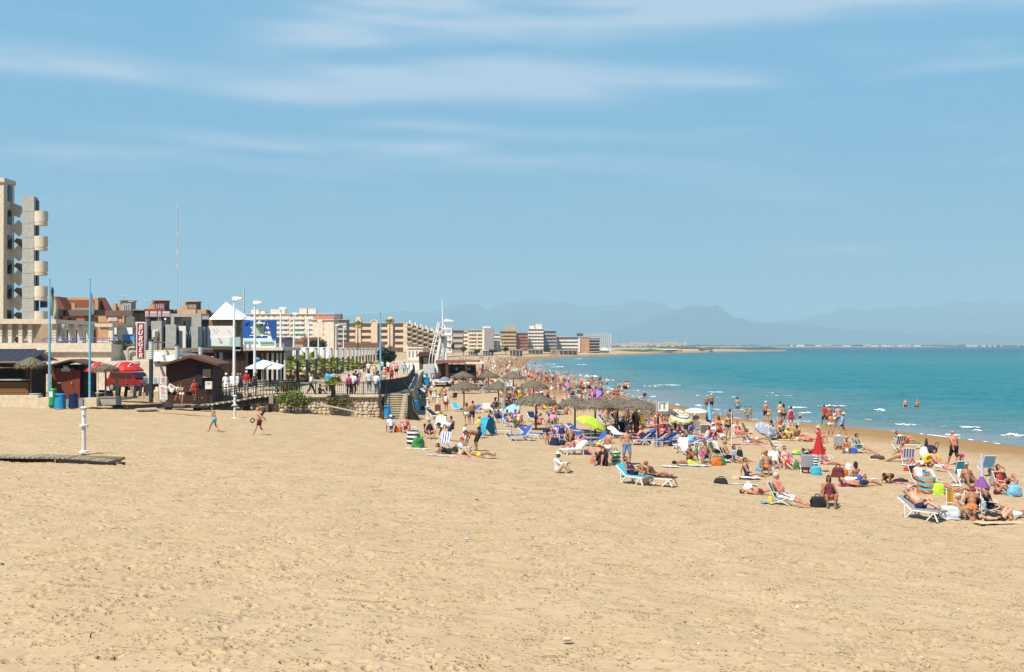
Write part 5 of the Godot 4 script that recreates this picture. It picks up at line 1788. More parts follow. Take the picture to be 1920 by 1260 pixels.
func cloth_parasol(label: String, at: Vector3, r: float, high: float, dome: float, mats: Array, tilt: Vector3, called := "parasol", deep := .12) -> Node3D:
	var t := thing(called, label, "parasol", at)
	var hold := Node3D.new()
	hold.name = "canopy"
	t.add_child(hold)
	hold.position = V(0, high, 0)
	hold.rotation = tilt
	for k in 8:
		var sh := S()
		sh.grid(6, 4, func(q: int, c: int) -> Vector3:
			var u := q / 5.0
			var a := TAU * (k + c / 3.0) / 8.0
			var sag := 1.0 - .06 * sin(PI * c / 3.0) * (1.0 - u)
			return V(sin(a) * r * (1.0 - u) * sag, dome * (1.0 - pow(1.0 - u, 2.0)), cos(a) * r * (1.0 - u) * sag))
		part("panel", sh, mats[k % mats.size()], hold)
		var val := S()
		var a0 := TAU * k / 8.0
		var a1 := TAU * (k + 1) / 8.0
		val.quad(V(sin(a0) * r, -deep, cos(a0) * r), V(sin(a1) * r, -deep, cos(a1) * r), V(sin(a1) * r, 0, cos(a1) * r), V(sin(a0) * r, 0, cos(a0) * r))
		part("valance", val, mats[k % mats.size()], hold)
		part("rib", S().rod(V(0, dome - .05, 0), V(sin(a0) * r * .98, -.01, cos(a0) * r * .98), .01, .01, 4, false), paint(.5, .5, .5, .4), hold)
	part("pole", S().rod(V(0, -.2, 0), V(0, high + dome * .9, 0), .022, .02, 8), paint(.75, .75, .74, .4), t)
	return t

func red_parasol(label: String, at: Vector3, r: float):
	var red := paint(.55, .012, .01, .6)
	var t := cloth_parasol(label, at, r, 1.86, .62, [red], V(0, .2, 0), "parasol", .1)
	for q in [[-.22, .0], [.62, .5]]:
		var a: float = q[0]
		var o := V(sin(a) * r * .74, 2.16, cos(a) * r * .74)
		part("printed_mark", S().bar(o + V(-.16, -.05, .04), o + V(.02, .2, -.22), .08, .02), paint(.8, .75, .75), t)
		part("printed_mark", S().bar(o + V(-.18, -.06, .05), o + V(.16, -.06, .03), .09, .02), paint(.8, .75, .75), t)

func red_car():
	var t := thing("parked_car", "dark red car parked behind the right red parasol", "car", V(-30.07, 3.31, -90), -.5)
	var red := paint(.30, .008, .01, .25)
	var body := S()
	body.prism(PackedVector2Array([Vector2(-2.0, .35), Vector2(2.0, .35), Vector2(2.05, .75), Vector2(1.2, .95), Vector2(-1.9, 1.0), Vector2(-2.05, .7)]), V(0, 0, .85), I3, 1.7)
	part("body", body, red, t)
	var cab := S()
	cab.prism(PackedVector2Array([Vector2(-1.85, .98), Vector2(1.15, .95), Vector2(.55, 1.5), Vector2(-1.6, 1.52)]), V(0, 0, .74), I3, 1.48)
	part("cabin", cab, red, t)
	var gl := paint(.02, .025, .03, .08)
	for s in [.76, -.76]:
		for q in [[-1.5, -.75], [-.65, .1], [.2, .72]]:
			part("window", S().box(V((q[0] + q[1]) / 2, 1.22, s), V(q[1] - q[0], .38, .03)), gl, t)
	part("rear_window", S().box(V(-1.74, 1.24, 0), V(.04, .4, 1.25), Basis(Vector3.BACK, -.42)), gl, t)
	part("windscreen", S().box(V(.9, 1.24, 0), V(.04, .6, 1.3), Basis(Vector3.BACK, .85)), gl, t)
	for x in [-1.25, 1.3]:
		for s in [.8, -.8]:
			var w := part("wheel", S().rod(V(x, .32, s - .1), V(x, .32, s + .1), .32, .32, 16), paint(.02, .02, .02), t)
			part("rim", S().rod(V(x, .32, s - .11), V(x, .32, s + .11), .2, .2, 12), paint(.5, .5, .52, .3, .6), w)
	for s in [.65, -.65]:
		part("tail_light", S().box(V(-2.02, .82, s), V(.06, .2, .25)), paint(.3, .02, .02, .2), t)
		part("headlight", S().box(V(2.0, .7, s), V(.1, .14, .3)), paint(.7, .7, .7, .1), t)
	part("number_plate", S().box(V(-2.07, .55, 0), V(.03, .12, .5)), paint(.75, .75, .72), t)


# ------------------------------------------------------------------ beach furniture

func lounger(label: String, x: float, z: float, turn: float, c: String, back := .62, group := ""):
	var t := thing("sun_lounger", label, "sun lounger", on(x, z), deg_to_rad(turn), group)
	var w := paint(.76, .76, .75, .5)
	var fr := S()
	var top := V(0, .3 + sin(back) * .68, -.15 - cos(back) * .68)
	for s in [-.31, .31]:
		fr.bar(V(s, .3, -.15), V(s, .3, .85), .04, .045)
		fr.bar(V(s, .3, -.15), top + V(s, 0, 0), .04, .045)
		part("leg", S().bar(V(s, .3, .7), V(s, 0, .85), .04, .04).bar(V(s, .3, .7), V(s, 0, .42), .04, .04), w, t)
		part("leg", S().bar(V(s, .3, -.1), V(s, 0, -.4), .04, .04).bar(top * .6 + V(s, .1, 0), V(s, 0, -.4), .04, .04), w, t)
	part("frame", fr, w, t)
	part("mattress", S().box(V(0, .34, .35), V(.56, .035, 1.0)), dye(c), t)
	var b := S()
	b.bar(V(0, .345, -.14), top + V(0, .045, 0), .56, .035)
	part("back_mattress", b, dye(c), t)

func beach_chair(label: String, x: float, z: float, turn: float, c: String, frame := "white", stripe := "", seat := .26, group := ""):
	var t := thing("beach_chair", label, "chair", on(x, z), deg_to_rad(turn), group)
	var m := dye(frame)
	var top := V(0, seat + .54, -.46)
	for s in [-.27, .27]:
		var f := S()
		f.path([V(s, .02, .3), V(s, seat, -.2), top + V(s, 0, 0)], .014)
		f.path([V(s, .02, -.42), V(s, seat + .02, .28), V(s, seat + .2, .2), V(s, seat + .22, -.3)], .014)
		part("frame", f, m, t)
	part("crossbar", S().rod(top + V(-.27, 0, 0), top + V(.27, 0, 0), .014), m, t)
	part("crossbar", S().rod(V(-.27, .02, .3), V(.27, .02, .3), .014), m, t)
	part("seat", S().bar(V(0, seat - .03, -.22), V(0, seat, .27), .52, .02), dye(c), t)
	var b := part("backrest", S().bar(V(0, seat, -.22), top, .52, .02), dye(c), t)
	if stripe:
		for k in 4:
			var o := V(-.195 + k * .13, 0, 0)
			part("stripe", S().bar(V(0, seat + .003, -.215) + o, top + o, .06, .03), dye(stripe), b)
			part("stripe", S().bar(V(0, seat - .024, -.2) + o, V(0, seat + .006, .275) + o, .06, .03), dye(stripe), b)

func towel(label: String, x: float, z: float, turn: float, c: String, long := 1.7, wide := .8):
	var t := thing("towel", label, "towel", V(x, 0, z), deg_to_rad(turn))
	var sh := S()
	var bs := Basis(Vector3.UP, deg_to_rad(turn))
	sh.grid(9, 6, func(r: int, k: int) -> Vector3:
		var p := V((k / 5.0 - .5) * wide + sin(r * 1.7) * .03, 0, (.5 - r / 8.0) * long + sin(k * 2.1) * .03)
		var w := bs * p
		return V(p.x, ground(x + w.x, z + w.z) + .05 + .015 * sin(r * 2.3 + k), p.z))
	part("cloth", sh, dye(c), t)

func bag(label: String, x: float, z: float, w: float, h: float, c: String, kind := "bag", second := ""):
	var t := thing(kind, label, kind.replace("_", " "), on(x, z), fmod(absf(x * 3.7), 1.2) - .6)
	var sh := S()
	var f := noise(SIMPLEX, 3.0, int(absf(x * 10.0)), 2)
	sh.grid(8, 13, func(r: int, k: int) -> Vector3:
		var u := TAU * k / 12.0
		var v := r / 7.0
		var d := V(sin(u), 0, cos(u))
		var q := V(signf(d.x) * pow(absf(d.x), .6) * w / 2, 0, signf(d.z) * pow(absf(d.z), .6) * w * .32)
		var pinch := lerpf(1.0, .62, v * v) if r < 7 else .05
		return q * pinch * (1.0 + f.get_noise_3d(d.x, v * 2.0, d.z) * .3) + V(0, v * h * (1.0 if r < 7 else .9), 0))
	part("sack", sh, dye(c), t)
	for s in [-1, 1]:
		part("handle", S().path([V(-w * .18, h * .85, s * w * .1), V(-w * .12, h * 1.1, s * w * .08), V(w * .12, h * 1.1, s * w * .08), V(w * .18, h * .85, s * w * .1)], .012), dye(second if second else c), t)
	if second:
		for k in 3:
			part("band", S().lathe(V(0, h * (.18 + .26 * k), 0), [[w * .5, .0], [w * .49, h * .12]], 12), dye(second), t)

func closed_parasol(label: String, x: float, z: float, high: float, low: float, c: String, pole: String, fat := .17):
	var t := thing("closed_parasol", label, "parasol", on(x, z))
	part("pole", S().rod(V(0, -.2, 0), V(0, high, 0), .022, .022, 8), dye(pole), t)
	var top := high if pole != "pale" else low + .42
	if pole == "pale":
		part("sleeve", S().rod(V(0, top - .05, 0), V(0, high, 0), .065, .045, 10), paint(.55, .52, .66), t)
	var sh := S()
	sh.grid(7, 25, func(r: int, k: int) -> Vector3:
		var u := r / 6.0
		var a := TAU * k / 24.0
		var rr := lerpf(fat, .03, u) * (1.0 + .28 * sin(a * 6.0) * (1.0 - u))
		return V(sin(a) * rr, lerpf(low, top, u), cos(a) * rr))
	part("folded_canopy", sh, dye(c), t)

func shower_post(label: String, at: Vector3, high: float):
	var t := thing("shower_post", label, "beach shower", at)
	var m := paint(.76, .77, .78, .4)
	part("base", S().lathe(V(0, -.05, 0), [[.19, .0], [.19, .06], [.09, .09]], 18), m, t)
	part("post", S().rod(Vector3.ZERO, V(0, high * .95, 0), .085, .072, 14), wall(.72, .70, .66, .8), t)
	part("upper_post", S().rod(V(0, high * .57, 0), V(0, high * .95, 0), .09, .08, 14), m, t)
	part("ring", S().lathe(V(0, high * .545, 0), [[.085, -.01], [.185, .0], [.19, .05], [.09, .065]], 20), m, t)
	part("cap", S().lathe(V(0, high * .92, 0), [[.07, -.01], [.135, .02], [.14, .05], [.1, .085], [.0, .10]], 20), m, t)
	for s in [-1, 1]:
		part("tap", S().rod(V(s * .17, high * .5, .02), V(s * .17, high * .55, .02), .028), m, t)
		part("nozzle", S().rod(V(s * .11, high * .895, .02), V(s * .11, high * .93, .02), .018), paint(.25, .25, .26), t)
	var pl := part("notice", S().box(V(.02, high * .77, .083), V(.07, .11, .012)), paint(.55, .57, .6), t)
	part("print", S().bar(V(.0, high * .79, .091), V(.04, high * .75, .091), .006, .012).bar(V(.04, high * .79, .091), V(.0, high * .75, .091), .006, .012), paint(.05, .05, .08), pl)

func build_beach_structures():
	lifeguard()
	for q in [
		["large straw parasol beside the blue loungers, the biggest of the front row", 1.72, -81.71, 1.5, 1.95, .72],
		["straw parasol at the left end of the long straw roof", 4.36, -78.81, 1.25, 1.95, .6],
		["second straw parasol of the long straw roof from its left", 5.56, -76.04, 1.45, 1.95, .62],
		["third straw parasol of the long straw roof from its left", 7.19, -77.48, 1.35, 1.95, .6],
		["fourth straw parasol of the long straw roof from its left", 8.21, -75.24, 1.45, 1.95, .65],
		["straw parasol at the right end of the long straw roof by the lifebuoy", 9.03, -70.31, 1.25, 1.85, .55],
		["front left straw parasol beside the striped lounger", -4.55, -107.89, 1.5, 2.0, .72],
		["straw parasol with a notice board in front of it", -1.28, -108.98, 1.5, 1.95, .72],
		["straw parasol tilting to the right behind the notice board", 2.16, -114.98, 1.5, 1.9, .72],
		["far left straw parasol in front of the beach bar", -6.21, -144.05, 1.5, 2.1, .75],
		["far middle straw parasol beside the bar's right end", -3.04, -147.58, 1.5, 2.05, .72],
		["far right straw parasol below the small notice board", .2, -144.48, 1.55, 2.0, .72]
	]:
		var r: float = q[3]
		straw_parasol(q[0], on(q[1], q[2]), r, q[4], q[5])
	# foot showers on the sand
	shower_post("white beach shower with two tap rings beside the wooden walkway", on(-17.57, -46.71) + V(0, .15, 0), 1.9)
	shower_post("white beach shower standing on the pale slab below the footbridge", on(-18.36, -75.37), 1.55)
	shower_post("white beach shower right of the cyan litter bin", on(-6.59, -88.97), 1.6)
	shower_post("white beach shower behind the first two, in front of a red chair", on(-6.73, -103.39), 1.5)
	# wooden walkway at the left edge
	var t := thing("wooden_walkway", "weathered plank walkway half buried at the left edge", "boardwalk")
	var a := V(-19.36, 2.5, -43.05) + V(0, .2, 0)
	var b := V(-17.44, 2.44, -43.45) + V(0, .2, 0)
	var n := 22
	var rng := RandomNumberGenerator.new()
	rng.seed = 2
	for k in range(-6, n):
		var f := k / 11.0
		var p := a.lerp(b, f)
		var lift := -maxf(.0, f - 1.0) * .16
		var tone := rng.randf_range(.8, 1.15)
		part("plank", S().span(p + V(.004, -.06 + lift, -.85 - rng.randf() * .1), p + V((b.x - a.x) / 11.0 - .008, lift + rng.randf() * .015, .02)), wood(.56 * snappedf(tone, .1), .48 * snappedf(tone, .1), .36 * snappedf(tone, .1)), t)
	part("beam", S().bar(a + V(-3, -.13, -.06), b + V(.05, -.13, -.06), .12, .16), wood(.09, .03, .018), t)
	part("beam", S().bar(b + V(.1, -.14, -.06), b + V(2.3, -.3, -.06), .12, .16), wood(.05, .02, .014), t)
	part("far_board", S().bar(V(-18.83, 2.48, -45.17) + V(0, .06, 0), V(-15.5, 2.35, -45.39) + V(0, .06, 0), .55, .07), wood(.36, .25, .13), t)
	part("end_board", S().bar(V(-15.34, 2.36, -44.08) + V(0, .06, 0), V(-14.85, 2.34, -43.61) + V(0, .06, 0), .1, .06), wood(.12, .06, .04), t)
	part("peg", S().rod(b + V(.06, -.35, .05), b + V(.02, -.05, .05), .03), wood(.5, .42, .32), t)

func lifeguard():
	var white := paint(.78, .79, .80, .5)
	var d := 175.0
	var t := thing("lifeguard_tower", "tall white lifeguard tower with ladder, cabin and mast", "lifeguard tower")
	part("mast", S().rod(V(-10.67, 9.85, -175), V(-10.75, 14.12, -175), .1, .06), white, t)
	part("cabin", bx(-10.93, 8.49, -176.2, -9.22, 9.59, -174), white, t)
	part("platform", bx(-11.07, 8.32, -176.4, -9.12, 8.53, -173.6), wall(.6, .58, .55), t)
	for q in [[829.0, 835.0], [837.0, 844.5]]:
		part("window", S().span(V((q[0] - 960.0) * 174.0 / 2133.0, 8.98, -174.1), V((q[1] - 960.0) * 174.0 / 2133.0, 9.43, -173.95)), paint(.5, .48, .5, .2), t)
	var wing := S()
	wing.prism(PackedVector2Array([Vector2(-10.47, 10.54), Vector2(-10.43, 10.79), Vector2(-10.15, 11.03), Vector2(-8.88, 10.75), Vector2(-9, 10.58)]), V(0, 0, -174.0), I3, 1.2)
	part("sun_roof", wing, white, t)
	var hood := S()
	hood.prism(PackedVector2Array([Vector2(-10.88, 9.52), Vector2(-10.55, 10.42), Vector2(-10.06, 9.52)]), V(0, 0, -174.2), I3, 1.0)
	part("hood", hood, white, t)
	var leg := S()
	leg.prism(PackedVector2Array([Vector2(-11.08, 8.38), Vector2(-10.42, 8.38), Vector2(-11.32, 4.69), Vector2(-11.73, 2.31), Vector2(-12.3, 2.31), Vector2(-11.81, 4.93)]), V(0, 0, -174.6), I3, 1.0)
	part("leg", leg, white, t)
	part("leg", bx(-10.72, 2.32, -175.6, -10.03, 8.37, -174.6), white, t)
	part("emblem", S().ball(V(-10.67, 7.96, -174.4), V(.26, .2, .08)), paint(.18, .42, .72), t)
	var l0 := [V(-11.31, 10.44, -173.6), V(-11, 10.35, -173.2)]
	var l1 := [V(-12.54, 5.28, -173.2), V(-12.07, 5.28, -172.8)]
	for s in 2:
		part("ladder_rail", S().rod(l0[s], l1[s], .07, .07, 6).rod(l1[s], l1[s] + V(-.1, -1.4, 0), .07, .07, 6), white, t)
	for k in 13:
		var f := (k + .7) / 14.0
		part("rung", S().rod((l0[0] as Vector3).lerp(l1[0], f), (l0[1] as Vector3).lerp(l1[1], f), .045, .045, 5), white, t)
	part("landing_rail", S().rod(V(-11.3, 10.44, -173.4), V(-10.61, 10.33, -174), .06), white, t)
	t = thing("white_ramp", "white slanting ramp wall at the foot of the lifeguard tower", "ramp")
	var rp := S()
	rp.prism(PackedVector2Array([Vector2(-13.15, 4.14), Vector2(-12.36, 4.22), Vector2(-11.58, 4.14), Vector2(-11.26, 1.55), Vector2(-12.2, 1.47), Vector2(-13.15, 1.78)]), V(0, 0, -168), I3, 1.2)
	part("wall", rp, wall(.60, .62, .64), t)
	part("white_side", bx(-11.76, 1.82, -170.5, -11.04, 4.2, -169.5), white, t)
	part("plinth", bx(-12.84, 1.58, -170, -8.84, 1.93, -167), white, t)
	t = thing("low_wall", "low white wall in front of the small brown shed", "wall")
	part("wall", bx(-16.02, 2.9, -178.5, -14.52, 4.15, -178), white, t)
	t = thing("lifeguard_shed", "small brown timber shed left of the lifeguard tower", "shed")
	part("wall", bx(-14.68, 2.51, -183, -12.49, 5.3, -180), wood(.20, .08, .035), t)
	part("corner_post", bx(-14.7, 2.69, -180.2, -14.24, 5.38, -179.7), wood(.38, .15, .06), t)
	var rf := S()
	rf.prism(PackedVector2Array([Vector2(-14.93, 5.21), Vector2(-14.6, 5.89), Vector2(-12.99, 5.89), Vector2(-12.32, 5.21)]), V(0, 0, -179), I3, 4)
	part("roof", rf, wood(.19, .07, .05), t)
	var w := part("window", bx(-13.96, 4.24, -180, -13.03, 5, -179.9), paint(.74, .74, .70), t)
	part("pane", bx(-13.84, 4.32, -179.95, -13.56, 4.89, -179.85), paint(.3, .34, .36, .2), w)
	part("pane", bx(-13.44, 4.32, -179.95, -13.14, 4.89, -179.85), paint(.3, .34, .36, .2), w)
	t = thing("beach_bar", "open timber beach bar with pink roof below the lifeguard tower", "bar")
	var brown := wood(.20, .07, .035)
	part("roof", bx(-11.33, 4.29, -176, -4.99, 4.72, -169), wood(.46, .22, .19), t)
	part("awning", bx(-6.87, 4.21, -173.5, -4.11, 4.45, -168.5), paint(.72, .71, .70), t)
	part("store_wall", bx(-11.25, 1.84, -174.5, -9.97, 4.17, -171.5), wood(.36, .19, .055), t)
	part("back_wall", bx(-10.09, 2.35, -176.8, -5.63, 4, -176.5), wood(.24, .12, .04), t)
	part("shelf", bx(-9.07, 3.11, -176.4, -7.59, 3.6, -176), wall(.42, .38, .36), t)
	part("counter", bx(-9.75, 2.11, -171.1, -5.35, 3.14, -170.5), wood(.05, .02, .015), t)
	for q in [-9.9, -6.97, -4.44, -9.67]:
		part("post", S().span(V(q, 1.4, -169.4), V(q + .22, 4.29, -169.1)), brown, t)
	part("floor", bx(-12.17, 1.76, -175.6, -4.11, 2, -168.6), wood(.26, .12, .07), t)
	for q in [2.8, 2.32]:
		part("rail", S().span(V(-9.71, q - .06, -168.5), V(-4.26, q, -168.35)), brown, t)
	for k in 14:
		var x := lerpf(-9.63, -4.34, k / 13.0)
		part("rail_post", S().span(V(x, 1.6, -168.5), V(x + .08, 2.8, -168.36)), brown, t)
	part("rail", bx(-11.94, 2.7, -167.72, -10.68, 2.82, -167.6), brown, t)
	for q in [-11.94, -11.55, -11.16, -10.77]:
		part("rail_post", S().span(V(q, 1.6, -167.7), V(q + .1, 2.82, -167.55)), brown, t)

func build_beach_things():
	beach_chair("deck chair under the woman in the white cap, leftmost of all", -7.36, -69.23, 10, "pale", "black")
	beach_chair("grey blue deck chair under the sunburnt man in dark red", -6.51, -69.49, 10, "pale", "black")
	bag("orange bag between the two left deck chairs", -6.98, -69.6, .5, .42, "orange")
	bag("big navy and white checked bag in front of the deck chairs", -5.22, -60.59, .78, .85, "navy", "bag", "white")
	bag("bright green shopping bag in front of the checked bag", -4.86, -58.92, .65, .55, "green")
	bag("small yellow bag beside the woman in the black swimsuit", -5.32, -66.4, .25, .35, "lime")
	beach_chair("low dark chair under the woman in the black swimsuit", -4.79, -66.38, 20, "black", "grey")
	beach_chair("blue and white striped deck chair under the bending man", -3.51, -58.47, -15, "blue", "white", "white", .3)
	towel("white towel edge beside the green shopping bag", -4.74, -57.19, 95, "white", 1.2, .4)
	towel("pale towel with bottle in front of the woman on her elbows", -3.29, -53.95, 95, "pale", 1.5, .4)
	bag("black bag behind the person in the red cap", -2.67, -55.96, .7, .4, "black")
	towel("pink cloth beside the person in the red cap", -2.45, -53.3, 80, "pink", .9, .6)
	lounger("white lounger with the woman in the lime top", -4.86, -77.37, 0, "white")
	towel("beige towel under the tanned woman in the yellow bikini", -1.61, -54.48, 95, "beige", 1.8, .7)
	beach_chair("red folding chair behind the white shower post", -6.57, -100.92, 5, "wine", "grey")
	lounger("dark lounger with clutter behind the right shower post", -5.9, -88.1, 60, "navy")
	lounger("white lounger with cyan towel in front of the front left straw parasol", -4.99, -104.33, 35, "cyan", .75)
	lounger("blue lounger right of the front left straw parasol", -3.44, -101.88, -50, "blue")
	lounger("lone white and blue lounger between the straw parasols", -3.35, -145.89, -35, "cyan", .8)
	lounger("lounger with reader right of the cyan wind shelter", -.86, -73.45, 80, "grey")
	lounger("white lounger with a printed back near the notice post", -1.67, -101.97, 90, "white")
	lounger("folded white lounger leaning upright by the bathers", -2.35, -104.45, 0, "white")
	lounger("blue lounger with raised back nearest the camera under the largest straw parasol", .58, -68.91, -70, "blue", .9)
	lounger("blue lounger beside the raised one under the largest straw parasol", 1.11, -71.48, 60, "blue")
	lounger("striped white lounger behind the round blue chair", 2.74, -73.05, -20, "blue")
	lounger("blue and white slatted lounger left of the lime parasol", 3.8, -75.09, 50, "blue")
	lounger("second slatted lounger left of the lime parasol", 4.42, -77.38, 55, "blue")
	lounger("blue lounger with white legs right below the lime parasol", 4.43, -68.51, 50, "blue")
	lounger("blue lounger behind the man in denim", 5.33, -70.19, -60, "blue")
	lounger("white lounger frame behind the man with the black cap", 6.96, -74.32, 45, "white")
	lounger("navy lounger under the pinkish reading woman", 7.76, -69.89, -80, "navy")
	lounger("blue lounger at the left of the lifebuoy post", 8.49, -71.87, -50, "blue")
	lounger("blue lounger behind the notice board post", 8.78, -69.92, -85, "blue")
	lounger("blue lounger with black bag right of the notice post", 9.28, -68.81, -70, "blue")
	lounger("empty blue lounger left half behind the pale seated woman", 10.25, -66.69, -100, "blue", .45)
	lounger("empty blue lounger right half behind the pale seated woman", 11.24, -68.14, -95, "blue", .45)
	lounger("white lounger with cyan towel closest to the camera in the middle", 4.96, -46.47, 38, "cyan")
	towel("cyan towel hung over the back of the white lounger", 4.9, -49.3, 80, "cyan", .5, .4)
	lounger("low brown lounger behind the white one with cyan towel", 5.82, -46.34, 62, "brown")
	bag("orange and red bag on the brown lounger", 5.51, -47.42, .35, .3, "orange")
	beach_chair("round blue backed chair under the man in the navy vest", 3.06, -70.2, 0, "blue")
	beach_chair("dark chair under the deeply tanned balding man", 3.52, -67.7, 10, "black", "grey")
	bag("cyan cool box between the chairs", 2.72, -67.46, .5, .3, "cyan", "cool_box", "")
	bag("dark navy bag in front of the cyan cool box", 2.47, -65.87, .55, .55, "navy")
	bag("navy bag just right of the dark navy bag", 2.92, -66.26, .4, .4, "navy")
	lounger("small white camp bed under the woman with raised arms", 3.24, -59.66, -48, "white")
	bag("pink bag beside the small white camp bed", 3.97, -60.59, .6, .28, "pink")
	beach_chair("black chair under the heavy reading man", 4.17, -54.29, -10, "black", "grey")
	bag("black patterned bag in front of the reading man", 4.31, -54.1, .5, .75, "black")
	bag("orange ball bag left of the reading man", 3.94, -55.3, .3, .28, "orange")
	bag("white and green upright bag right of the woman in white shorts", 5.04, -55.47, .5, .7, "mint", "bag", "green")
	bag("pale bucket at the foot of the notice board post", 8.36, -67.34, .3, .5, "beige", "bucket", "")
	beach_chair("white draped chair under the pale grey haired woman", 9.63, -64.66, -25, "white")
	bag("black bag on the sand left of the pale woman", 9.63, -68.09, .5, .45, "black")
	beach_chair("white mesh chair behind the tanned blonde woman", 9.75, -63.07, 30, "white")
	beach_chair("light blue chair under the tanned man in sunglasses", 9.96, -58.74, 0, "sky")
	beach_chair("dark green chair back beside the man in the white vest", 11.14, -61.6, 60, "green", "grey")
	beach_chair("black low chair under the big fair haired man", 11.18, -58.78, 70, "black")
	bag("coral red bag in front of the big man", 10.28, -57.18, .55, .5, "orange")
	bag("green bag right of the coral red bag", 10.63, -57.45, .32, .42, "green")
	bag("black folded thing leaning beside the white parasol pole", 12.09, -60.46, .35, .6, "black")
	bag("green bag between the blonde woman and the man in sunglasses", 10.28, -63.4, .4, .4, "green")
	towel("white towel under the head of the man in lime shorts", 7.75, -55.55, 90, "white", .8, .6)
	towel("pale towel under the man in lime shorts", 9.08, -57.02, 95, "pale", 1.6, .7)
	closed_parasol("bare white parasol pole beside the woman in the black bikini", 13.29, -68.94, 2.0, 1.95, "white", "white", .03)
	beach_chair("white round backed mesh chair seen from behind", 12.87, -80.11, 185, "white")
	beach_chair("grey backed folding chair seen from behind", 12.87, -76.3, 178, "grey")
	beach_chair("blue chair seen from behind right of the lifebuoy", 11.71, -79.08, 190, "blue")
	beach_chair("white chair with red back in the row by the waterline", 13.46, -73.69, 20, "red")
	beach_chair("white chair under the woman in the pink skirt", 14.96, -75.48, 0, "white")
	bag("bright red bag left of the red backed chair", 13.2, -74.54, .4, .55, "red")
	beach_chair("cream towelled chair left of the floral parasol", 16.28, -78.28, 100, "beige")
	bag("orange bag left of the cream towelled chair", 15.71, -77.79, .45, .35, "orange")
	towel("pink and white towel left of the striped swimsuit woman", 13.95, -70.09, 95, "pink", 1.3, .6)
	towel("pink towel under the striped swimsuit woman", 14.77, -69.73, 90, "pink", 1.7, .8)
	towel("small yellow towel right of the striped swimsuit woman", 15.55, -70.91, 90, "yellow", .8, .4)
	towel("yellow towel beside the woman in the pale yellow shirt", 17.78, -73, 90, "yellow", 1.4, .7)
	towel("navy blanket under the two women in straw hats", 17.47, -73.83, 90, "navy", 1.5, .8)
	towel("white towel under the woman in the blue patterned bikini", 10.74, -51.88, 80, "white", 1.1, .7)
	beach_chair("cyan backed white chair under the bald man", 11.88, -53.2, -15, "cyan")
	bag("turquoise bag at the bald mans side", 11.83, -54.55, .32, .3, "cyan")
	bag("crumpled cream cloth left of the blue patterned bikini", 10.13, -51.52, .4, .15, "beige", "cloth", "")
	beach_chair("white chair behind the cyan backed one", 12.98, -56.01, 20, "white")
	beach_chair("low red chair under the woman with the pink ring", 13.55, -56.27, 15, "wine")
	bag("dark green chair bag right of the pink ring", 13.87, -55.55, .3, .45, "green")
	bag("magenta bag beside the white folding chair", 14.11, -55.79, .35, .35, "magenta")
	beach_chair("white folding chair seen from behind", 13.88, -53.69, 172, "pale", "white", "", .4)
	bag("bright cyan bag beside the white folding chair", 14.16, -53.03, .5, .5, "cyan")
	bag("navy and white bag under the red closed parasol", 15.32, -57.57, .4, .5, "navy", "bag", "white")
	bag("yellow bag behind the red closed parasol", 16.04, -58.64, .3, .45, "yellow")
	beach_chair("chair with a light blue towel right of the red parasol", 16.03, -58.11, 60, "sky")
	closed_parasol("bright red closed parasol standing among the bathers", 14.71, -54.62, 1.95, .85, "red", "white", .26)
	towel("green towel left of the kneeling boy", 15.85, -63.25, 90, "green", 1.3, .5)
	bag("lime yellow clothes heaped on the green towel", 15.87, -63.56, .5, .25, "lime", "cloth", "")
	bag("green seat under the kneeling boy", 16.04, -62.03, .6, .35, "teal")
	bag("shiny dark red bag left of the long haired woman", 14.94, -52.19, .6, .55, "wine")
	bag("orange and black bag beside the dark red one", 15.46, -53.07, .4, .35, "orange")
	bag("white hat shaped bag behind the dark red bag", 16.53, -55.85, .4, .3, "white")
	towel("purple towel beneath the long haired woman", 15.15, -50.56, 95, "purple", 1.2, .5)
	towel("magenta towel under the head of the stretched man", 14.51, -49.19, 97, "magenta", .9, .5)
	towel("white towel strip right of the stretched man", 16.17, -51.39, 97, "white", .6, .25)
	beach_chair("teal patterned chair under the broad grey haired man", 9.88, -41.8, 70, "teal")
	towel("blue cloth hanging beside the teal chair", 9.37, -41.87, 80, "cyan", .5, .4)
	bag("yellow bottle bag beside the teal chair", 9.46, -41.75, .2, .32, "yellow")
	bag("white plastic bag alone on the sand", 9.41, -45.36, .42, .4, "white")
	bag("black bag lying alone on the sand", 8.86, -48.28, .6, .3, "black")
	towel("long white towel right of the black bag", 9.63, -48.5, 95, "pale", 1.6, .35)
	beach_chair("orange towelled low chair under the dark haired woman", 11.77, -42.24, -8, "orange", "sky")
	bag("black bag left of the orange towelled chair", 11.22, -41.82, .55, .42, "black")
	bag("brown furry looking mound of clothes on the sand", 19.47, -60.67, .75, .26, "brown", "cloth", "")
	towel("white cloth beside the brown mound", 19.17, -60.37, 90, "white", .5, .3)
	beach_chair("low chair under the woman in the turquoise swimsuit", 19.84, -64.96, 65, "teal")
	bag("light blue cool bag beside the man with the yellow visor", 19.28, -64.3, .5, .34, "blue")
	beach_chair("white low chair under the woman in the wide white hat", 19.23, -66.97, 160, "pale")
	beach_chair("striped black and white deck chair seen from behind", 22.4, -66.04, 188, "white", "white", "black", .35)
	lounger("sun bed with green towel beyond the striped deck chair", 23.23, -67.09, 70, "green")
	beach_chair("blue and white striped chair seen from behind", 20.14, -57.96, 170, "white", "white", "blue", .35)
	closed_parasol("small black closed parasol by the pushchair", 22.11, -60.74, 1.15, .35, "black", "beige", .17)
	towel("white towel of the bather behind the inflatable", 20.35, -57.7, 95, "white", 1.2, .5)
	bag("small red ball bag left of the black director chair", 18.97, -54.73, .3, .25, "red")
	towel("pink towel left of the black director chair", 17.2, -49.82, 90, "magenta", 1.0, .4)
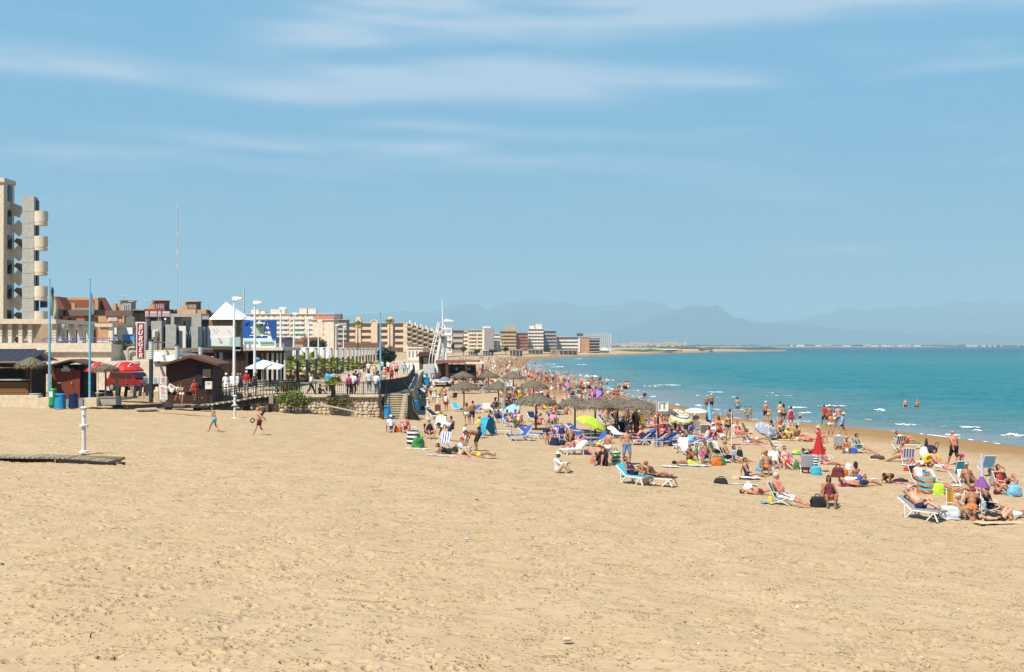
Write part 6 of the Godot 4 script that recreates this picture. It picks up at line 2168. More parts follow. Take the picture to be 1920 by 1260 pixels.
	bag("low dark bag on the pink towel", 17.21, -50.41, .7, .18, "black")
	beach_chair("black director chair with white frame", 17.29, -48.15, 30, "black", "white", "", .42)
	beach_chair("blue and white chair beside the rainbow bag", 17.8, -47.98, 55, "blue")
	bag("rainbow striped upright bag between the two men", 17.01, -46.75, .75, .8, "orange", "bag", "cyan")
	bag("lime yellow bag right of the rainbow bag", 17.37, -46.42, .5, .5, "lime")
	bag("dark brown bag between rainbow bag and lime bag", 17.25, -46.58, .35, .5, "brown")
	towel("crumpled white cloth on the sand right of the two men", 18.74, -49.1, 85, "white", 1.4, .4)
	lounger("white lounger under the old man with raised arms", 14.31, -39.89, 38, "grey")
	bag("lilac white bag beside the grey haired woman", 15.34, -39.91, .75, .5, "pale")
	bag("black flip flops bag under the white lounger", 15.02, -40.4, .35, .25, "black")
	beach_chair("chair with a floral turquoise towel, empty", 19.74, -50.47, 190, "cyan", "white", "", .45)
	beach_chair("chair with a light blue towel behind the purple parasol", 22.05, -53.01, 185, "sky", "white", "", .45)
	beach_chair("white chair under the white haired man", 19.22, -48.01, 0, "white")
	beach_chair("black chair under the woman in the red cap", 17.22, -40.96, 70, "black")
	beach_chair("low black chair under the reader with crossed legs", 16.32, -40.43, -25, "black")
	beach_chair("red chair under the woman with raised elbows", 20.53, -47.34, 20, "red")
	bag("dark grey bag hanging on a frame behind the black bikini woman", 21.18, -49.91, .45, .7, "grey")
	bag("folded navy parasol bag behind the light blue chair", 22.58, -53.68, .25, .5, "navy")
	bag("pale blue floral bag at the right edge", 20.36, -46.15, .6, .48, "sky")
	closed_parasol("purple folded parasol on a long pale pole", 16.47, -39.93, 2.27, 1.1, "purple", "pale", .22)
	bag("blue and white striped towel bag under the purple parasol", 17.83, -42.88, .35, .6, "sky", "bag", "white")
	towel("pale towel under the woman in the black swimsuit", 16.68, -38.73, 95, "beige", 1.9, .6)
	closed_parasol("pale blue closed parasol by the water", 14.25, -82.21, 2.0, .75, "sky", "white", .24)
	beach_chair("folding chair draped with a red and a white towel", 15.03, -64.82, 90, "wine", "white", "white", .4)
	closed_parasol("grey folded parasol beside the notice post", -.72, -102.01, 1.9, .4, "grey", "grey")
	lounger("dark towelled lounger under the largest straw parasol", 1.71, -91.04, 20, "navy")
	towel("red towel hanging under the largest straw parasol", 1.91, -86.73, 10, "red", .5, .5)
	beach_chair("white chair in the group below the pink tent, first from its left", 7.46, -136.09, 150, "white")
	beach_chair("sky chair in the group below the pink tent, second from its left", 8.22, -141.49, 190, "sky")
	beach_chair("white chair in the group below the pink tent, third from its left", 8.55, -132.19, 200, "white")
	beach_chair("white chair in the group below the pink tent, fourth from its left", 8.67, -126.76, 170, "white")
	beach_chair("white chair in the group below the pink tent, fifth from its left", 10.11, -133.14, 160, "white")
	beach_chair("blue chair in the group below the pink tent, sixth from its left", 6.57, -120.79, 20, "blue")
	beach_chair("orange chair in the group below the pink tent, seventh from its left", 6.36, -128.05, 40, "orange")
	bag("bright yellow cloth over the long straw roof line", 9.35, -109.58, .9, .8, "yellow", "cloth", "")
	bag("dark blue bag on the towel right of the cyan bin", -8.43, -107.69, .4, .4, "navy")
	parasols_open()

func parasols_open():
	var lime := paint(.50, .68, .06, .7)
	cloth_parasol("lime green parasol tilted over the blue loungers", on(4.63, -66.85), .98, 1.35, .42, [lime, paint(.44, .62, .05, .7)], V(.15, .3, -.42))
	cloth_parasol("light blue speckled parasol tipped onto its side left of the largest straw parasol", on(-.13, -89.69), 1.0, .75, .5, [paint(.33, .53, .65), paint(.30, .50, .62)], V(.35, .2, .75))
	cloth_parasol("green and white striped parasol beside the cyan litter bin", on(-9.83, -118.56), .85, 1.25, .38, [paint(.05, .12, .10), paint(.72, .72, .70)], V(.1, .2, .1))
	cloth_parasol("small blue grey parasol in front of the beach bar", on(-9, -152.39), .8, 1.5, .4, [paint(.20, .26, .38)], V(0, .2, 0))
	var yel := paint(.74, .58, .14)
	var p := cloth_parasol("white parasol with yellow and grey rings right of the straw parasols", on(11.63, -79.07), .98, 1.15, .42, [paint(.70, .70, .62)], V(.45, .2, -.12))
	var hold := p.get_node("canopy")
	for q in [[.97, .86], [.72, .64], [.5, .43], [.3, .22]]:
		part("ring_stripe", S().lathe(Vector3.ZERO, [[.98 * q[0], .42 * (1.0 - q[0] * q[0]) + .02], [.98 * q[1], .42 * (1.0 - q[1] * q[1]) + .02]], 24), yel if q[0] in [.97, .5] else paint(.22, .25, .3), hold)
	cloth_parasol("flat grey white parasol beside the ringed parasol", on(13.28, -82.17), .85, 1.35, .22, [paint(.62, .60, .60)], V(.12, .1, 0), "parasol", .05)
	cloth_parasol("violet parasol lying tilted among the white chairs", on(9.07, -125.73), .95, .7, .4, [paint(.32, .20, .58)], V(.3, .3, .6))
	var fl := cloth_parasol("floral patterned parasol tipped towards the camera", on(16.65, -74.66), .78, .62, .3, [paint(.24, .31, .44), paint(.34, .34, .40)], V(.55, .2, -.15))
	hold = fl.get_node("canopy")
	var rng := RandomNumberGenerator.new()
	rng.seed = 6
	for k in 46:
		var u := sqrt(rng.randf()) * .72
		var a := rng.randf() * TAU
		var c: Array = [[.70, .60, .62], [.66, .42, .40], [.66, .58, .30], [.68, .68, .66]][k % 4]
		var o := V(sin(a) * u, .3 * (1.0 - pow(u / .78, 2.0)) + .005, cos(a) * u)
		part("printed_flower", S().lathe(o, [[.06, -.012 - u * .02], [.035, .016], [.0, .02]], 7), paint(c[0], c[1], c[2]), hold)
	# tents
	var t := thing("beach_tent", "bright pink little beach tent near the waterline", "tent", on(7.85, -161.15))
	var s := S()
	for k in 4:
		var a := k * PI / 2 + .5
		var b := a + PI / 2
		s.tri(V(sin(a), 0, cos(a)) * .85, V(sin(b), 0, cos(b)) * .85, V(0, 1.35, 0))
	part("cloth", s, paint(.70, .12, .42), t)
	part("doorway", S().prism(PackedVector2Array([Vector2(-.16, 0), Vector2(.16, 0), Vector2(0, .8)]), V(0, .02, .62), Basis(Vector3.RIGHT, -.35), .03), paint(.62, .06, .34), t)
	t = thing("beach_tent", "pale yellow pyramid tent above the straw roofs", "tent", on(11.95, -106.74))
	s = S()
	for k in 4:
		var a := k * PI / 2 + .8
		var b := a + PI / 2
		s.tri(V(sin(a), 0, cos(a)) * .6, V(sin(b), 0, cos(b)) * .6, V(0, 1.4, 0))
	part("cloth", s, paint(.72, .72, .24), t)
	part("pole", S().rod(V(0, 0, 0), V(0, 1.45, 0), .02), dye("white"), t)
	t = thing("beach_shelter", "bright cyan half dome wind shelter", "beach shelter", on(-1.87, -72.43), -.55)
	s = S()
	s.grid(9, 15, func(r: int, k: int) -> Vector3:
		var u := PI * r / 8.0
		var a := lerpf(-.15, 1.7, k / 14.0)
		return V(sin(a) * -.85 * (.35 + .65 * sin(u)) + .5, sin(u) * cos(a * .55) * 1.12 + .0, cos(u) * .62 + .0))
	var sm := paint(.01, .36, .62, .5)
	part("dome", s, sm, t)
	part("rim", S().path(range(13).map(func(k): return V(.63, sin(PI * k / 12.0) * 1.13, cos(PI * k / 12.0) * .62)), .025), paint(.02, .10, .3), t)
	part("print", S().box(V(-.02, .78, .56), V(.5, .05, .02)), dye("white"), t)
	t = thing("windbreak", "upright orange yellow windbreak cloth behind the grey haired woman", "windbreak", on(16.31, -42.42), .3)
	s = S()
	s.grid(6, 6, func(r: int, k: int) -> Vector3: return V(k * .06 - .15, r * .13, sin(k * 1.4) * .02))
	part("cloth", s, paint(.62, .33, .02), t)
	part("stick", S().rod(V(-.15, 0, 0), V(-.15, .75, 0), .015), dye("white"), t)
	t = thing("inflatable_boat", "yellow inflatable with a navy and white seat behind it", "inflatable", on(21.28, -57.73))
	s = S()
	s.grid(9, 25, func(r: int, k: int) -> Vector3:
		var u := TAU * r / 8.0
		var a := TAU * k / 24.0
		var rr := .34 + cos(u) * .12
		return V(sin(a) * rr * 1.05, cos(a) * rr * .62 + .33, sin(u) * .12 - .05))
	part("tube", s, paint(.75, .52, .01, .4), t)
	part("floor", S().ball(V(0, .33, -.08), V(.3, .17, .05)), paint(.72, .48, .02, .4), t)
	part("printed_mark", S().box(V(.08, .24, .06), V(.12, .07, .03)), dye("black"), t)
	t = thing("pushchair", "navy and white pushchair parked behind the yellow inflatable", "pushchair", on(21.86, -59.61))
	part("hood", S().ball(V(.05, .62, 0), V(.36, .28, .3)), dye("navy"), t)
	part("cover", S().ball(V(-.28, .45, .05), V(.28, .36, .22)), dye("white"), t)
	part("handle", S().path([V(.25, .5, -.2), V(.42, 1.0, -.2), V(.42, 1.0, .2), V(.25, .5, .2)], .016), dye("black"), t)
	for q in [V(-.3, .12, .22), V(.3, .12, .22), V(-.3, .12, -.22), V(.3, .12, -.22)]:
		part("wheel", S().rod(q, q + V(0, 0, .03), .12, .12, 12), dye("black"), t)
	t = thing("swim_ring", "black swim ring in the striding boy's hands", "swim ring", on(-13.58, -61.17) + V(-.34, .80, .1), .5)
	s = S()
	s.grid(9, 21, func(r: int, k: int) -> Vector3:
		var u := TAU * r / 8.0
		var a := TAU * k / 20.0
		var rr := .105 + cos(u) * .03
		return V(sin(a) * rr, cos(a) * rr, sin(u) * .03))
	part("ring", s, paint(.03, .02, .02, .4), t)
	t = thing("swim_ring", "pale pink swim ring behind the woman in sunglasses", "swim ring", on(13.82, -57.53) + V(0, .35, 0), .2)
	s = S()
	s.grid(9, 21, func(r: int, k: int) -> Vector3:
		var u := TAU * r / 8.0
		var a := TAU * k / 20.0
		var rr := .3 + cos(u) * .09
		return V(sin(a) * rr * 1.1, cos(a) * rr, sin(u) * .09))
	part("ring", s, paint(.62, .32, .48, .4), t)
	# notice posts and the lifebuoy
	for q in [["white notice board with print on a grey post beside the lifebuoy", 8.66, -68.06, 2.75, .02, .62, .55], ["white notice board among the second row of straw parasols", -.65, -106.28, 2.75, .02, .6, .42], ["small white notice board far up the beach", -.09, -185.93, 2.6, .0, .9, .55]]:
		var b := thing("notice_board", q[0], "notice board", on(q[1], q[2]))
		part("post", S().rod(V(0, -.3, 0), V(0, q[3], 0), .035, .035, 8), paint(.42, .48, .56, .4), b)
		var bd := part("board", S().box(V(q[5] / 2 + .06, q[3] - q[6] * .62, .03), V(q[5], q[6], .03)), paint(.76, .76, .72), b)
		for k in 8:
			part("print", S().box(V(.16 + (k % 2) * q[5] * .45, q[3] - q[6] * .62 + q[6] * (.25 - .16 * (k / 2)), .05), V(q[5] * .18, q[6] * .09, .01)), paint(.15, .17, .2), bd)
		part("print", S().box(V(q[5] / 2 + .06, q[3] - q[6] * .62 + q[6] * .4, .05), V(q[5] * .7, q[6] * .1, .01)), paint(.1, .11, .12), bd)
	t = thing("lifebuoy", "orange lifebuoy hanging on the notice board post", "lifebuoy", on(8.69, -68.06) + V(.05, 1.62, .12), .5)
	s = S()
	s.grid(9, 25, func(r: int, k: int) -> Vector3:
		var u := TAU * r / 8.0
		var a := TAU * k / 24.0
		var rr := .30 + cos(u) * .075
		return V(sin(a) * rr * .9, cos(a) * rr * 1.15, sin(u) * .06))
	var orange := paint(.62, .10, .03, .5)
	part("ring", s, orange, t)
	for a in [.7, 2.2, 3.9, 5.4]:
		part("band", S().ball(V(sin(a) * .27, cos(a) * .345, .0), V(.07, .07, .075)), dye("white"), t)
	part("rope_cloth", S().rod(V(.02, -.36, .05), V(.06, -.95, .02), .05, .03), orange, t)


# ------------------------------------------------------------------ people: one smooth surface over a skeleton, clothes as surfaces over the same bones

var body_cache := {}

func skin_field(bones: Array, cell: float, blend: float, out: Sh):      # bones of [a, b, radius a, radius b]; surface nets over their smooth union
	var lo := Vector3.INF
	var hi := -Vector3.INF
	for b in bones:
		var r := maxf(b[2], b[3]) + blend + cell * 2.0
		lo = lo.min((b[0] as Vector3).min(b[1]) - Vector3.ONE * r)
		hi = hi.max((b[0] as Vector3).max(b[1]) + Vector3.ONE * r)
	var nx := int((hi.x - lo.x) / cell) + 2
	var ny := int((hi.y - lo.y) / cell) + 2
	var nz := int((hi.z - lo.z) / cell) + 2
	var f := PackedFloat32Array()
	f.resize(nx * ny * nz)
	f.fill(1.0)
	for b in bones:
		var a: Vector3 = b[0]
		var ba: Vector3 = b[1] - a
		var ra: float = b[2]
		var rb: float = b[3]
		var bb := maxf(ba.length_squared(), 1e-8)
		var r := maxf(ra, rb) + blend + cell
		var p0 := ((a.min(b[1]) - Vector3.ONE * r - lo) / cell).floor()
		var p1 := ((a.max(b[1]) + Vector3.ONE * r - lo) / cell).ceil()
		for z in range(maxi(int(p0.z), 0), mini(int(p1.z), nz - 1) + 1):
			for y in range(maxi(int(p0.y), 0), mini(int(p1.y), ny - 1) + 1):
				var j := (z * ny + y) * nx
				for x in range(maxi(int(p0.x), 0), mini(int(p1.x), nx - 1) + 1):
					var pa := lo + V(x, y, z) * cell - a
					var t := clampf(pa.dot(ba) / bb, .0, 1.0)
					var d := (pa - ba * t).length() - lerpf(ra, rb, t)
					var e := f[j + x]
					var h := maxf(blend - absf(e - d), .0) / blend
					f[j + x] = minf(e, d) - h * h * blend * .25
	var at := PackedInt32Array()
	at.resize(nx * ny * nz)
	at.fill(-1)
	var corner := [0, 1, nx, nx + 1, nx * ny, nx * ny + 1, nx * ny + nx, nx * ny + nx + 1]
	var offs := [V(0, 0, 0), V(1, 0, 0), V(0, 1, 0), V(1, 1, 0), V(0, 0, 1), V(1, 0, 1), V(0, 1, 1), V(1, 1, 1)]
	var edges := [0, 1, 2, 3, 4, 5, 6, 7, 0, 2, 1, 3, 4, 6, 5, 7, 0, 4, 1, 5, 2, 6, 3, 7]
	for z in nz - 1:
		for y in ny - 1:
			for x in nx - 1:
				var j := (z * ny + y) * nx + x
				var e := f[j]
				if e > .09 and e < .95 or e == 1.0 and f[j + corner[7]] == 1.0:
					continue
				var m := 0
				for k in 8:
					if f[j + corner[k]] < .0:
						m |= 1 << k
				if m == 0 or m == 255:
					continue
				var s := Vector3.ZERO
				var c := 0
				for k in 12:
					var u: int = edges[k * 2]
					var v: int = edges[k * 2 + 1]
					if (m >> u & 1) != (m >> v & 1):
						var fu := f[j + corner[u]]
						var fv := f[j + corner[v]]
						s += (offs[u] as Vector3).lerp(offs[v], fu / (fu - fv))
						c += 1
				at[j] = out.v.size()
				out.v.append(lo + (V(x, y, z) + s / c) * cell)
				out.n.append(V(f[j + 1] - e, f[j + nx] - e, f[j + nx * ny] - e).normalized())
	var steps := [1, nx, nx * ny]
	for z in range(1, nz - 1):
		for y in range(1, ny - 1):
			for x in range(1, nx - 1):
				var j := (z * ny + y) * nx + x
				if at[j] < 0:
					continue
				var inside := f[j] < .0
				for k in 3:
					if inside == (f[j + steps[k]] < .0):
						continue
					var u: int = steps[(k + 1) % 3]
					var v: int = steps[(k + 2) % 3]
					var q := [at[j], at[j - u], at[j - u - v], at[j - v]]
					if q.min() < 0:
						continue
					if inside:
						out.i.append_array([q[0], q[2], q[1], q[0], q[3], q[2]])
					else:
						out.i.append_array([q[0], q[1], q[2], q[0], q[2], q[3]])

func joint(root: Vector3, aim: Vector3, l1: float, l2: float, pole: Vector3) -> Vector3:   # the elbow or knee between two ends
	var d := aim - root
	var l := clampf(d.length(), .05, (l1 + l2) * .999)
	var a := (l1 * l1 - l2 * l2 + l * l) / (2.0 * l)
	var w := d.normalized()
	var p := (pole - w * pole.dot(w)).normalized()
	return root + w * a + p * sqrt(maxf(l1 * l1 - a * a, .0))

# pelvis, chest (between the shoulders), head, where the face looks, wrists (her left, right), ankles, pole of the elbows, of the knees
const POSES := {
	"stand": [[0, .93, 0], [0, 1.40, -.02], [0, 1.63, .02], [0, 0, 1], [.27, .87, .06], [-.27, .87, .06], [.11, .08, .02], [-.11, .08, -.03], [0, 0, -1], [0, 0, 1]],
	"lean": [[.03, .92, 0], [0, 1.39, -.02], [-.02, 1.62, .03], [-.5, -.1, 1], [.24, .9, .14], [-.16, 1.12, .24], [.16, .08, .05], [-.08, .08, -.02], [0, -.2, -1], [0, 0, 1]],
	"hips": [[0, .93, .02], [0, 1.40, -.03], [0, 1.63, .0], [.3, 0, 1], [.22, 1.0, .05], [-.22, 1.0, .05], [.15, .08, .03], [-.15, .08, -.03], [0, 0, -.9], [0, 0, 1]],
	"brow": [[0, .93, 0], [0, 1.40, 0], [0, 1.63, .03], [0, .1, 1], [.13, 1.68, .12], [-.13, 1.68, .12], [.12, .08, .03], [-.12, .08, -.05], [0, .1, .2], [0, 0, 1]],
	"point": [[0, .93, 0], [0, 1.40, 0], [0, 1.63, .03], [.4, 0, 1], [.62, 1.35, .2], [-.24, .9, .1], [.12, .08, .05], [-.12, .08, -.05], [0, -1, 0], [0, 0, 1]],
	"walk": [[0, .91, 0], [0, 1.38, .05], [0, 1.61, .12], [0, -.15, 1], [.25, .92, -.22], [-.25, .95, .28], [.09, .08, .33], [-.09, .12, -.34], [0, 0, -1], [0, 0, 1]],
	"run": [[0, .84, -.05], [0, 1.22, .26], [0, 1.40, .42], [0, -.2, 1], [.5, 1.25, -.2], [-.2, .95, .5], [.1, .08, .3], [-.1, .15, -.25], [0, 0, -1], [0, 0, 1]],
	"bend": [[0, .90, -.12], [0, 1.02, .36], [0, .96, .58], [0, -.7, .7], [.16, .45, .55], [-.16, .45, .55], [.13, .08, .0], [-.13, .08, -.08], [0, 0, -1], [0, 0, 1]],
	"crouch": [[0, .42, -.2], [0, .52, .22], [0, .50, .46], [0, -.6, .8], [.2, .05, .42], [-.2, .05, .42], [.13, .08, -.12], [-.13, .08, -.2], [0, 0, -1], [0, .6, 1]],
	"kneel": [[0, .44, -.05], [0, .86, .12], [0, 1.06, .22], [0, -.4, .9], [.16, .42, .4], [-.16, .42, .4], [.12, .06, -.35], [-.12, .06, -.38], [0, 0, -1], [0, -.3, 1]],
	"sitlegs": [[0, .12, 0], [0, .57, -.14], [0, .80, -.11], [0, 0, 1], [.30, .1, -.32], [-.12, .24, .25], [.10, .07, .82], [-.09, .08, .84], [0, 0, -1], [0, 1, 0]],
	"sitknees": [[0, .12, 0], [0, .56, -.06], [0, .79, .02], [0, 0, 1], [.08, .42, .42], [-.08, .42, .42], [.14, .07, .5], [-.14, .07, .52], [0, -.4, -.2], [0, 1, .1]],
	"chair": [[0, .36, 0], [0, .80, -.19], [0, 1.03, -.15], [0, 0, 1], [.28, .46, .16], [-.28, .46, .16], [.13, .07, .55], [-.13, .07, .6], [0, -.3, -1], [0, 1, .2]],
	"read": [[0, .36, 0], [0, .80, -.19], [0, 1.02, -.12], [0, -.3, 1], [.10, .66, .28], [-.10, .66, .28], [.14, .07, .5], [-.14, .07, .55], [0, -.7, -.4], [0, 1, .2]],
	"chairlegs": [[0, .34, 0], [0, .77, -.2], [0, 1.0, -.17], [.2, 0, 1], [.28, .42, .14], [-.24, .44, .2], [.10, .07, .82], [-.12, .07, .84], [0, -.3, -1], [0, 1, 0]],
	"recline": [[0, .47, 0], [0, .80, -.34], [0, 1.0, -.45], [0, .4, .9], [.27, .54, .02], [-.27, .54, .02], [.1, .46, .83], [-.1, .46, .83], [0, -.3, -1], [0, 1, 0]],
	"reclineknee": [[0, .47, 0], [0, .80, -.34], [0, 1.0, -.45], [0, .4, .9], [.27, .54, .02], [-.2, .62, .1], [.12, .45, .5], [-.1, .46, .8], [0, -.3, -1], [0, 1, 0]],
	"reclinearms": [[0, .42, 0], [0, .76, -.33], [0, .98, -.43], [0, .35, .9], [.14, 1.04, -.55], [-.14, 1.04, -.55], [.13, .42, .5], [-.1, .42, .78], [1, .2, 0], [0, 1, 0]],
	"lie": [[0, .12, 0], [0, .13, -.49], [0, .15, -.73], [0, 1, .15], [.32, .06, -.03], [-.32, .06, -.03], [.13, .07, .85], [-.12, .07, .85], [1, 0, 0], [0, 1, 0]],
	"lieknees": [[0, .12, 0], [0, .14, -.49], [0, .17, -.73], [0, 1, .2], [.32, .06, -.03], [-.2, .2, -.1], [.14, .07, .42], [-.12, .07, .46], [1, 0, 0], [0, 1, 0]],
	"prone": [[0, .12, 0], [0, .13, -.49], [0, .14, -.74], [.8, -.35, .1], [.24, .06, -.78], [-.24, .06, -.78], [.12, .07, .85], [-.1, .07, .85], [1, 0, 0], [0, -1, 0]],
	"elbows": [[0, .12, 0], [0, .28, -.45], [0, .46, -.62], [0, .1, -1], [.16, .06, -.78], [-.16, .06, -.78], [.12, .07, .85], [-.1, .3, .75], [1, -.4, 0], [0, -1, 0]]
}

func v3(a: Array) -> Vector3:
	return V(a[0], a[1], a[2])

func bones_of(pose: String, sex: String) -> Dictionary:
	var p: Array = POSES[pose]
	var pelvis := v3(p[0])
	var chest := v3(p[1])
	var head := v3(p[2])
	var up := (chest - pelvis).normalized()
	var lying := absf(up.y) < .45 and pose != "bend" and pose != "crouch"
	var across := Vector3.RIGHT
	var fwd := across.cross(up).normalized()
	if pose in ["prone", "elbows"]:
		fwd = -fwd
	var fem := sex == "f"
	var k := 1.28 if sex == "b" else 1.0
	var sw := .155 if fem else .18 * (1.1 if sex == "b" else 1.0)
	var hw := .10 if fem else .09
	var b := {}
	var low := chest - up * .06
	var waist := pelvis.lerp(chest, .42)
	b.chest = [[low - across * sw * .45 + up * -.06, low + across * sw * .45 + up * -.06, .105 * k, .105 * k], [chest - across * sw * .8, chest + across * sw * .8, .068, .068], [low, waist, .125 * k, .11 * k]]
	b.belly = [[waist - across * .05 + fwd * (.05 if sex == "b" else .0), waist + across * .05 + fwd * (.05 if sex == "b" else .0), (.093 if fem else .105) * k * (1.15 if sex == "b" else 1.0), (.093 if fem else .105) * k * (1.15 if sex == "b" else 1.0)], [waist, pelvis, .11 * k, .12 * k]]
	b.pelvis = [[pelvis - across * hw * .7, pelvis + across * hw * .7, (.125 if fem else .115) * k, (.125 if fem else .115) * k], [pelvis - across * .06 - fwd * .05 - up * .04, pelvis + across * .06 - fwd * .05 - up * .04, .10, .10]]
	b.bust = [[low + across * .075 + fwd * .075 - up * .07, low + across * .07 + fwd * .085 - up * .08, .062, .055], [low - across * .075 + fwd * .075 - up * .07, low - across * .07 + fwd * .085 - up * .08, .062, .055]]
	b.neck = [[chest + up * .02, head - (head - chest).normalized() * .08, .062, .05]]
	b.upper = []
	b.fore = []
	b.thigh = []
	b.shin = []
	b.foot = []
	b.hands = []
	for s in 2:
		var side := 1.0 if s == 0 else -1.0
		var sh := chest + across * sw * side - up * .015
		var wrist := v3(p[4 + s])
		var ep := v3(p[8])
		var el := joint(sh, wrist, .29, .255, V(ep.x * side if absf(ep.x) > .05 else .35 * side, ep.y, ep.z))
		wrist = el + (wrist - el).limit_length(.255)
		b.upper.append([sh, el, .052 * (1.15 if k > 1.0 else 1.0), .041])
		b.fore.append([el, wrist, .041, .028])
		b.hands.append([wrist, (wrist - el).normalized(), side])
		var hip := pelvis + across * hw * side - up * .03
		var ankle := v3(p[6 + s])
		var kp := v3(p[9])
		var knee := joint(hip, ankle, .435, .425, V(kp.x + .22 * side, kp.y, kp.z))
		ankle = knee + (ankle - knee).limit_length(.425)
		b.thigh.append([hip, knee, (.088 if fem else .082) * (1.15 if k > 1.0 else 1.0), .056])
		b.shin.append([knee, knee.lerp(ankle, .35), .053, .057])
		b.shin.append([knee.lerp(ankle, .3), ankle, .055, .036])
		var toe := V(.05 * side, -.04, .17)
		if lying or pose.begins_with("recline"):
			toe = V(.05 * side, .14, .06) if not pose in ["prone", "elbows"] else V(.02 * side, -.02, .15)
		elif pose == "kneel":
			toe = V(0, -.03, -.12)
		b.foot.append([ankle, ankle + toe, .038, .028])
	b.head = [head, v3(p[3]).normalized(), (head - chest).normalized()]
	b.axis = [up, fwd, across]
	return b

func head_bones(h: Array) -> Array:
	var t := head_frame(h)
	var f := func(x: float, y: float, z: float) -> Vector3: return t * V(x, y, z)
	return [[f.call(0, .035, -.035), f.call(0, .045, .01), .083, .08], [f.call(0, -.04, .03), f.call(0, -.075, .045), .058, .042], [f.call(0, .005, .088), f.call(0, -.025, .103), .011, .016], [f.call(.08, .005, -.01), f.call(.085, -.02, -.012), .018, .014], [f.call(-.08, .005, -.01), f.call(-.085, -.02, -.012), .018, .014], [f.call(0, -.062, .08), f.call(0, -.066, .082), .014, .014]]

func head_frame(h: Array) -> Transform3D:
	var z: Vector3 = h[1]
	var y: Vector3 = h[2]
	y = (Vector3.UP * .6 + y * .4) if absf(y.y) > .3 else y
	y = (y - z * y.dot(z)).normalized()
	return Transform3D(Basis(y.cross(z), y, z), h[0])

func body_mesh(pose: String, sex: String, what: String) -> ArrayMesh:
	var key := pose + sex + what
	if body_cache.has(key):
		return body_cache[key]
	var b := bones_of(pose, sex)
	var sh := S()
	var grown := func(list: Array, by: float, to := 1.0) -> Array:
		var o := []
		for q in list:
			o.append([q[0], (q[0] as Vector3).lerp(q[1], to), q[2] + by, lerpf(q[2], q[3], to) + by])
		return o
	var use := []
	var cell := .034
	if what == "body":
		for w in ["chest", "belly", "pelvis", "neck", "upper", "fore", "thigh", "shin", "foot"]:
			use += b[w]
		if sex == "f":
			use += b.bust
		skin_field(use, .036, .05, sh)
		skin_field(head_bones(b.head), .017, .02, sh)
		for h in b.hands:                       # palm, four fingers and a thumb, a little curled
			var w: Vector3 = h[0]
			var d: Vector3 = h[1]
			var x := d.cross(Vector3.UP if absf(d.y) < .8 else Vector3.FORWARD).normalized()
			var n: Vector3 = x.cross(d) * h[2]
			sh.bar(w - d * .01, w + d * .085, .075, .028, n)
			for k in 4:
				var o := w + d * .083 + d.cross(n).normalized() * (k - 1.5) * .019
				var mid: Vector3 = o + (d * .9 + n * .25).normalized() * [.036, .042, .04, .03][k]
				sh.rod(o, mid, .0095, .009, 5, false)
				sh.rod(mid, mid + (d * .75 + n * .6).normalized() * [.032, .038, .035, .026][k], .009, .006, 5)
			var th := w + d * .025 + d.cross(n).normalized() * .036
			sh.rod(th, th + (d * .7 + d.cross(n).normalized() * .7 + n * .2).normalized() * .06, .011, .007, 5)
	else:
		match what:
			"briefs": use = grown.call(b.pelvis, .012) + grown.call(b.thigh, .010, .10)
			"trunks": use = grown.call(b.pelvis, .018) + grown.call(b.thigh, .022, .5)
			"shorts": use = grown.call(b.pelvis, .02) + grown.call(b.thigh, .026, .92)
			"trousers": use = grown.call(b.pelvis, .02) + grown.call(b.thigh, .022) + grown.call(b.shin, .022, .9)
			"top": use = grown.call([b.chest[0]], -.012) + (grown.call(b.bust, .012) if sex == "f" else [])
			"swimsuit": use = grown.call(b.pelvis, .012) + grown.call(b.thigh, .008, .05) + grown.call(b.belly, .012) + grown.call([b.chest[0], b.chest[2]], .012) + (grown.call(b.bust, .012) if sex == "f" else [])
			"vest": use = grown.call(b.belly, .018) + grown.call([b.chest[0], b.chest[2]], .018) + grown.call(b.pelvis, .008) + grown.call([b.chest[1]], .008, .98)
			"shirt": use = grown.call(b.belly, .022) + grown.call(b.chest, .02) + grown.call(b.pelvis, .016) + grown.call(b.upper, .022, .62)
			"sleeves": use = grown.call(b.belly, .022) + grown.call(b.chest, .02) + grown.call(b.pelvis, .018) + grown.call(b.upper, .02) + grown.call(b.fore, .016, .85)
			"skirt": use = grown.call(b.pelvis, .022) + grown.call(b.thigh, .04, .6)
			"dress": use = grown.call(b.pelvis, .025) + grown.call(b.thigh, .045, .75) + grown.call(b.belly, .018) + grown.call([b.chest[0], b.chest[2]], .016)
		skin_field(use, cell, .05, sh)
	body_cache[key] = sh.mesh(null)
	return body_cache[key]

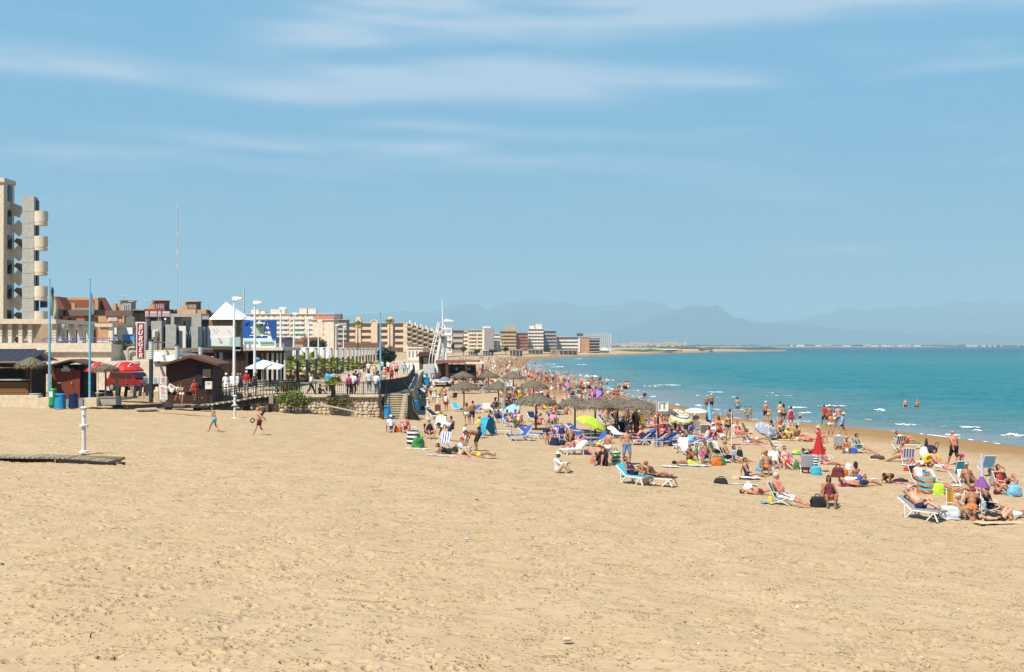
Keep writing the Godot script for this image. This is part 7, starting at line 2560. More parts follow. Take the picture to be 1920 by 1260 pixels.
func head_mesh(what: String) -> ArrayMesh:        # hair, hats and glasses, in the head's own axes
	if body_cache.has(what):
		return body_cache[what]
	var sh := S()
	match what:
		"short": skin_field([[V(0, .055, -.045), V(0, .068, .005), .082, .076], [V(0, -.01, -.055), V(0, -.03, -.055), .075, .06]], .019, .03, sh)
		"long": skin_field([[V(0, .055, -.045), V(0, .068, .005), .087, .08], [V(0, .0, -.06), V(0, -.17, -.085), .082, .06], [V(0, -.17, -.085), V(0, -.27, -.09), .055, .03], [V(.075, .02, -.02), V(.07, -.12, -.04), .03, .03], [V(-.075, .02, -.02), V(-.07, -.12, -.04), .03, .03]], .02, .03, sh)
		"tail": skin_field([[V(0, .055, -.045), V(0, .068, .005), .082, .076], [V(0, .0, -.055), V(0, -.02, -.055), .074, .06], [V(0, .05, -.13), V(0, -.02, -.19), .032, .03], [V(0, -.02, -.19), V(0, -.12, -.19), .03, .012]], .019, .025, sh)
		"cap":
			sh.lathe(V(0, .05, -.015), [[.098, -.01], [.1, .02], [.085, .07], [.045, .1], [.0, .106]], 14)
			sh.bar(V(0, .055, .06), V(0, .04, .17), .15, .012)
		"hat":
			sh.lathe(V(0, .05, -.01), [[.19, -.035], [.19, -.028], [.1, .0], [.1, .02], [.088, .075], [.05, .1], [.0, .104]], 16)
			sh.lathe(V(0, .05, -.01), [[.09, -.005], [.19, -.036]], 16)
		"glasses":
			for x in [-.036, .036]:
				sh.ball(V(x, .012, .09), V(.032, .022, .014), 5, 8)
			sh.bar(V(-.085, .02, .01), V(-.066, .018, .085), .006, .012)
			sh.bar(V(.085, .02, .01), V(.066, .018, .085), .006, .012)
			sh.bar(V(-.06, .02, .092), V(.06, .02, .092), .012, .012)
		"eyes":
			for x in [-.034, .034]:
				sh.ball(V(x, .012, .084), V(.015, .009, .01), 4, 6)
				sh.bar(V(x - .02, .034, .084), V(x + .02, .034, .084), .012, .007)
	body_cache[what] = sh.mesh(null)
	return body_cache[what]

const SKIN := {"f": [.60, .37, .27], "m": [.48, .265, .17], "t": [.36, .175, .095], "d": [.13, .06, .035], "r": [.56, .25, .185]}
const DYE := {"white": [.78, .78, .78], "black": [.012, .012, .014], "navy": [.012, .018, .075], "blue": [.03, .12, .45], "sky": [.22, .48, .68], "cyan": [.05, .45, .60], "red": [.50, .02, .02], "crimson": [.48, .012, .09], "wine": [.16, .02, .03], "pink": [.70, .30, .38], "magenta": [.60, .05, .28], "yellow": [.75, .55, .06], "lime": [.50, .68, .06], "green": [.05, .25, .08], "teal": [.03, .28, .27], "grey": [.30, .31, .33], "pale": [.55, .60, .66], "brown": [.12, .06, .035], "beige": [.58, .47, .33], "straw": [.62, .48, .26], "orange": [.65, .20, .03], "purple": [.25, .10, .38], "denim": [.16, .26, .38], "blond": [.42, .28, .12], "silver": [.50, .50, .50], "chestnut": [.075, .035, .02], "dark": [.018, .012, .010], "mint": [.50, .68, .60]}

func dye(n: String) -> StandardMaterial3D:
	var c: Array = DYE[n]
	return paint(c[0], c[1], c[2], .85)

# wear: words such as "trunks:navy cap:red glasses"; hair "short:dark"
func person(pose: String, sex: String, x: float, z: float, turn: float, high: float, skin: String, hair: String, wear: String, label: String, group := "", y := INF) -> Node3D:
	var at := on(x, z)
	if y != INF:
		at.y = y
	var t := thing("person", label, "person", at, deg_to_rad(turn), group)
	var s := high / 1.75
	t.scale = Vector3.ONE * s
	var c: Array = SKIN[skin]
	part("body", body_mesh(pose, sex, "body"), paint(c[0], c[1], c[2], .6), t)
	var hf := head_frame(bones_of(pose, sex).head)
	if high < 1.5:                              # a child's head is larger
		hf.basis = hf.basis.scaled(Vector3.ONE * 1.08)
	if hair:
		if hair.length() == 2:
			hair = "%s:%s" % [{"s": "short", "l": "long", "t": "tail"}[hair[0]], {"d": "dark", "c": "chestnut", "b": "blond", "s": "silver"}[hair[1]]]
		var q := hair.split(":")
		part("hair", head_mesh(q[0]), dye(q[1]), t).transform = hf
	part("face", head_mesh("eyes"), paint(.03, .02, .018), t).transform = hf
	for w in wear.split(" ", false):
		var q := w.split(":")
		if q[0] in ["cap", "hat"]:
			part(q[0], head_mesh(q[0]), dye(q[1]), t).transform = hf
		elif q[0] == "glasses":
			part("sunglasses", head_mesh("glasses"), paint(.012, .012, .014, .15), t).transform = hf
		else:
			part(q[0], body_mesh(pose, sex, q[0]), dye(q[1]), t)
	return t

func build_people():
	person("walk", "m", -16.2, -61.88, -95, 1.4, "m", "sd", "trunks:sky", "boy in light blue shorts walking with head down across the left sand")
	person("walk", "m", -13.58, -61.17, -85, 1.5, "f", "sb", "trunks:wine", "fair haired boy in red and black trunks striding with a black ring")
	person("run", "m", -16.19, -74.01, -60, 1.3, "m", "sc", "shorts:black", "boy in long dark shorts leaning forward with arms spread behind the ring boy")
	person("crouch", "m", -13.15, -86.06, -60, 1.0, "t", "sd", "briefs:brown", "small dark haired child crouching in the sand below the stone wall")
	person("chair", "f", -7.36, -69.23, 10, 1.6, "f", "", "shirt:pale shorts:navy cap:white glasses", "woman in white cap and pale shirt in the leftmost deck chair")
	person("chair", "m", -6.51, -69.49, 10, 1.7, "r", "sc", "trunks:wine", "sunburnt man in dark red trunks in the chair beside the orange bag")
	person("chair", "f", -4.79, -66.38, 20, 1.65, "m", "sb", "swimsuit:black glasses", "blonde woman in a black swimsuit in a low chair right of the checked bag")
	person("bend", "m", -3.55, -64.15, -80, 1.75, "d", "sd", "shirt:white shorts:navy", "dark skinned man in a white shirt bending over the blue striped deck chair")
	person("sitlegs", "m", -4.04, -75.62, 185, 1.75, "t", "sd", "trunks:black", "tanned man with a bare back sitting behind the striped deck chair")
	person("recline", "f", -4.94, -78.61, 0, 1.6, "m", "sd", "shirt:lime glasses", "woman in a lime green top lying back on a lounger")
	person("stand", "f", -6.11, -105.13, 160, 1.62, "t", "sd", "vest:white trunks:red", "woman in white top and red shorts standing with her back turned")
	person("stand", "f", -3.29, -82.53, 175, 1.62, "m", "lc", "briefs:mint", "long haired woman in a pale bikini bottom seen from behind")
	person("lean", "m", -2.95, -85.15, 190, 1.7, "t", "sd", "shorts:navy", "tanned man in navy shorts beside the woman in the pale bikini")
	person("bend", "m", -1.83, -58.27, -70, 1.72, "t", "sc", "shorts:black", "tanned teenager in long black shorts bending over a little girl")
	person("stand", "f", -2.48, -60.77, 60, 1.25, "m", "sb", "shirt:white dress:white", "little girl in a white top and long white skirt by the teenager")
	person("sitknees", "m", -2.42, -54.86, 60, 1.7, "f", "", "shirt:pale cap:red trousers:beige", "person in a red cap and pale striped shirt sitting on the sand")
	person("lie", "f", -1.62, -54.78, 95, 1.6, "t", "lc", "top:yellow briefs:yellow", "tanned woman in a yellow bikini lying flat with legs to the right")
	person("elbows", "f", -3.08, -55.68, 100, 1.6, "t", "sc", "swimsuit:black", "tanned woman in black lying propped on her elbows in front of the striped chair")
	person("lean", "m", -1.99, -68.5, 120, 1.35, "m", "sb", "shirt:yellow trunks:wine", "boy in a yellow shirt beside the blue beach tent")
	person("sitknees", "m", 1.98, -49.16, 80, 1.7, "d", "", "sleeves:white cap:white trousers:beige", "man in white shirt and white cap sitting alone on the open sand")
	person("bend", "f", 2.05, -66.41, 60, 1.62, "r", "ss", "swimsuit:navy cap:white", "older woman in a navy swimsuit and white bathing cap bending forward")
	person("chair", "m", 3.06, -70.2, 0, 1.7, "f", "sc", "vest:navy shorts:grey", "man in a navy vest in the round blue backed chair")
	person("chair", "m", 3.52, -67.7, 10, 1.72, "t", "ss", "trunks:black", "deeply tanned balding man sitting upright in black trunks")
	person("reclinearms", "f", 3.29, -60.05, -48, 1.65, "r", "sc", "top:white briefs:purple", "woman with both arms behind her head on a small white lounger")
	person("read", "b", 4.17, -54.29, -10, 1.75, "r", "", "trunks:black hat:straw", "heavy sunburnt man in a straw hat reading in a low chair")
	person("lean", "f", 4.63, -54.6, 140, 1.68, "m", "sd", "trunks:white", "bare backed woman in short white shorts standing beside the reading man")
	person("hips", "m", 5.66, -56.19, 0, 1.78, "m", "", "shorts:denim cap:black glasses", "bare chested man in denim shorts and black cap with hands on hips")
	person("reclineknee", "f", 4.96, -46.47, 38, 1.65, "t", "sd", "vest:navy trunks:navy", "tanned person in navy lying on the white lounger with a cyan towel")
	person("recline", "f", 5.82, -46.34, 62, 1.5, "t", "sb", "swimsuit:brown cap:orange", "tanned bather on the low brown lounger behind the white one")
	person("sitlegs", "m", 6.54, -78.89, 60, 1.7, "f", "sd", "briefs:navy", "pale man leaning forward on a lounger behind the green parasol")
	person("read", "f", 7.8, -70.27, -80, 1.65, "r", "", "swimsuit:pink glasses", "pinkish woman reading on a lounger behind the man in denim")
	person("stand", "m", 8.62, -78.96, 10, 1.7, "d", "sd", "sleeves:black trousers:black", "figure in black standing under the straw parasols")
	person("chair", "f", 9.63, -64.66, -25, 1.6, "f", "ss", "shirt:white skirt:white", "pale grey haired woman in white on a chair right of the lifebuoy post")
	person("sitknees", "f", 9.42, -60.39, 40, 1.65, "t", "sb", "swimsuit:brown", "tanned blonde woman leaning forward on the sand by the parasol pole")
	person("chair", "m", 9.96, -58.74, 0, 1.78, "t", "sc", "trunks:navy glasses", "tanned man in sunglasses in a chair with a small child before him")
	person("stand", "f", 9.67, -57.68, -60, .95, "m", "sb", "swimsuit:magenta", "small blonde child standing in front of the tanned man in sunglasses")
	person("chair", "m", 11.14, -61.6, 60, 1.75, "f", "sd", "vest:white trunks:navy glasses", "dark haired man in a white vest and sunglasses in the green chair")
	person("chairlegs", "m", 11.18, -58.78, 70, 1.85, "m", "sb", "trunks:black", "big fair haired man in black trunks with legs stretched to the right")
	person("sitlegs", "f", 11.67, -59.33, 80, 1.6, "m", "sd", "sleeves:sky skirt:white", "woman in a blue and white shirt and white skirt behind the big man")
	person("prone", "m", 8.95, -57.53, 95, 1.75, "t", "sd", "shorts:lime", "man in bright lime shorts lying face down on the sand")
	person("sitlegs", "m", 13.52, -76.32, 20, 1.75, "t", "", "trunks:black cap:white", "tanned man in a white cap sitting above the red chair")
	person("bend", "f", 12.91, -73.67, 70, 1.25, "m", "sb", "shirt:white trunks:red", "blond child in a white shirt bending by the red bag")
	person("chairlegs", "f", 13.46, -73.69, 20, 1.65, "t", "sc", "shirt:red shorts:white", "woman in a red top on the white chair with legs out")
	person("stand", "f", 14.07, -74.14, 0, 1.66, "m", "sd", "top:black briefs:black glasses", "woman in a black bikini standing beside the white parasol pole")
	person("chair", "f", 14.96, -75.48, 0, 1.66, "r", "sc", "top:brown skirt:pink", "woman in a pink skirt in the chair right of the black bikini")
	person("sitlegs", "m", 15.68, -81.22, 20, 1.7, "t", "sd", "trunks:brown", "tanned man sitting behind the black bikini woman")
	person("sitlegs", "f", 14.74, -70.89, 80, 1.68, "t", "sc", "swimsuit:pale", "tanned woman in a striped swimsuit sitting sideways on a pink towel")
	person("lie", "f", 15.68, -72.93, 70, 1.6, "m", "sc", "top:pale briefs:pale", "woman lying behind the striped swimsuit with one knee raised")
	person("sitknees", "f", 13.09, -82.16, 160, 1.6, "m", "sb", "vest:mint", "woman in mint seen from behind in the white mesh chair")
	person("chair", "m", 11.67, -79.08, 190, 1.7, "r", "ss", "vest:blue", "grey haired man in blue seen from behind on a blue chair")
	person("sitlegs", "m", 10.92, -82.08, -60, 1.7, "t", "ss", "trunks:navy", "tanned older man sitting under the rightmost straw parasol")
	person("read", "m", 13.55, -84.34, -40, 1.7, "r", "", "shirt:black cap:white", "person in black with a white cap behind the grey backed chair")
	person("sitlegs", "f", 10.87, -52.52, 75, 1.66, "m", "sc", "swimsuit:navy top:sky", "short haired woman in a blue patterned bikini sitting on a towel")
	person("chair", "m", 11.88, -53.2, -15, 1.78, "t", "", "trunks:orange", "bald tanned man in orange trunks in the cyan backed chair")
	person("sitknees", "f", 12.74, -57.5, 80, 1.4, "m", "tb", "vest:white", "girl with a ponytail behind the bald man")
	person("chair", "m", 12.98, -56.01, 20, 1.7, "f", "sc", "shirt:white trunks:black", "brown haired man in a white shirt beside the cyan chair")
	person("chairlegs", "f", 13.55, -56.27, 15, 1.68, "f", "sd", "top:pink trunks:red glasses", "woman in sunglasses and pink top leaning on a pink ring")
	person("read", "f", 13.88, -53.69, 170, 1.65, "t", "sc", "swimsuit:purple cap:white", "woman in purple and white cap in the white folding chair")
	person("sitlegs", "f", 15.96, -57.85, 60, 1.68, "m", "sd", "swimsuit:pink glasses", "dark haired woman in sunglasses on a blue towel chair by the red parasol")
	person("crouch", "m", 16.14, -61.74, -80, 1.4, "t", "sc", "shorts:navy", "boy kneeling forward on a green towel beyond the white chair")
	person("sitlegs", "f", 15.43, -51.17, 170, 1.62, "m", "ld", "top:brown briefs:grey", "woman with long black hair sitting with her bare back turned")
	person("lieknees", "m", 15.24, -50.36, 95, 1.65, "f", "sc", "shirt:pale trunks:blue", "pale reader lying with raised knee behind the stretched man")
	person("lie", "m", 15.05, -49.2, 97, 1.78, "m", "sc", "trunks:navy", "man in navy trunks stretched out on the sand under raised cap")
	person("chairlegs", "b", 9.88, -41.8, 70, 1.8, "r", "ss", "shorts:white", "broad grey haired man with a bare sunburnt back in the teal chair")
	person("lie", "f", 9.78, -45, 95, 1.62, "r", "sc", "top:wine briefs:wine", "woman lying on the sand half hidden behind the teal chair")
	person("chair", "f", 11.77, -42.24, -8, 1.7, "t", "ld", "swimsuit:wine", "dark haired woman with knees up in the orange towel chair")
	person("crouch", "m", 16.53, -50, -50, 1.35, "t", "sd", "shorts:black", "dark haired boy on hands and feet digging in the sand")
	person("chairlegs", "f", 19.84, -64.96, 65, 1.65, "m", "sd", "swimsuit:teal", "woman in a turquoise swimsuit in a low chair with legs to the right")
	person("sitlegs", "f", 19.23, -66.97, 160, 1.6, "r", "", "top:pale hat:white", "woman in a wide white hat on a low chair near the waterline")
	person("sitknees", "m", 18.98, -64.61, -20, 1.78, "t", "ss", "trunks:white", "tanned man sitting cross legged holding a yellow visor over his head")
	person("lie", "f", 19.02, -72.63, 95, 1.6, "r", "sb", "top:red briefs:red", "red swimsuited woman lying beside the yellow towel")
	person("read", "f", 19.31, -71.43, 30, 1.65, "r", "sc", "swimsuit:magenta hat:straw", "woman in a magenta suit and straw hat above the red closed parasol")
	person("sitlegs", "m", 18.44, -73.86, 185, 1.8, "t", "sd", "trunks:white", "round backed tanned man sitting with his back turned near the floral parasol")
	person("sitknees", "f", 17.57, -74.69, 20, 1.62, "m", "", "swimsuit:navy hat:straw", "woman in a straw hat and navy suit right of the floral parasol")
	person("sitknees", "f", 17.99, -74.27, 10, 1.6, "m", "sc", "shirt:yellow hat:straw", "woman in a pale yellow shirt and straw hat next to the navy suit")
	person("sitlegs", "m", 18.17, -79.31, 120, 1.7, "d", "sd", "trunks:navy", "dark figure sitting in the shade of the floral parasol")
	person("reclineknee", "f", 23.16, -67.09, 70, 1.66, "r", "sc", "shirt:pale trunks:red", "woman in pale stripes on a sun bed beyond the striped chair")
	person("chairlegs", "f", 20.31, -59.57, -70, 1.65, "t", "sb", "top:pink briefs:pink", "tanned blonde woman facing left in front of the blue striped chair")
	person("lieknees", "f", 20.43, -57.71, -85, 1.6, "r", "sc", "swimsuit:white", "bather lying behind the yellow inflatable boat")
	person("chair", "b", 17.29, -48.15, 30, 1.78, "r", "ss", "vest:white trunks:white", "grey haired man in a white vest in the black director chair")
	person("chairlegs", "m", 17.8, -47.98, 55, 1.78, "m", "sd", "vest:white trunks:pale glasses", "dark haired man in white vest and sunglasses beside the rainbow bag")
	person("chairlegs", "f", 20.56, -55, 60, 1.66, "r", "sc", "shirt:pink trunks:white", "woman in pale pink in front of the yellow inflatable")
	person("reclinearms", "b", 14.35, -40.01, 38, 1.75, "f", "ss", "trunks:navy", "old man with arms behind his head on a white lounger")
	person("sitknees", "f", 15.62, -39.91, 50, 1.66, "m", "ss", "top:cyan briefs:teal", "grey haired woman in a turquoise bikini sitting by the orange windbreak")
	person("walk", "b", 22.53, -58.02, 200, 1.76, "r", "", "shorts:black", "bald sunburnt man in long black shorts leading a toddler")
	person("bend", "f", 22.91, -58.03, -60, .95, "t", "sc", "swimsuit:magenta", "toddler in a pink swimsuit bending down beside the bald man")
	person("chair", "m", 19.22, -48.01, 0, 1.7, "t", "ss", "trunks:black", "white haired tanned man in a white chair with knees together")
	person("chairlegs", "m", 16.32, -40.43, -25, 1.76, "t", "sb", "trunks:orange", "tanned reader with crossed legs holding a blue paper under the purple parasol")
	person("chairlegs", "f", 17.22, -40.96, 70, 1.66, "t", "", "swimsuit:black cap:red glasses", "tanned woman in a red cap and sunglasses reaching right")
	person("lieknees", "b", 16.81, -39.21, 85, 1.62, "f", "sd", "swimsuit:black", "pale woman in a black swimsuit lying with bare knees towards the camera")
	person("lie", "m", 17.54, -39.95, 95, 1.75, "t", "sd", "trunks:pale top:blue", "man in patterned trunks lying at the right edge")
	person("reclinearms", "f", 20.68, -47.69, 20, 1.66, "m", "ld", "swimsuit:black", "dark haired woman with raised elbows in the red chair")
	person("sitknees", "f", 19.87, -46.64, 60, 1.62, "m", "sd", "top:black briefs:wine", "woman in a black bikini sitting with legs folded before the red chair")
	person("lie", "f", 19.03, -47.13, -80, 1.6, "m", "sc", "top:red briefs:red", "woman in a red bikini lying behind the purple parasol")
	person("stand", "m", 22.45, -113.28, 180, 1.78, "r", "sd", "trunks:cyan", "man in cyan trunks standing at the water with his back turned")
	person("stand", "f", 22.5, -109.9, 180, 1.05, "m", "sd", "trunks:yellow", "small girl in yellow holding the hand of the man in cyan")
	person("stand", "m", 20, -95.51, 10, 1.2, "m", "sd", "trunks:denim", "boy in grey blue trunks facing the beach at the waterline")
	person("bend", "m", 19.52, -94.25, -60, .9, "m", "sb", "trunks:teal", "toddler in turquoise shorts bending beside the boy in grey blue")
	person("stand", "m", 23.29, -104.45, 185, 1.78, "r", "", "shorts:navy cap:white", "man in a white cap and navy shorts with his back turned")
	person("point", "m", 21, -93.17, 150, 1.25, "m", "sb", "shorts:yellow", "boy in yellow shorts pointing beside the man in navy shorts")
	person("lean", "m", 21.6, -91.66, 185, 1.76, "f", "sd", "trunks:pale", "pale man in light trunks behind the woman in the black bikini")
	person("stand", "f", 21.13, -88.58, 190, 1.65, "m", "ld", "top:black briefs:black", "woman in a black bikini facing the sea by the pale man")
	person("stand", "f", 20.42, -83.32, 180, 1.68, "f", "sd", "swimsuit:crimson", "woman in a crimson swimsuit standing at the water with legs apart")
	person("stand", "m", 26.06, -102.99, 150, .9, "f", "sb", "trunks:navy", "blond toddler in navy trunks wading by the crimson swimsuit")
	person("walk", "m", 27.14, -98.84, 190, 1.76, "m", "sd", "shirt:red shorts:black", "man in a red shirt and black shorts carrying a white cloth")
	person("stand", "f", 24.54, -88.01, 180, 1.68, "t", "", "trunks:red cap:white", "bare backed woman in red bottoms and a white cap by the water")
	person("brow", "f", 21.3, -76.15, 0, 1.64, "m", "sc", "briefs:mint", "woman in pale green bottoms with both hands at her eyes")
	person("stand", "f", 25.44, -89.89, 180, 1.2, "m", "sd", "shirt:white skirt:white", "child in a white top and white skirt between the bathers")
	person("walk", "m", 24.72, -86.2, 185, 1.76, "r", "sb", "shorts:grey", "pale pinkish man in grey shorts walking to the water")
	person("walk", "m", 21.85, -75.35, 60, 1.72, "m", "", "shirt:sky briefs:black hat:straw", "man in a light blue shirt, black briefs and straw hat at the waterline")
	person("stand", "f", 20.53, -119.72, 180, 1.65, "t", "", "briefs:wine cap:white", "tanned woman in dark bottoms and a white hat, left of the pale closed parasol")
	person("stand", "m", 21.15, -120.7, 180, 1.75, "t", "", "trunks:navy cap:white", "tanned man in navy trunks and white hat behind the pale closed parasol")
	person("stand", "m", 44.11, -127.55, 10, 1.75, "f", "sd", "trunks:black", "dark haired man standing waist deep in the sea", "", -.75)
	person("lean", "f", 45.07, -126.57, 170, 1.68, "m", "lb", "trunks:black", "long haired bather in black waist deep in the sea", "", -.75)
	person("prone", "f", 49.4, -114.1, 90, 1.7, "m", "sd", "briefs:purple", "swimmer paddling flat on the water far right", "", -.05)
	person("stand", "f", 11.43, -127, 10, 1.66, "m", "sd", "top:navy briefs:black", "woman in a dark bikini beside the tanned woman in red at the waterline")
	person("stand", "f", 11.68, -125.9, 0, 1.72, "t", "sd", "briefs:red top:red", "tall tanned woman in a red bikini on the wet sand")
	person("stand", "f", 16.1, -169.24, 170, 1.65, "m", "sd", "briefs:wine", "woman in dark bottoms wading behind the red bikini")
	person("stand", "m", 16.74, -169.24, 180, 1.6, "m", "sd", "shorts:black", "boy in black shorts among the waders left of the white foam")
	person("lean", "m", 16.78, -167.32, 180, 1.75, "f", "sc", "shorts:black", "pale man in black shorts among the waders")
	person("point", "f", 17.09, -167.32, 180, 1.7, "f", "sc", "briefs:white", "bather in white bottoms with an arm stretched to the right")
	person("stand", "m", 9.23, -151.48, 10, 1.74, "r", "", "shirt:red trunks:red cap:white", "man in red shirt, red shorts and white cap on the sand")
	person("stand", "m", 9.81, -152.8, 190, 1.74, "m", "", "shirt:white trousers:white cap:white", "person all in white beside the man in red")
	person("stand", "f", 10.63, -158.61, 180, 1.66, "m", "sc", "vest:white skirt:black", "woman in a white top and black skirt by the person in white")
	person("stand", "m", 14.58, -207.36, 180, 1.75, "f", "sd", "shorts:black", "pale man in black shorts at the waters edge, upper right of the pink tent")
	person("bend", "m", 14.27, -198.96, 80, 1.6, "m", "sd", "trunks:brown", "bather bending at the waters edge next to the pale man")
	person("stand", "f", 12.67, -170.05, 0, 1.7, "m", "sb", "briefs:beige top:beige", "woman in beige on the wet sand near the bending bather")
	person("stand", "m", 15.81, -204.49, 180, 1.74, "t", "sd", "trunks:brown", "tanned man in brown trunks facing the sea behind the man in red shorts")
	person("stand", "m", 13.71, -175.19, 170, 1.74, "t", "sc", "trunks:red", "tanned man in bright red shorts on the wet sand")
	person("stand", "m", 19.41, -228.82, 180, 1.75, "m", "sd", "briefs:navy", "swimmer chest deep near the white foam", "", -1.25)
	person("prone", "m", 15.41, -310.25, 90, 1.7, "r", "sd", "briefs:navy", "swimmer floating in the foam off the far beach", "", -.08)
	person("lie", "f", 12.82, -110.33, 80, 1.66, "m", "sc", "top:beige briefs:beige", "bather lying in the shallow water right of the yellow tent")
	person("stand", "f", -12.5, -87.19, 180, 1.6, "m", "sc", "shirt:magenta trousers:black", "person in a bright pink shirt leaning on the promenade railing", "", 3.1)
	person("stand", "m", -12.27, -88.14, 170, 1.7, "m", "sd", "shirt:white trousers:black", "man in a white shirt right of the bright pink shirt", "", 3.1)
	person("stand", "m", -13.1, -95.4, 170, 1.7, "m", "sc", "shirt:navy shorts:blue", "man in navy behind the white shirt at the railing", "", 3.1)
	person("walk", "f", -14.21, -105.3, 150, 1.3, "m", "sc", "dress:magenta", "girl in a pink dress walking behind the railing", "", 3.1)
	person("stand", "m", -11.84, -94.29, 180, 1.72, "m", "sd", "shirt:pale trousers:denim", "person with crossed straps in pale blue and jeans", "", 3.1)
	person("lean", "m", -10.49, -88.14, 160, 1.72, "f", "sd", "shirt:white trousers:denim", "man in white shirt and jeans beside the blue flagpole", "", 3.1)
	person("stand", "m", -10.96, -93.2, 190, 1.75, "t", "sd", "vest:black shorts:black", "man in black beside the white shirt at the flagpole", "", 3.1)
	person("walk", "f", -17.92, -135.13, 180, 1.68, "t", "sd", "shirt:brown skirt:white", "person in brown top and white skirt below the column lights", "", 3.1)
	person("stand", "m", -11.95, -106.69, 180, 1.74, "r", "", "shorts:beige cap:white", "bare backed man in beige shorts right of the flagpole", "", 3.1)
	person("walk", "f", -13.33, -121.02, 0, 1.65, "m", "sb", "shirt:red trousers:white", "woman in red walking towards the camera by the woven fence", "", 3.1)
	person("walk", "m", -12.45, -117.51, 10, 1.6, "m", "sd", "vest:red shorts:wine", "child in red in front of the woven fence", "", 3.1)
	person("stand", "m", -14.22, -139.79, 180, 1.78, "r", "", "shirt:pink skirt:black cap:white", "person in pale pink and black, tallest by the woven fence", "", 3.1)
	person("walk", "m", -16.95, -155.92, 180, 1.74, "m", "sd", "shirt:white trousers:black", "person in white walking away before the dark round tree", "", 3.1)
	person("walk", "f", -14.22, -150.14, 180, 1.66, "m", "sc", "dress:sky", "woman in a light blue dress near the woven fence end", "", 3.1)
	person("walk", "m", -13.98, -152.98, 180, 1.7, "f", "ss", "shirt:white trousers:pale", "pale dressed walker beside the light blue dress", "", 3.1)
	person("walk", "m", -18.59, -147.41, 0, 1.7, "m", "ss", "shirt:white trousers:wine", "walker in white and dark red below the column lights", "", 3.1)
	person("walk", "m", -15.26, -126.69, 10, 1.72, "m", "", "shirt:beige trousers:grey cap:beige", "walker in a beige jacket and hat behind the railing", "", 3.1)
	person("stand", "m", -15.07, -93.2, 180, 1.72, "m", "sd", "shirt:cyan trousers:navy", "person in a turquoise shirt behind the palm bed railing", "", 3.1)
	person("stand", "m", -14.72, -93.2, 170, 1.72, "m", "sd", "sleeves:sky trousers:navy", "person in pale turquoise beside the turquoise shirt", "", 3.1)
	person("walk", "m", -15.74, -89.11, 90, 1.6, "f", "sd", "shirt:white trousers:black", "person in a white top pushing along below the palms", "", 3.1)
	person("sitknees", "f", -15.2, -90.1, 90, 1.4, "d", "sd", "shirt:black", "dark seated figure behind the railing by the bush", "", 3.1)
	person("stand", "m", -21.26, -91.11, 0, 1.76, "f", "", "shirt:red trousers:grey cap:white", "man in a red polo shirt and white cap at the footbridge railing", "", 3.1)
	person("stand", "f", -20.58, -91.11, 0, 1.62, "m", "sc", "vest:black skirt:black", "woman in a black top beside the man in red", "", 3.1)
	person("stand", "m", -21.41, -87.19, 0, 1.72, "r", "", "sleeves:white trousers:beige", "bald man in a white shirt leaning at the footbridge", "", 3.1)
	person("stand", "f", -21.7, -90.1, 30, 1.6, "f", "ss", "shirt:white skirt:white", "grey haired woman in white behind the footbridge railing", "", 3.1)
	person("stand", "f", -21.49, -90.1, 0, 1.6, "m", "sb", "vest:black skirt:black", "blonde woman in black next to the woman in white", "", 3.1)
	person("stand", "m", -23.7, -91.3, 0, 1.75, "r", "ss", "trunks:pink", "bare chested older man on the footbridge", "", 2.75)
	person("walk", "m", -24.11, -88.56, 0, 1.74, "m", "", "shirt:mint trousers:grey cap:black glasses", "man in a mint shirt and dark cap behind the footbridge start", "", 2.75)
	person("walk", "f", -23.74, -85.16, 0, 1.64, "m", "sc", "vest:red trunks:red glasses", "woman in a red top and shorts at the footbridge start", "", 2.75)
	person("stand", "m", -21.67, -86.27, 20, 1.7, "m", "", "shirt:white trousers:white cap:white", "person in white behind the bare chested man", "", 3.1)
	person("stand", "m", -23.15, -106.69, 180, 1.7, "m", "sd", "shirt:blue trousers:navy", "waiter in blue under the white terrace parasol", "", 3.1)
	person("sitknees", "m", -19.22, -93.2, 60, 1.7, "m", "sc", "shirt:green", "diner in green on the terrace next to the palms", "", 3.1)
	person("sitknees", "f", -19.27, -95.4, -60, 1.65, "m", "sc", "shirt:red", "diner in orange red on the terrace next to the palms", "", 3.1)
	person("stand", "m", -20.64, -158.97, 180, 1.72, "r", "ss", "shirt:brown trousers:black", "walker in a brown shirt far down the palm bed", "", 3.1)
	person("walk", "m", -18.92, -165.46, 0, 1.72, "m", "sd", "shirt:white trousers:navy", "walker in white and navy before the round tree", "", 3.1)
	person("walk", "f", -18.03, -172.5, 180, 1.66, "m", "sc", "shirt:pink trousers:white", "walker in pink and white beside the round tree", "", 3.1)
	person("walk", "f", -23.66, -81.55, 0, 1.62, "t", "lc", "top:white briefs:white", "woman in a white bikini walking out between the kiosk and boards", "", 2.62)
	person("stand", "m", -26.54, -89.63, 180, 1.72, "d", "sd", "sleeves:black trousers:black", "figure in black beside the second column light", "", 2.7)
	person("walk", "m", -25.62, -87.21, 60, 1.3, "m", "sd", "shirt:white trunks:navy", "child in white beside the white bikini woman", "", 2.65)
	person("stand", "m", -34.26, -102.52, 200, 1.72, "f", "", "shirt:beige trousers:brown hat:beige", "man in beige standing at the red car", "", 2.72)
	person("walk", "f", -39.87, -90.81, -80, 1.62, "m", "sb", "shirt:magenta trousers:black", "blonde woman in magenta and black walking past the log kiosk", "", 2.9)
	person("lean", "m", -35.53, -90.37, -60, 1.75, "m", "ss", "shirt:black skirt:yellow", "grey haired man in black and yellow in front of the red cabin", "", 2.75)
	person("lean", "m", -9.22, -171, -90, 1.72, "t", "sd", "vest:navy trunks:black", "guest in navy at the left of the beach bar rail", "", 2.15)
	person("lean", "m", -8.34, -171, -50, 1.72, "t", "sd", "shirt:white shorts:navy", "guest in white inside the beach bar", "", 2.15)
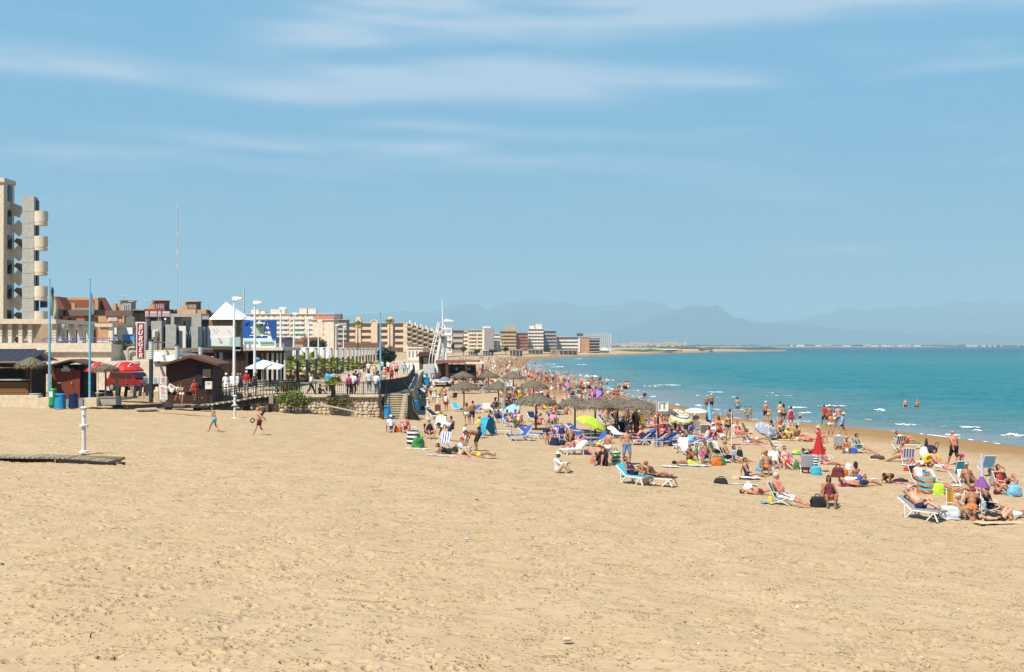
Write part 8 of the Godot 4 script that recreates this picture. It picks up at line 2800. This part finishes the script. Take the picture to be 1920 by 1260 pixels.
	person("lean", "m", -7.69, -171, -10, 1.72, "t", "sd", "shirt:black shorts:black", "guest in black inside the beach bar", "", 2.15)
	person("lean", "m", -6.49, -171, 30, 1.72, "t", "sd", "shirt:white shorts:brown", "guest in white by the right post of the bar", "", 2.15)
	person("lean", "m", -5.93, -171, 70, 1.72, "t", "sd", "shirt:black trousers:black", "tall guest in black at the right of the bar", "", 2.15)
	person("lean", "m", -5.53, -171, 110, 1.72, "t", "sd", "shirt:wine shorts:black", "guest in dark red at the end of the bar", "", 2.15)
	person("stand", "m", -12.24, -205.62, 0, 1.75, "t", "sd", "trunks:pink", "bare chested man standing at the corner of the beach bar")
	person("stand", "f", -10.08, -131.92, 170, 1.7, "r", "sc", "vest:silver shorts:blue", "woman in grey beside the litter bins with her back turned")
	person("walk", "m", -10.49, -152.28, 170, 1.72, "m", "sd", "dress:white", "person in a long white shirt walking below the lifeguard tower")
	person("stand", "m", -9.67, -124.29, 180, 1.74, "t", "", "briefs:black cap:white", "tanned man with white hat right of the striped green parasol")
	person("sitlegs", "f", -8.89, -120.83, 60, 1.6, "m", "sc", "swimsuit:pink", "woman in pink sitting behind the white shower post")
	person("sitlegs", "m", -11.05, -133.24, 0, 1.7, "t", "sd", "trunks:wine", "man sitting in the shade of the green and white parasol")
	crowd()
	far_crowd()

func far_crowd():           # bathers so far off that they read as one speckled mass
	var rng := RandomNumberGenerator.new()
	rng.seed = 17
	var bodies := []
	for k in 360:
		var d := 150.0 + 400.0 * pow(rng.randf(), 1.6)
		var xs := along(shore_at, d)
		var x := xs - 2.0 - pow(rng.randf(), 1.2) * 26.0
		if rng.randf() < .06:
			x = xs + rng.randf() * 6.0
		bodies.append([V(x, maxf(ground(x, -d), -.6), -d), rng.randf() * TAU, rng.randf_range(.85, 1.05), rng.randf() < .45])
	var skins := [[.50, .33, .25], [.40, .24, .17], [.30, .16, .10], [.46, .27, .2]]
	var names := ["white", "black", "navy", "blue", "red", "pale", "sky", "grey", "teal", "white", "beige", "black", "wine"]
	for layer in 4:
		var pose := "stand" if layer < 2 else "sitlegs"
		var chosen := bodies.filter(func(b): return b[3] == (layer >= 2))
		var mm := MultiMesh.new()
		mm.transform_format = MultiMesh.TRANSFORM_3D
		mm.use_colors = true
		var m := StandardMaterial3D.new()
		m.vertex_color_use_as_albedo = true
		m.roughness = .8
		var src: ArrayMesh = body_mesh(pose, "m", "body" if layer % 2 == 0 else "trunks" if layer == 1 else "shirt")
		mm.mesh = src.duplicate()
		mm.mesh.surface_set_material(0, m)
		mm.instance_count = chosen.size()
		for k in chosen.size():
			var b: Array = chosen[k]
			mm.set_instance_transform(k, Transform3D(Basis(Vector3.UP, b[1]).scaled(Vector3.ONE * b[2]), b[0]))
			var c: Array = skins[(k * 7) % 4] if layer % 2 == 0 else DYE[names[(k * 5) % names.size()]]
			mm.set_instance_color(k, Color(c[0], c[1], c[2]))
		var o := MultiMeshInstance3D.new()
		o.name = numbered("distant_crowd")
		o.multimesh = mm
		add_child(o, true)
		o.set_meta("kind", "stuff")
		o.set_meta("label", ["crowd of bathers standing far along the bay", "swimwear of the far standing bathers", "crowd of bathers sitting far along the bay", "tops of the far sitting bathers"][layer])
		o.set_meta("category", "crowd")


func crowd():               # the close packed bathers around the straw parasols and along the water
	var rng := RandomNumberGenerator.new()
	rng.seed = 7
	var any := func(a: Variant) -> String: return a[rng.randi() % a.size()]
	var dyes := ["white", "black", "navy", "blue", "red", "pink", "sky", "yellow", "teal", "magenta", "wine", "grey", "purple", "orange", "mint", "green", "beige", "crimson", "lime", "brown"]
	var ways := {"stand": "standing", "lean": "standing sideways", "walk": "walking", "sitlegs": "sitting", "sitknees": "sitting with drawn up knees", "chair": "in a low chair", "recline": "reclining", "lie": "lying", "read": "reading"}
	var seen := {}
	for s in [[-.78, -110.89, 1.04, 4.61, "by the light blue tilted parasol", 7, 0], [.6, -84.67, .8, 3.5, "by the white sun loungers", 5, 0], [2.68, -87.95, .83, 2.93, "below the largest straw parasol", 5, 0], [0, -129.86, 1.22, 6.21, "in front of the sign pole", 9, 0], [1.57, -134.02, 1.26, 6.63, "between the straw parasols", 10, 0], [2.9, -123.81, 1.16, 5.65, "behind the largest straw parasol", 5, 0], [-2.69, -191.21, 1.25, 8.13, "by the second row of straw parasols", 5, 1], [-5.7, -162.19, 1.06, 5.87, "under the front left straw parasol", 4, 1], [-5.88, -228.12, 1.49, 11.47, "beside the bar", 4, 1], [5.74, -204.24, 1.54, 10.72, "in the crowd by the waterline", 9, 1], [6.53, -185.72, 1.36, 7.97, "in the crowd left of the pink tent", 10, 1], [6.7, -162.38, 1.1, 6.08, "in the group left of the pink tent", 8, 1], [10.03, -225.18, 1.54, 16.11, "on the wet sand beyond the crowd", 5, 1], [7.33, -136, 1.33, 7.64, "by the white chairs below the pink tent", 7, 0], [8.3, -126.56, 1.24, 6.22, "by the row of white chairs", 5, 0], [9.44, -125.93, 1.24, 6.16, "by the purple parasol", 6, 0], [10.48, -127.75, 1.26, 6.34, "right of the purple parasol", 5, 0], [4.31, -102.25, .96, 3.96, "on the towels behind the long straw roof", 7, 0], [8.06, -88.17, .83, 2.94, "under the long straw roof", 8, 0], [9.09, -88.21, .83, 2.94, "under the middle of the straw roof", 6, 0], [10.19, -85.32, .8, 2.76, "under the right of the straw roof", 5, 0], [7.89, -80.93, .76, 2.48, "among the white chairs under the straw roof", 7, 0], [10.29, -72.75, .69, 2.02, "behind the pale seated woman", 3, 0], [11.28, -70.39, .66, 1.89, "on the blue loungers", 3, 0], [-9.57, -129.28, 1.21, 6.15, "beside the cyan litter bin", 4, 0], [-7.46, -124.41, 1.16, 5.71, "left of the front straw parasol", 3, 0], [14.46, -80.16, .76, 2.44, "in the row behind the red chair", 3, 0], [19.02, -78.38, .74, 2.33, "behind the straw hatted women", 3, 0], [-1.17, -88.82, .83, 3.84, "right of the cyan wind shelter", 4, 0], [.11, -115.9, 1.09, 4.97, "between the notice post and straw parasols", 6, 0], [2.86, -111.07, 1.04, 4.62, "left of the long straw roof", 5, 0], [10.62, -77.6, .73, 2.29, "beside the lifebuoy post", 3, 0], [11.64, -77.64, .73, 2.29, "on the sand beside the blue chairs", 2, 0]]:
		var made := 0
		while made < s[5]:
			var pose: String = any.call(["stand", "lean", "walk"] if rng.randf() < (.6 if s[6] else .22) else ["sitlegs", "sitknees", "chair", "recline", "lie", "sitlegs", "read"])
			var sex: String = any.call(["m", "f"])
			var c: String = any.call(dyes)
			var k := rng.randi() % 3
			var what: String = ["suit", "bikini", "top"][k] if sex == "f" else ["trunks", "trunks", "shirt"][k]
			var wear: String = {"suit": "swimsuit:" + c, "bikini": "top:%s briefs:%s" % [c, c], "top": "vest:%s trunks:%s" % [c, any.call(dyes)], "trunks": "trunks:" + c, "shirt": "shirt:%s shorts:%s" % [c, any.call(dyes)]}[what]
			var label := "%s in %s%s %s %s %s" % ["woman" if sex == "f" else "man", "" if what == "trunks" else "a ", c, what, ways[pose], s[4]]
			var brief := "%s in %s%s %s %s" % ["woman" if sex == "f" else "man", "" if what == "trunks" else "a ", c, what, s[4]]
			if seen.has(brief) or label.split(" ").size() > 16 or brief.split(" ").size() > 12:
				continue
			seen[brief] = true
			made += 1
			var hair: String = any.call(["long:dark", "long:chestnut", "long:blond", "tail:chestnut", "short:dark"] if sex == "f" else ["short:dark", "short:chestnut", "short:blond", "short:silver", ""])
			if hair == "":
				wear += " cap:" + any.call(["white", "navy", "red"])
			var x: float = s[0] + rng.randf_range(-1, 1) * s[2]
			var z: float = s[1] + rng.randf_range(-1, 1) * s[3]
			var turn := rng.randf_range(-180, 180)
			person(pose, sex, x, z, turn, rng.randf_range(1.58, 1.8), any.call("f m t r m t".split(" ")), hair, wear, label, "bathers in the crowd")
			if pose == "chair" or pose == "read":
				beach_chair("%s chair under the %s" % [dyes[(dyes.find(c) + 3) % 20], brief], x, z, turn, dyes[(dyes.find(c) + 3) % 20], "white")
			elif pose == "recline":
				lounger("sun lounger under the %s" % brief, x, z, turn, "blue")
			elif pose == "lie":
				towel("towel under the %s" % brief, x, z, turn, any.call(dyes))


# ------------------------------------------------------------------ foam, shells and litter

func build_small_things():
	var rng := RandomNumberGenerator.new()
	rng.seed = 23
	var foam := S()
	var f := noise(SIMPLEX, .9, 90, 4)
	for q in [[32, -106.72, 3, .05], [34.5, -99.51, 3.27, .05], [30.23, -140.24, 2.63, .06], [36.64, -130.31, 3.05, .05], [38.13, -96.89, 2.73, .05], [29.74, -169.24, 3.17, .05], [27.04, -198.96, 4.66, .08], [36.7, -156.64, 3.67, .05], [23.12, -191.21, 3.41, .3], [16.02, -262.89, 5.42, .25], [17.61, -253.83, 3.57, .25], [19.11, -226.5, 2.76, .3], [13.8, -288.66, 4.06, .2], [25.84, -171.21, 1.12, .15], [24.91, -154.99, 1.74, .15], [27.18, -148.73, 1.39, .2], [29.31, -151.8, 1, .15], [33.89, -161.8, .68, .15], [31.82, -126.94, 2.02, .16], [30.01, -116.87, 1.42, .12], [39.23, -121.7, 1.14, .16], [39.51, -103.71, .39, .15], [37.89, -92.63, .35, .15], [38.73, -87.67, 1.81, .14], [18.98, -153.38, .72, .1], [19, -173.22, 1.3, .1], [13.8, -420.59, 5.13, .2], [14.84, -368.03, 5.18, .2], [8.15, -334.58, 2.82, .15], [24.27, -507.6, 4.76, .2], [34.23, -588.81, 4.42, .2], [9.08, -387.39, 4, .15], [24.92, -408.91, 3.83, .2], [21.23, -283.11, 2.92, .2], [19.38, -201.68, 1.51, .15], [26.24, -103.71, 1.94, .06], [24.44, -122.71, 1.27, .08], [37.6, -165.44, .78, .1], [21.56, -131.48, 1.23, .08]]:
		var at := V(q[0], 0, q[1])
		var long: float = q[2]
		var deep := .45 + long * .09
		var tilt := along(shore_at, -q[1] + 3.0) - along(shore_at, -q[1] - 3.0)
		foam.grid(9, 26, func(r: int, k: int) -> Vector3:
			var u := k / 25.0 * 2.0 - 1.0
			var v := r / 8.0 * 2.0 - 1.0
			var w := sqrt(maxf(1.0 - u * u, .0)) * maxf(.4 + 1.2 * f.get_noise_2d(u * long * .8 + q[0], q[1]), .03)
			var p := at + V(u * long / 2.0 + v * .2, 0, v * deep * w + u * tilt * long * -.05)
			p.y = q[3] * (1.0 - v * v) * w * (.8 + .7 * f.get_noise_2d(p.x * 3.0, p.z * 3.0)) - .05 * absf(v) + .03
			return p)
	# the broken white line at the water's edge
	for strip in 2:
		var d0 := 74.0
		foam.grid(620, 4, func(r: int, k: int) -> Vector3:
			var d: float = d0 * pow(5.6, r / 619.0)
			var x: float = along(shore_at, d) + [.12, 1.3][strip] + f.get_noise_2d(d * .12, strip * 50.0) * [.5, 2.2][strip]
			var w: float = maxf(f.get_noise_2d(d * .5, 9.0 + strip * 30.0) - [.1, .2][strip], .0) * [.6, .9][strip]
			return V(x + (k / 3.0 - .5) * w, (.035 if k in [1, 2] else -.02) * minf(w * 4.0, 1.0) + .01 - (.05 if w <= .0 else .0), -d))
	structure("sea_foam", foam, paint(.72, .76, .79, .8), "stuff")
	# shell grit
	var one := S()
	one.grid(4, 7, func(r: int, k: int) -> Vector3:
		var u := TAU * k / 6.0
		var v := PI * r / 3.0 - PI / 2
		return V(cos(v) * sin(u), sin(v) * .45, cos(v) * cos(u) * .8))
	var mm := MultiMesh.new()
	mm.transform_format = MultiMesh.TRANSFORM_3D
	mm.mesh = one.mesh(paint(.74, .68, .60, .8))
	var spots := []
	for k in 950:
		var d := 16.0 + 40.0 * rng.randf()
		var x := rng.randf_range(-.47, .47) * d
		var s := rng.randf_range(.008, .02)
		if k < 330:                             # the white scatter around the left shower
			var a := rng.randfn() * 2.6
			d = 51.0 + rng.randfn() * 2.4
			x = -.385 * d + a
			s = rng.randf_range(.012, .034)
		elif k < 420:
			d = 37.0 + rng.randfn() * 1.5
			x = 9.0 + rng.randfn() * 3.0
		elif rng.randf() < .06:
			s *= 2.0
		spots.append([x, d, s])
	mm.instance_count = spots.size()
	for k in spots.size():
		var q: Array = spots[k]
		mm.set_instance_transform(k, Transform3D(Basis.from_euler(V(rng.randf(), rng.randf() * 6.0, rng.randf())).scaled(Vector3.ONE * q[2]), V(q[0], ground(q[0], -q[1]) + .035, -q[1])))
	var o := MultiMeshInstance3D.new()
	o.name = "shell_grit"
	o.multimesh = mm
	add_child(o, true)
	o.set_meta("kind", "stuff")
	# litter
	for q in [["pale pink seashell lying alone on the foreground sand", .92, -18.99, .05, "beige"], ["crumpled clear plastic scrap on the open sand", -1.16, -29.14, .035, "pale"], ["small crumpled silver scrap left of the larger one", -2.67, -30.29, .022, "pale"], ["black scrap lying on the open sand", -1.16, -37.56, .025, "black"], ["tiny green bottle top on the sand below the black bags", 10.56, -33.83, .02, "green"], ["black stone in the sand below the left walkway", -10.4, -23.26, .02, "black"]]:
		var b := S()
		var bf := noise(SIMPLEX, 2.2, int(q[2] * 1000.0), 3)
		b.grid(9, 15, func(r: int, k: int) -> Vector3:
			var u := TAU * k / 14.0
			var v := PI * r / 8.0 - PI / 2
			var d := V(cos(v) * sin(u) * 1.6, sin(v) * .7, cos(v) * cos(u))
			return d * q[3] * (1.0 + bf.get_noise_3dv(d) * .9))
		var t := tagged(part(numbered("litter"), b, dye(q[4]), self), q[0], "litter")
		t.position = V(q[1], ground(q[1], q[2]) + .04, q[2])
	var tw := thing("twig", "short dry twig standing in the foreground sand", "twig", V(0, 0, 0))
	var foot := V(-1.41, 1.97, -26.52)
	part("stick", S().rod(foot, foot + V(.05, .16, 0), .008, .006).rod(foot + V(.01, .05, 0), foot + V(.035, .03, .02), .006), wood(.2, .12, .06), tw)
	tw = thing("stick", "short dark stick pushed into the sand at the lower left", "twig")
	foot = V(-6.6, 2.32, -17.83)
	part("stick", S().rod(foot + V(0, -.03, 0), foot + V(.025, .09, .02), .012, .01), wood(.05, .03, .02), tw)
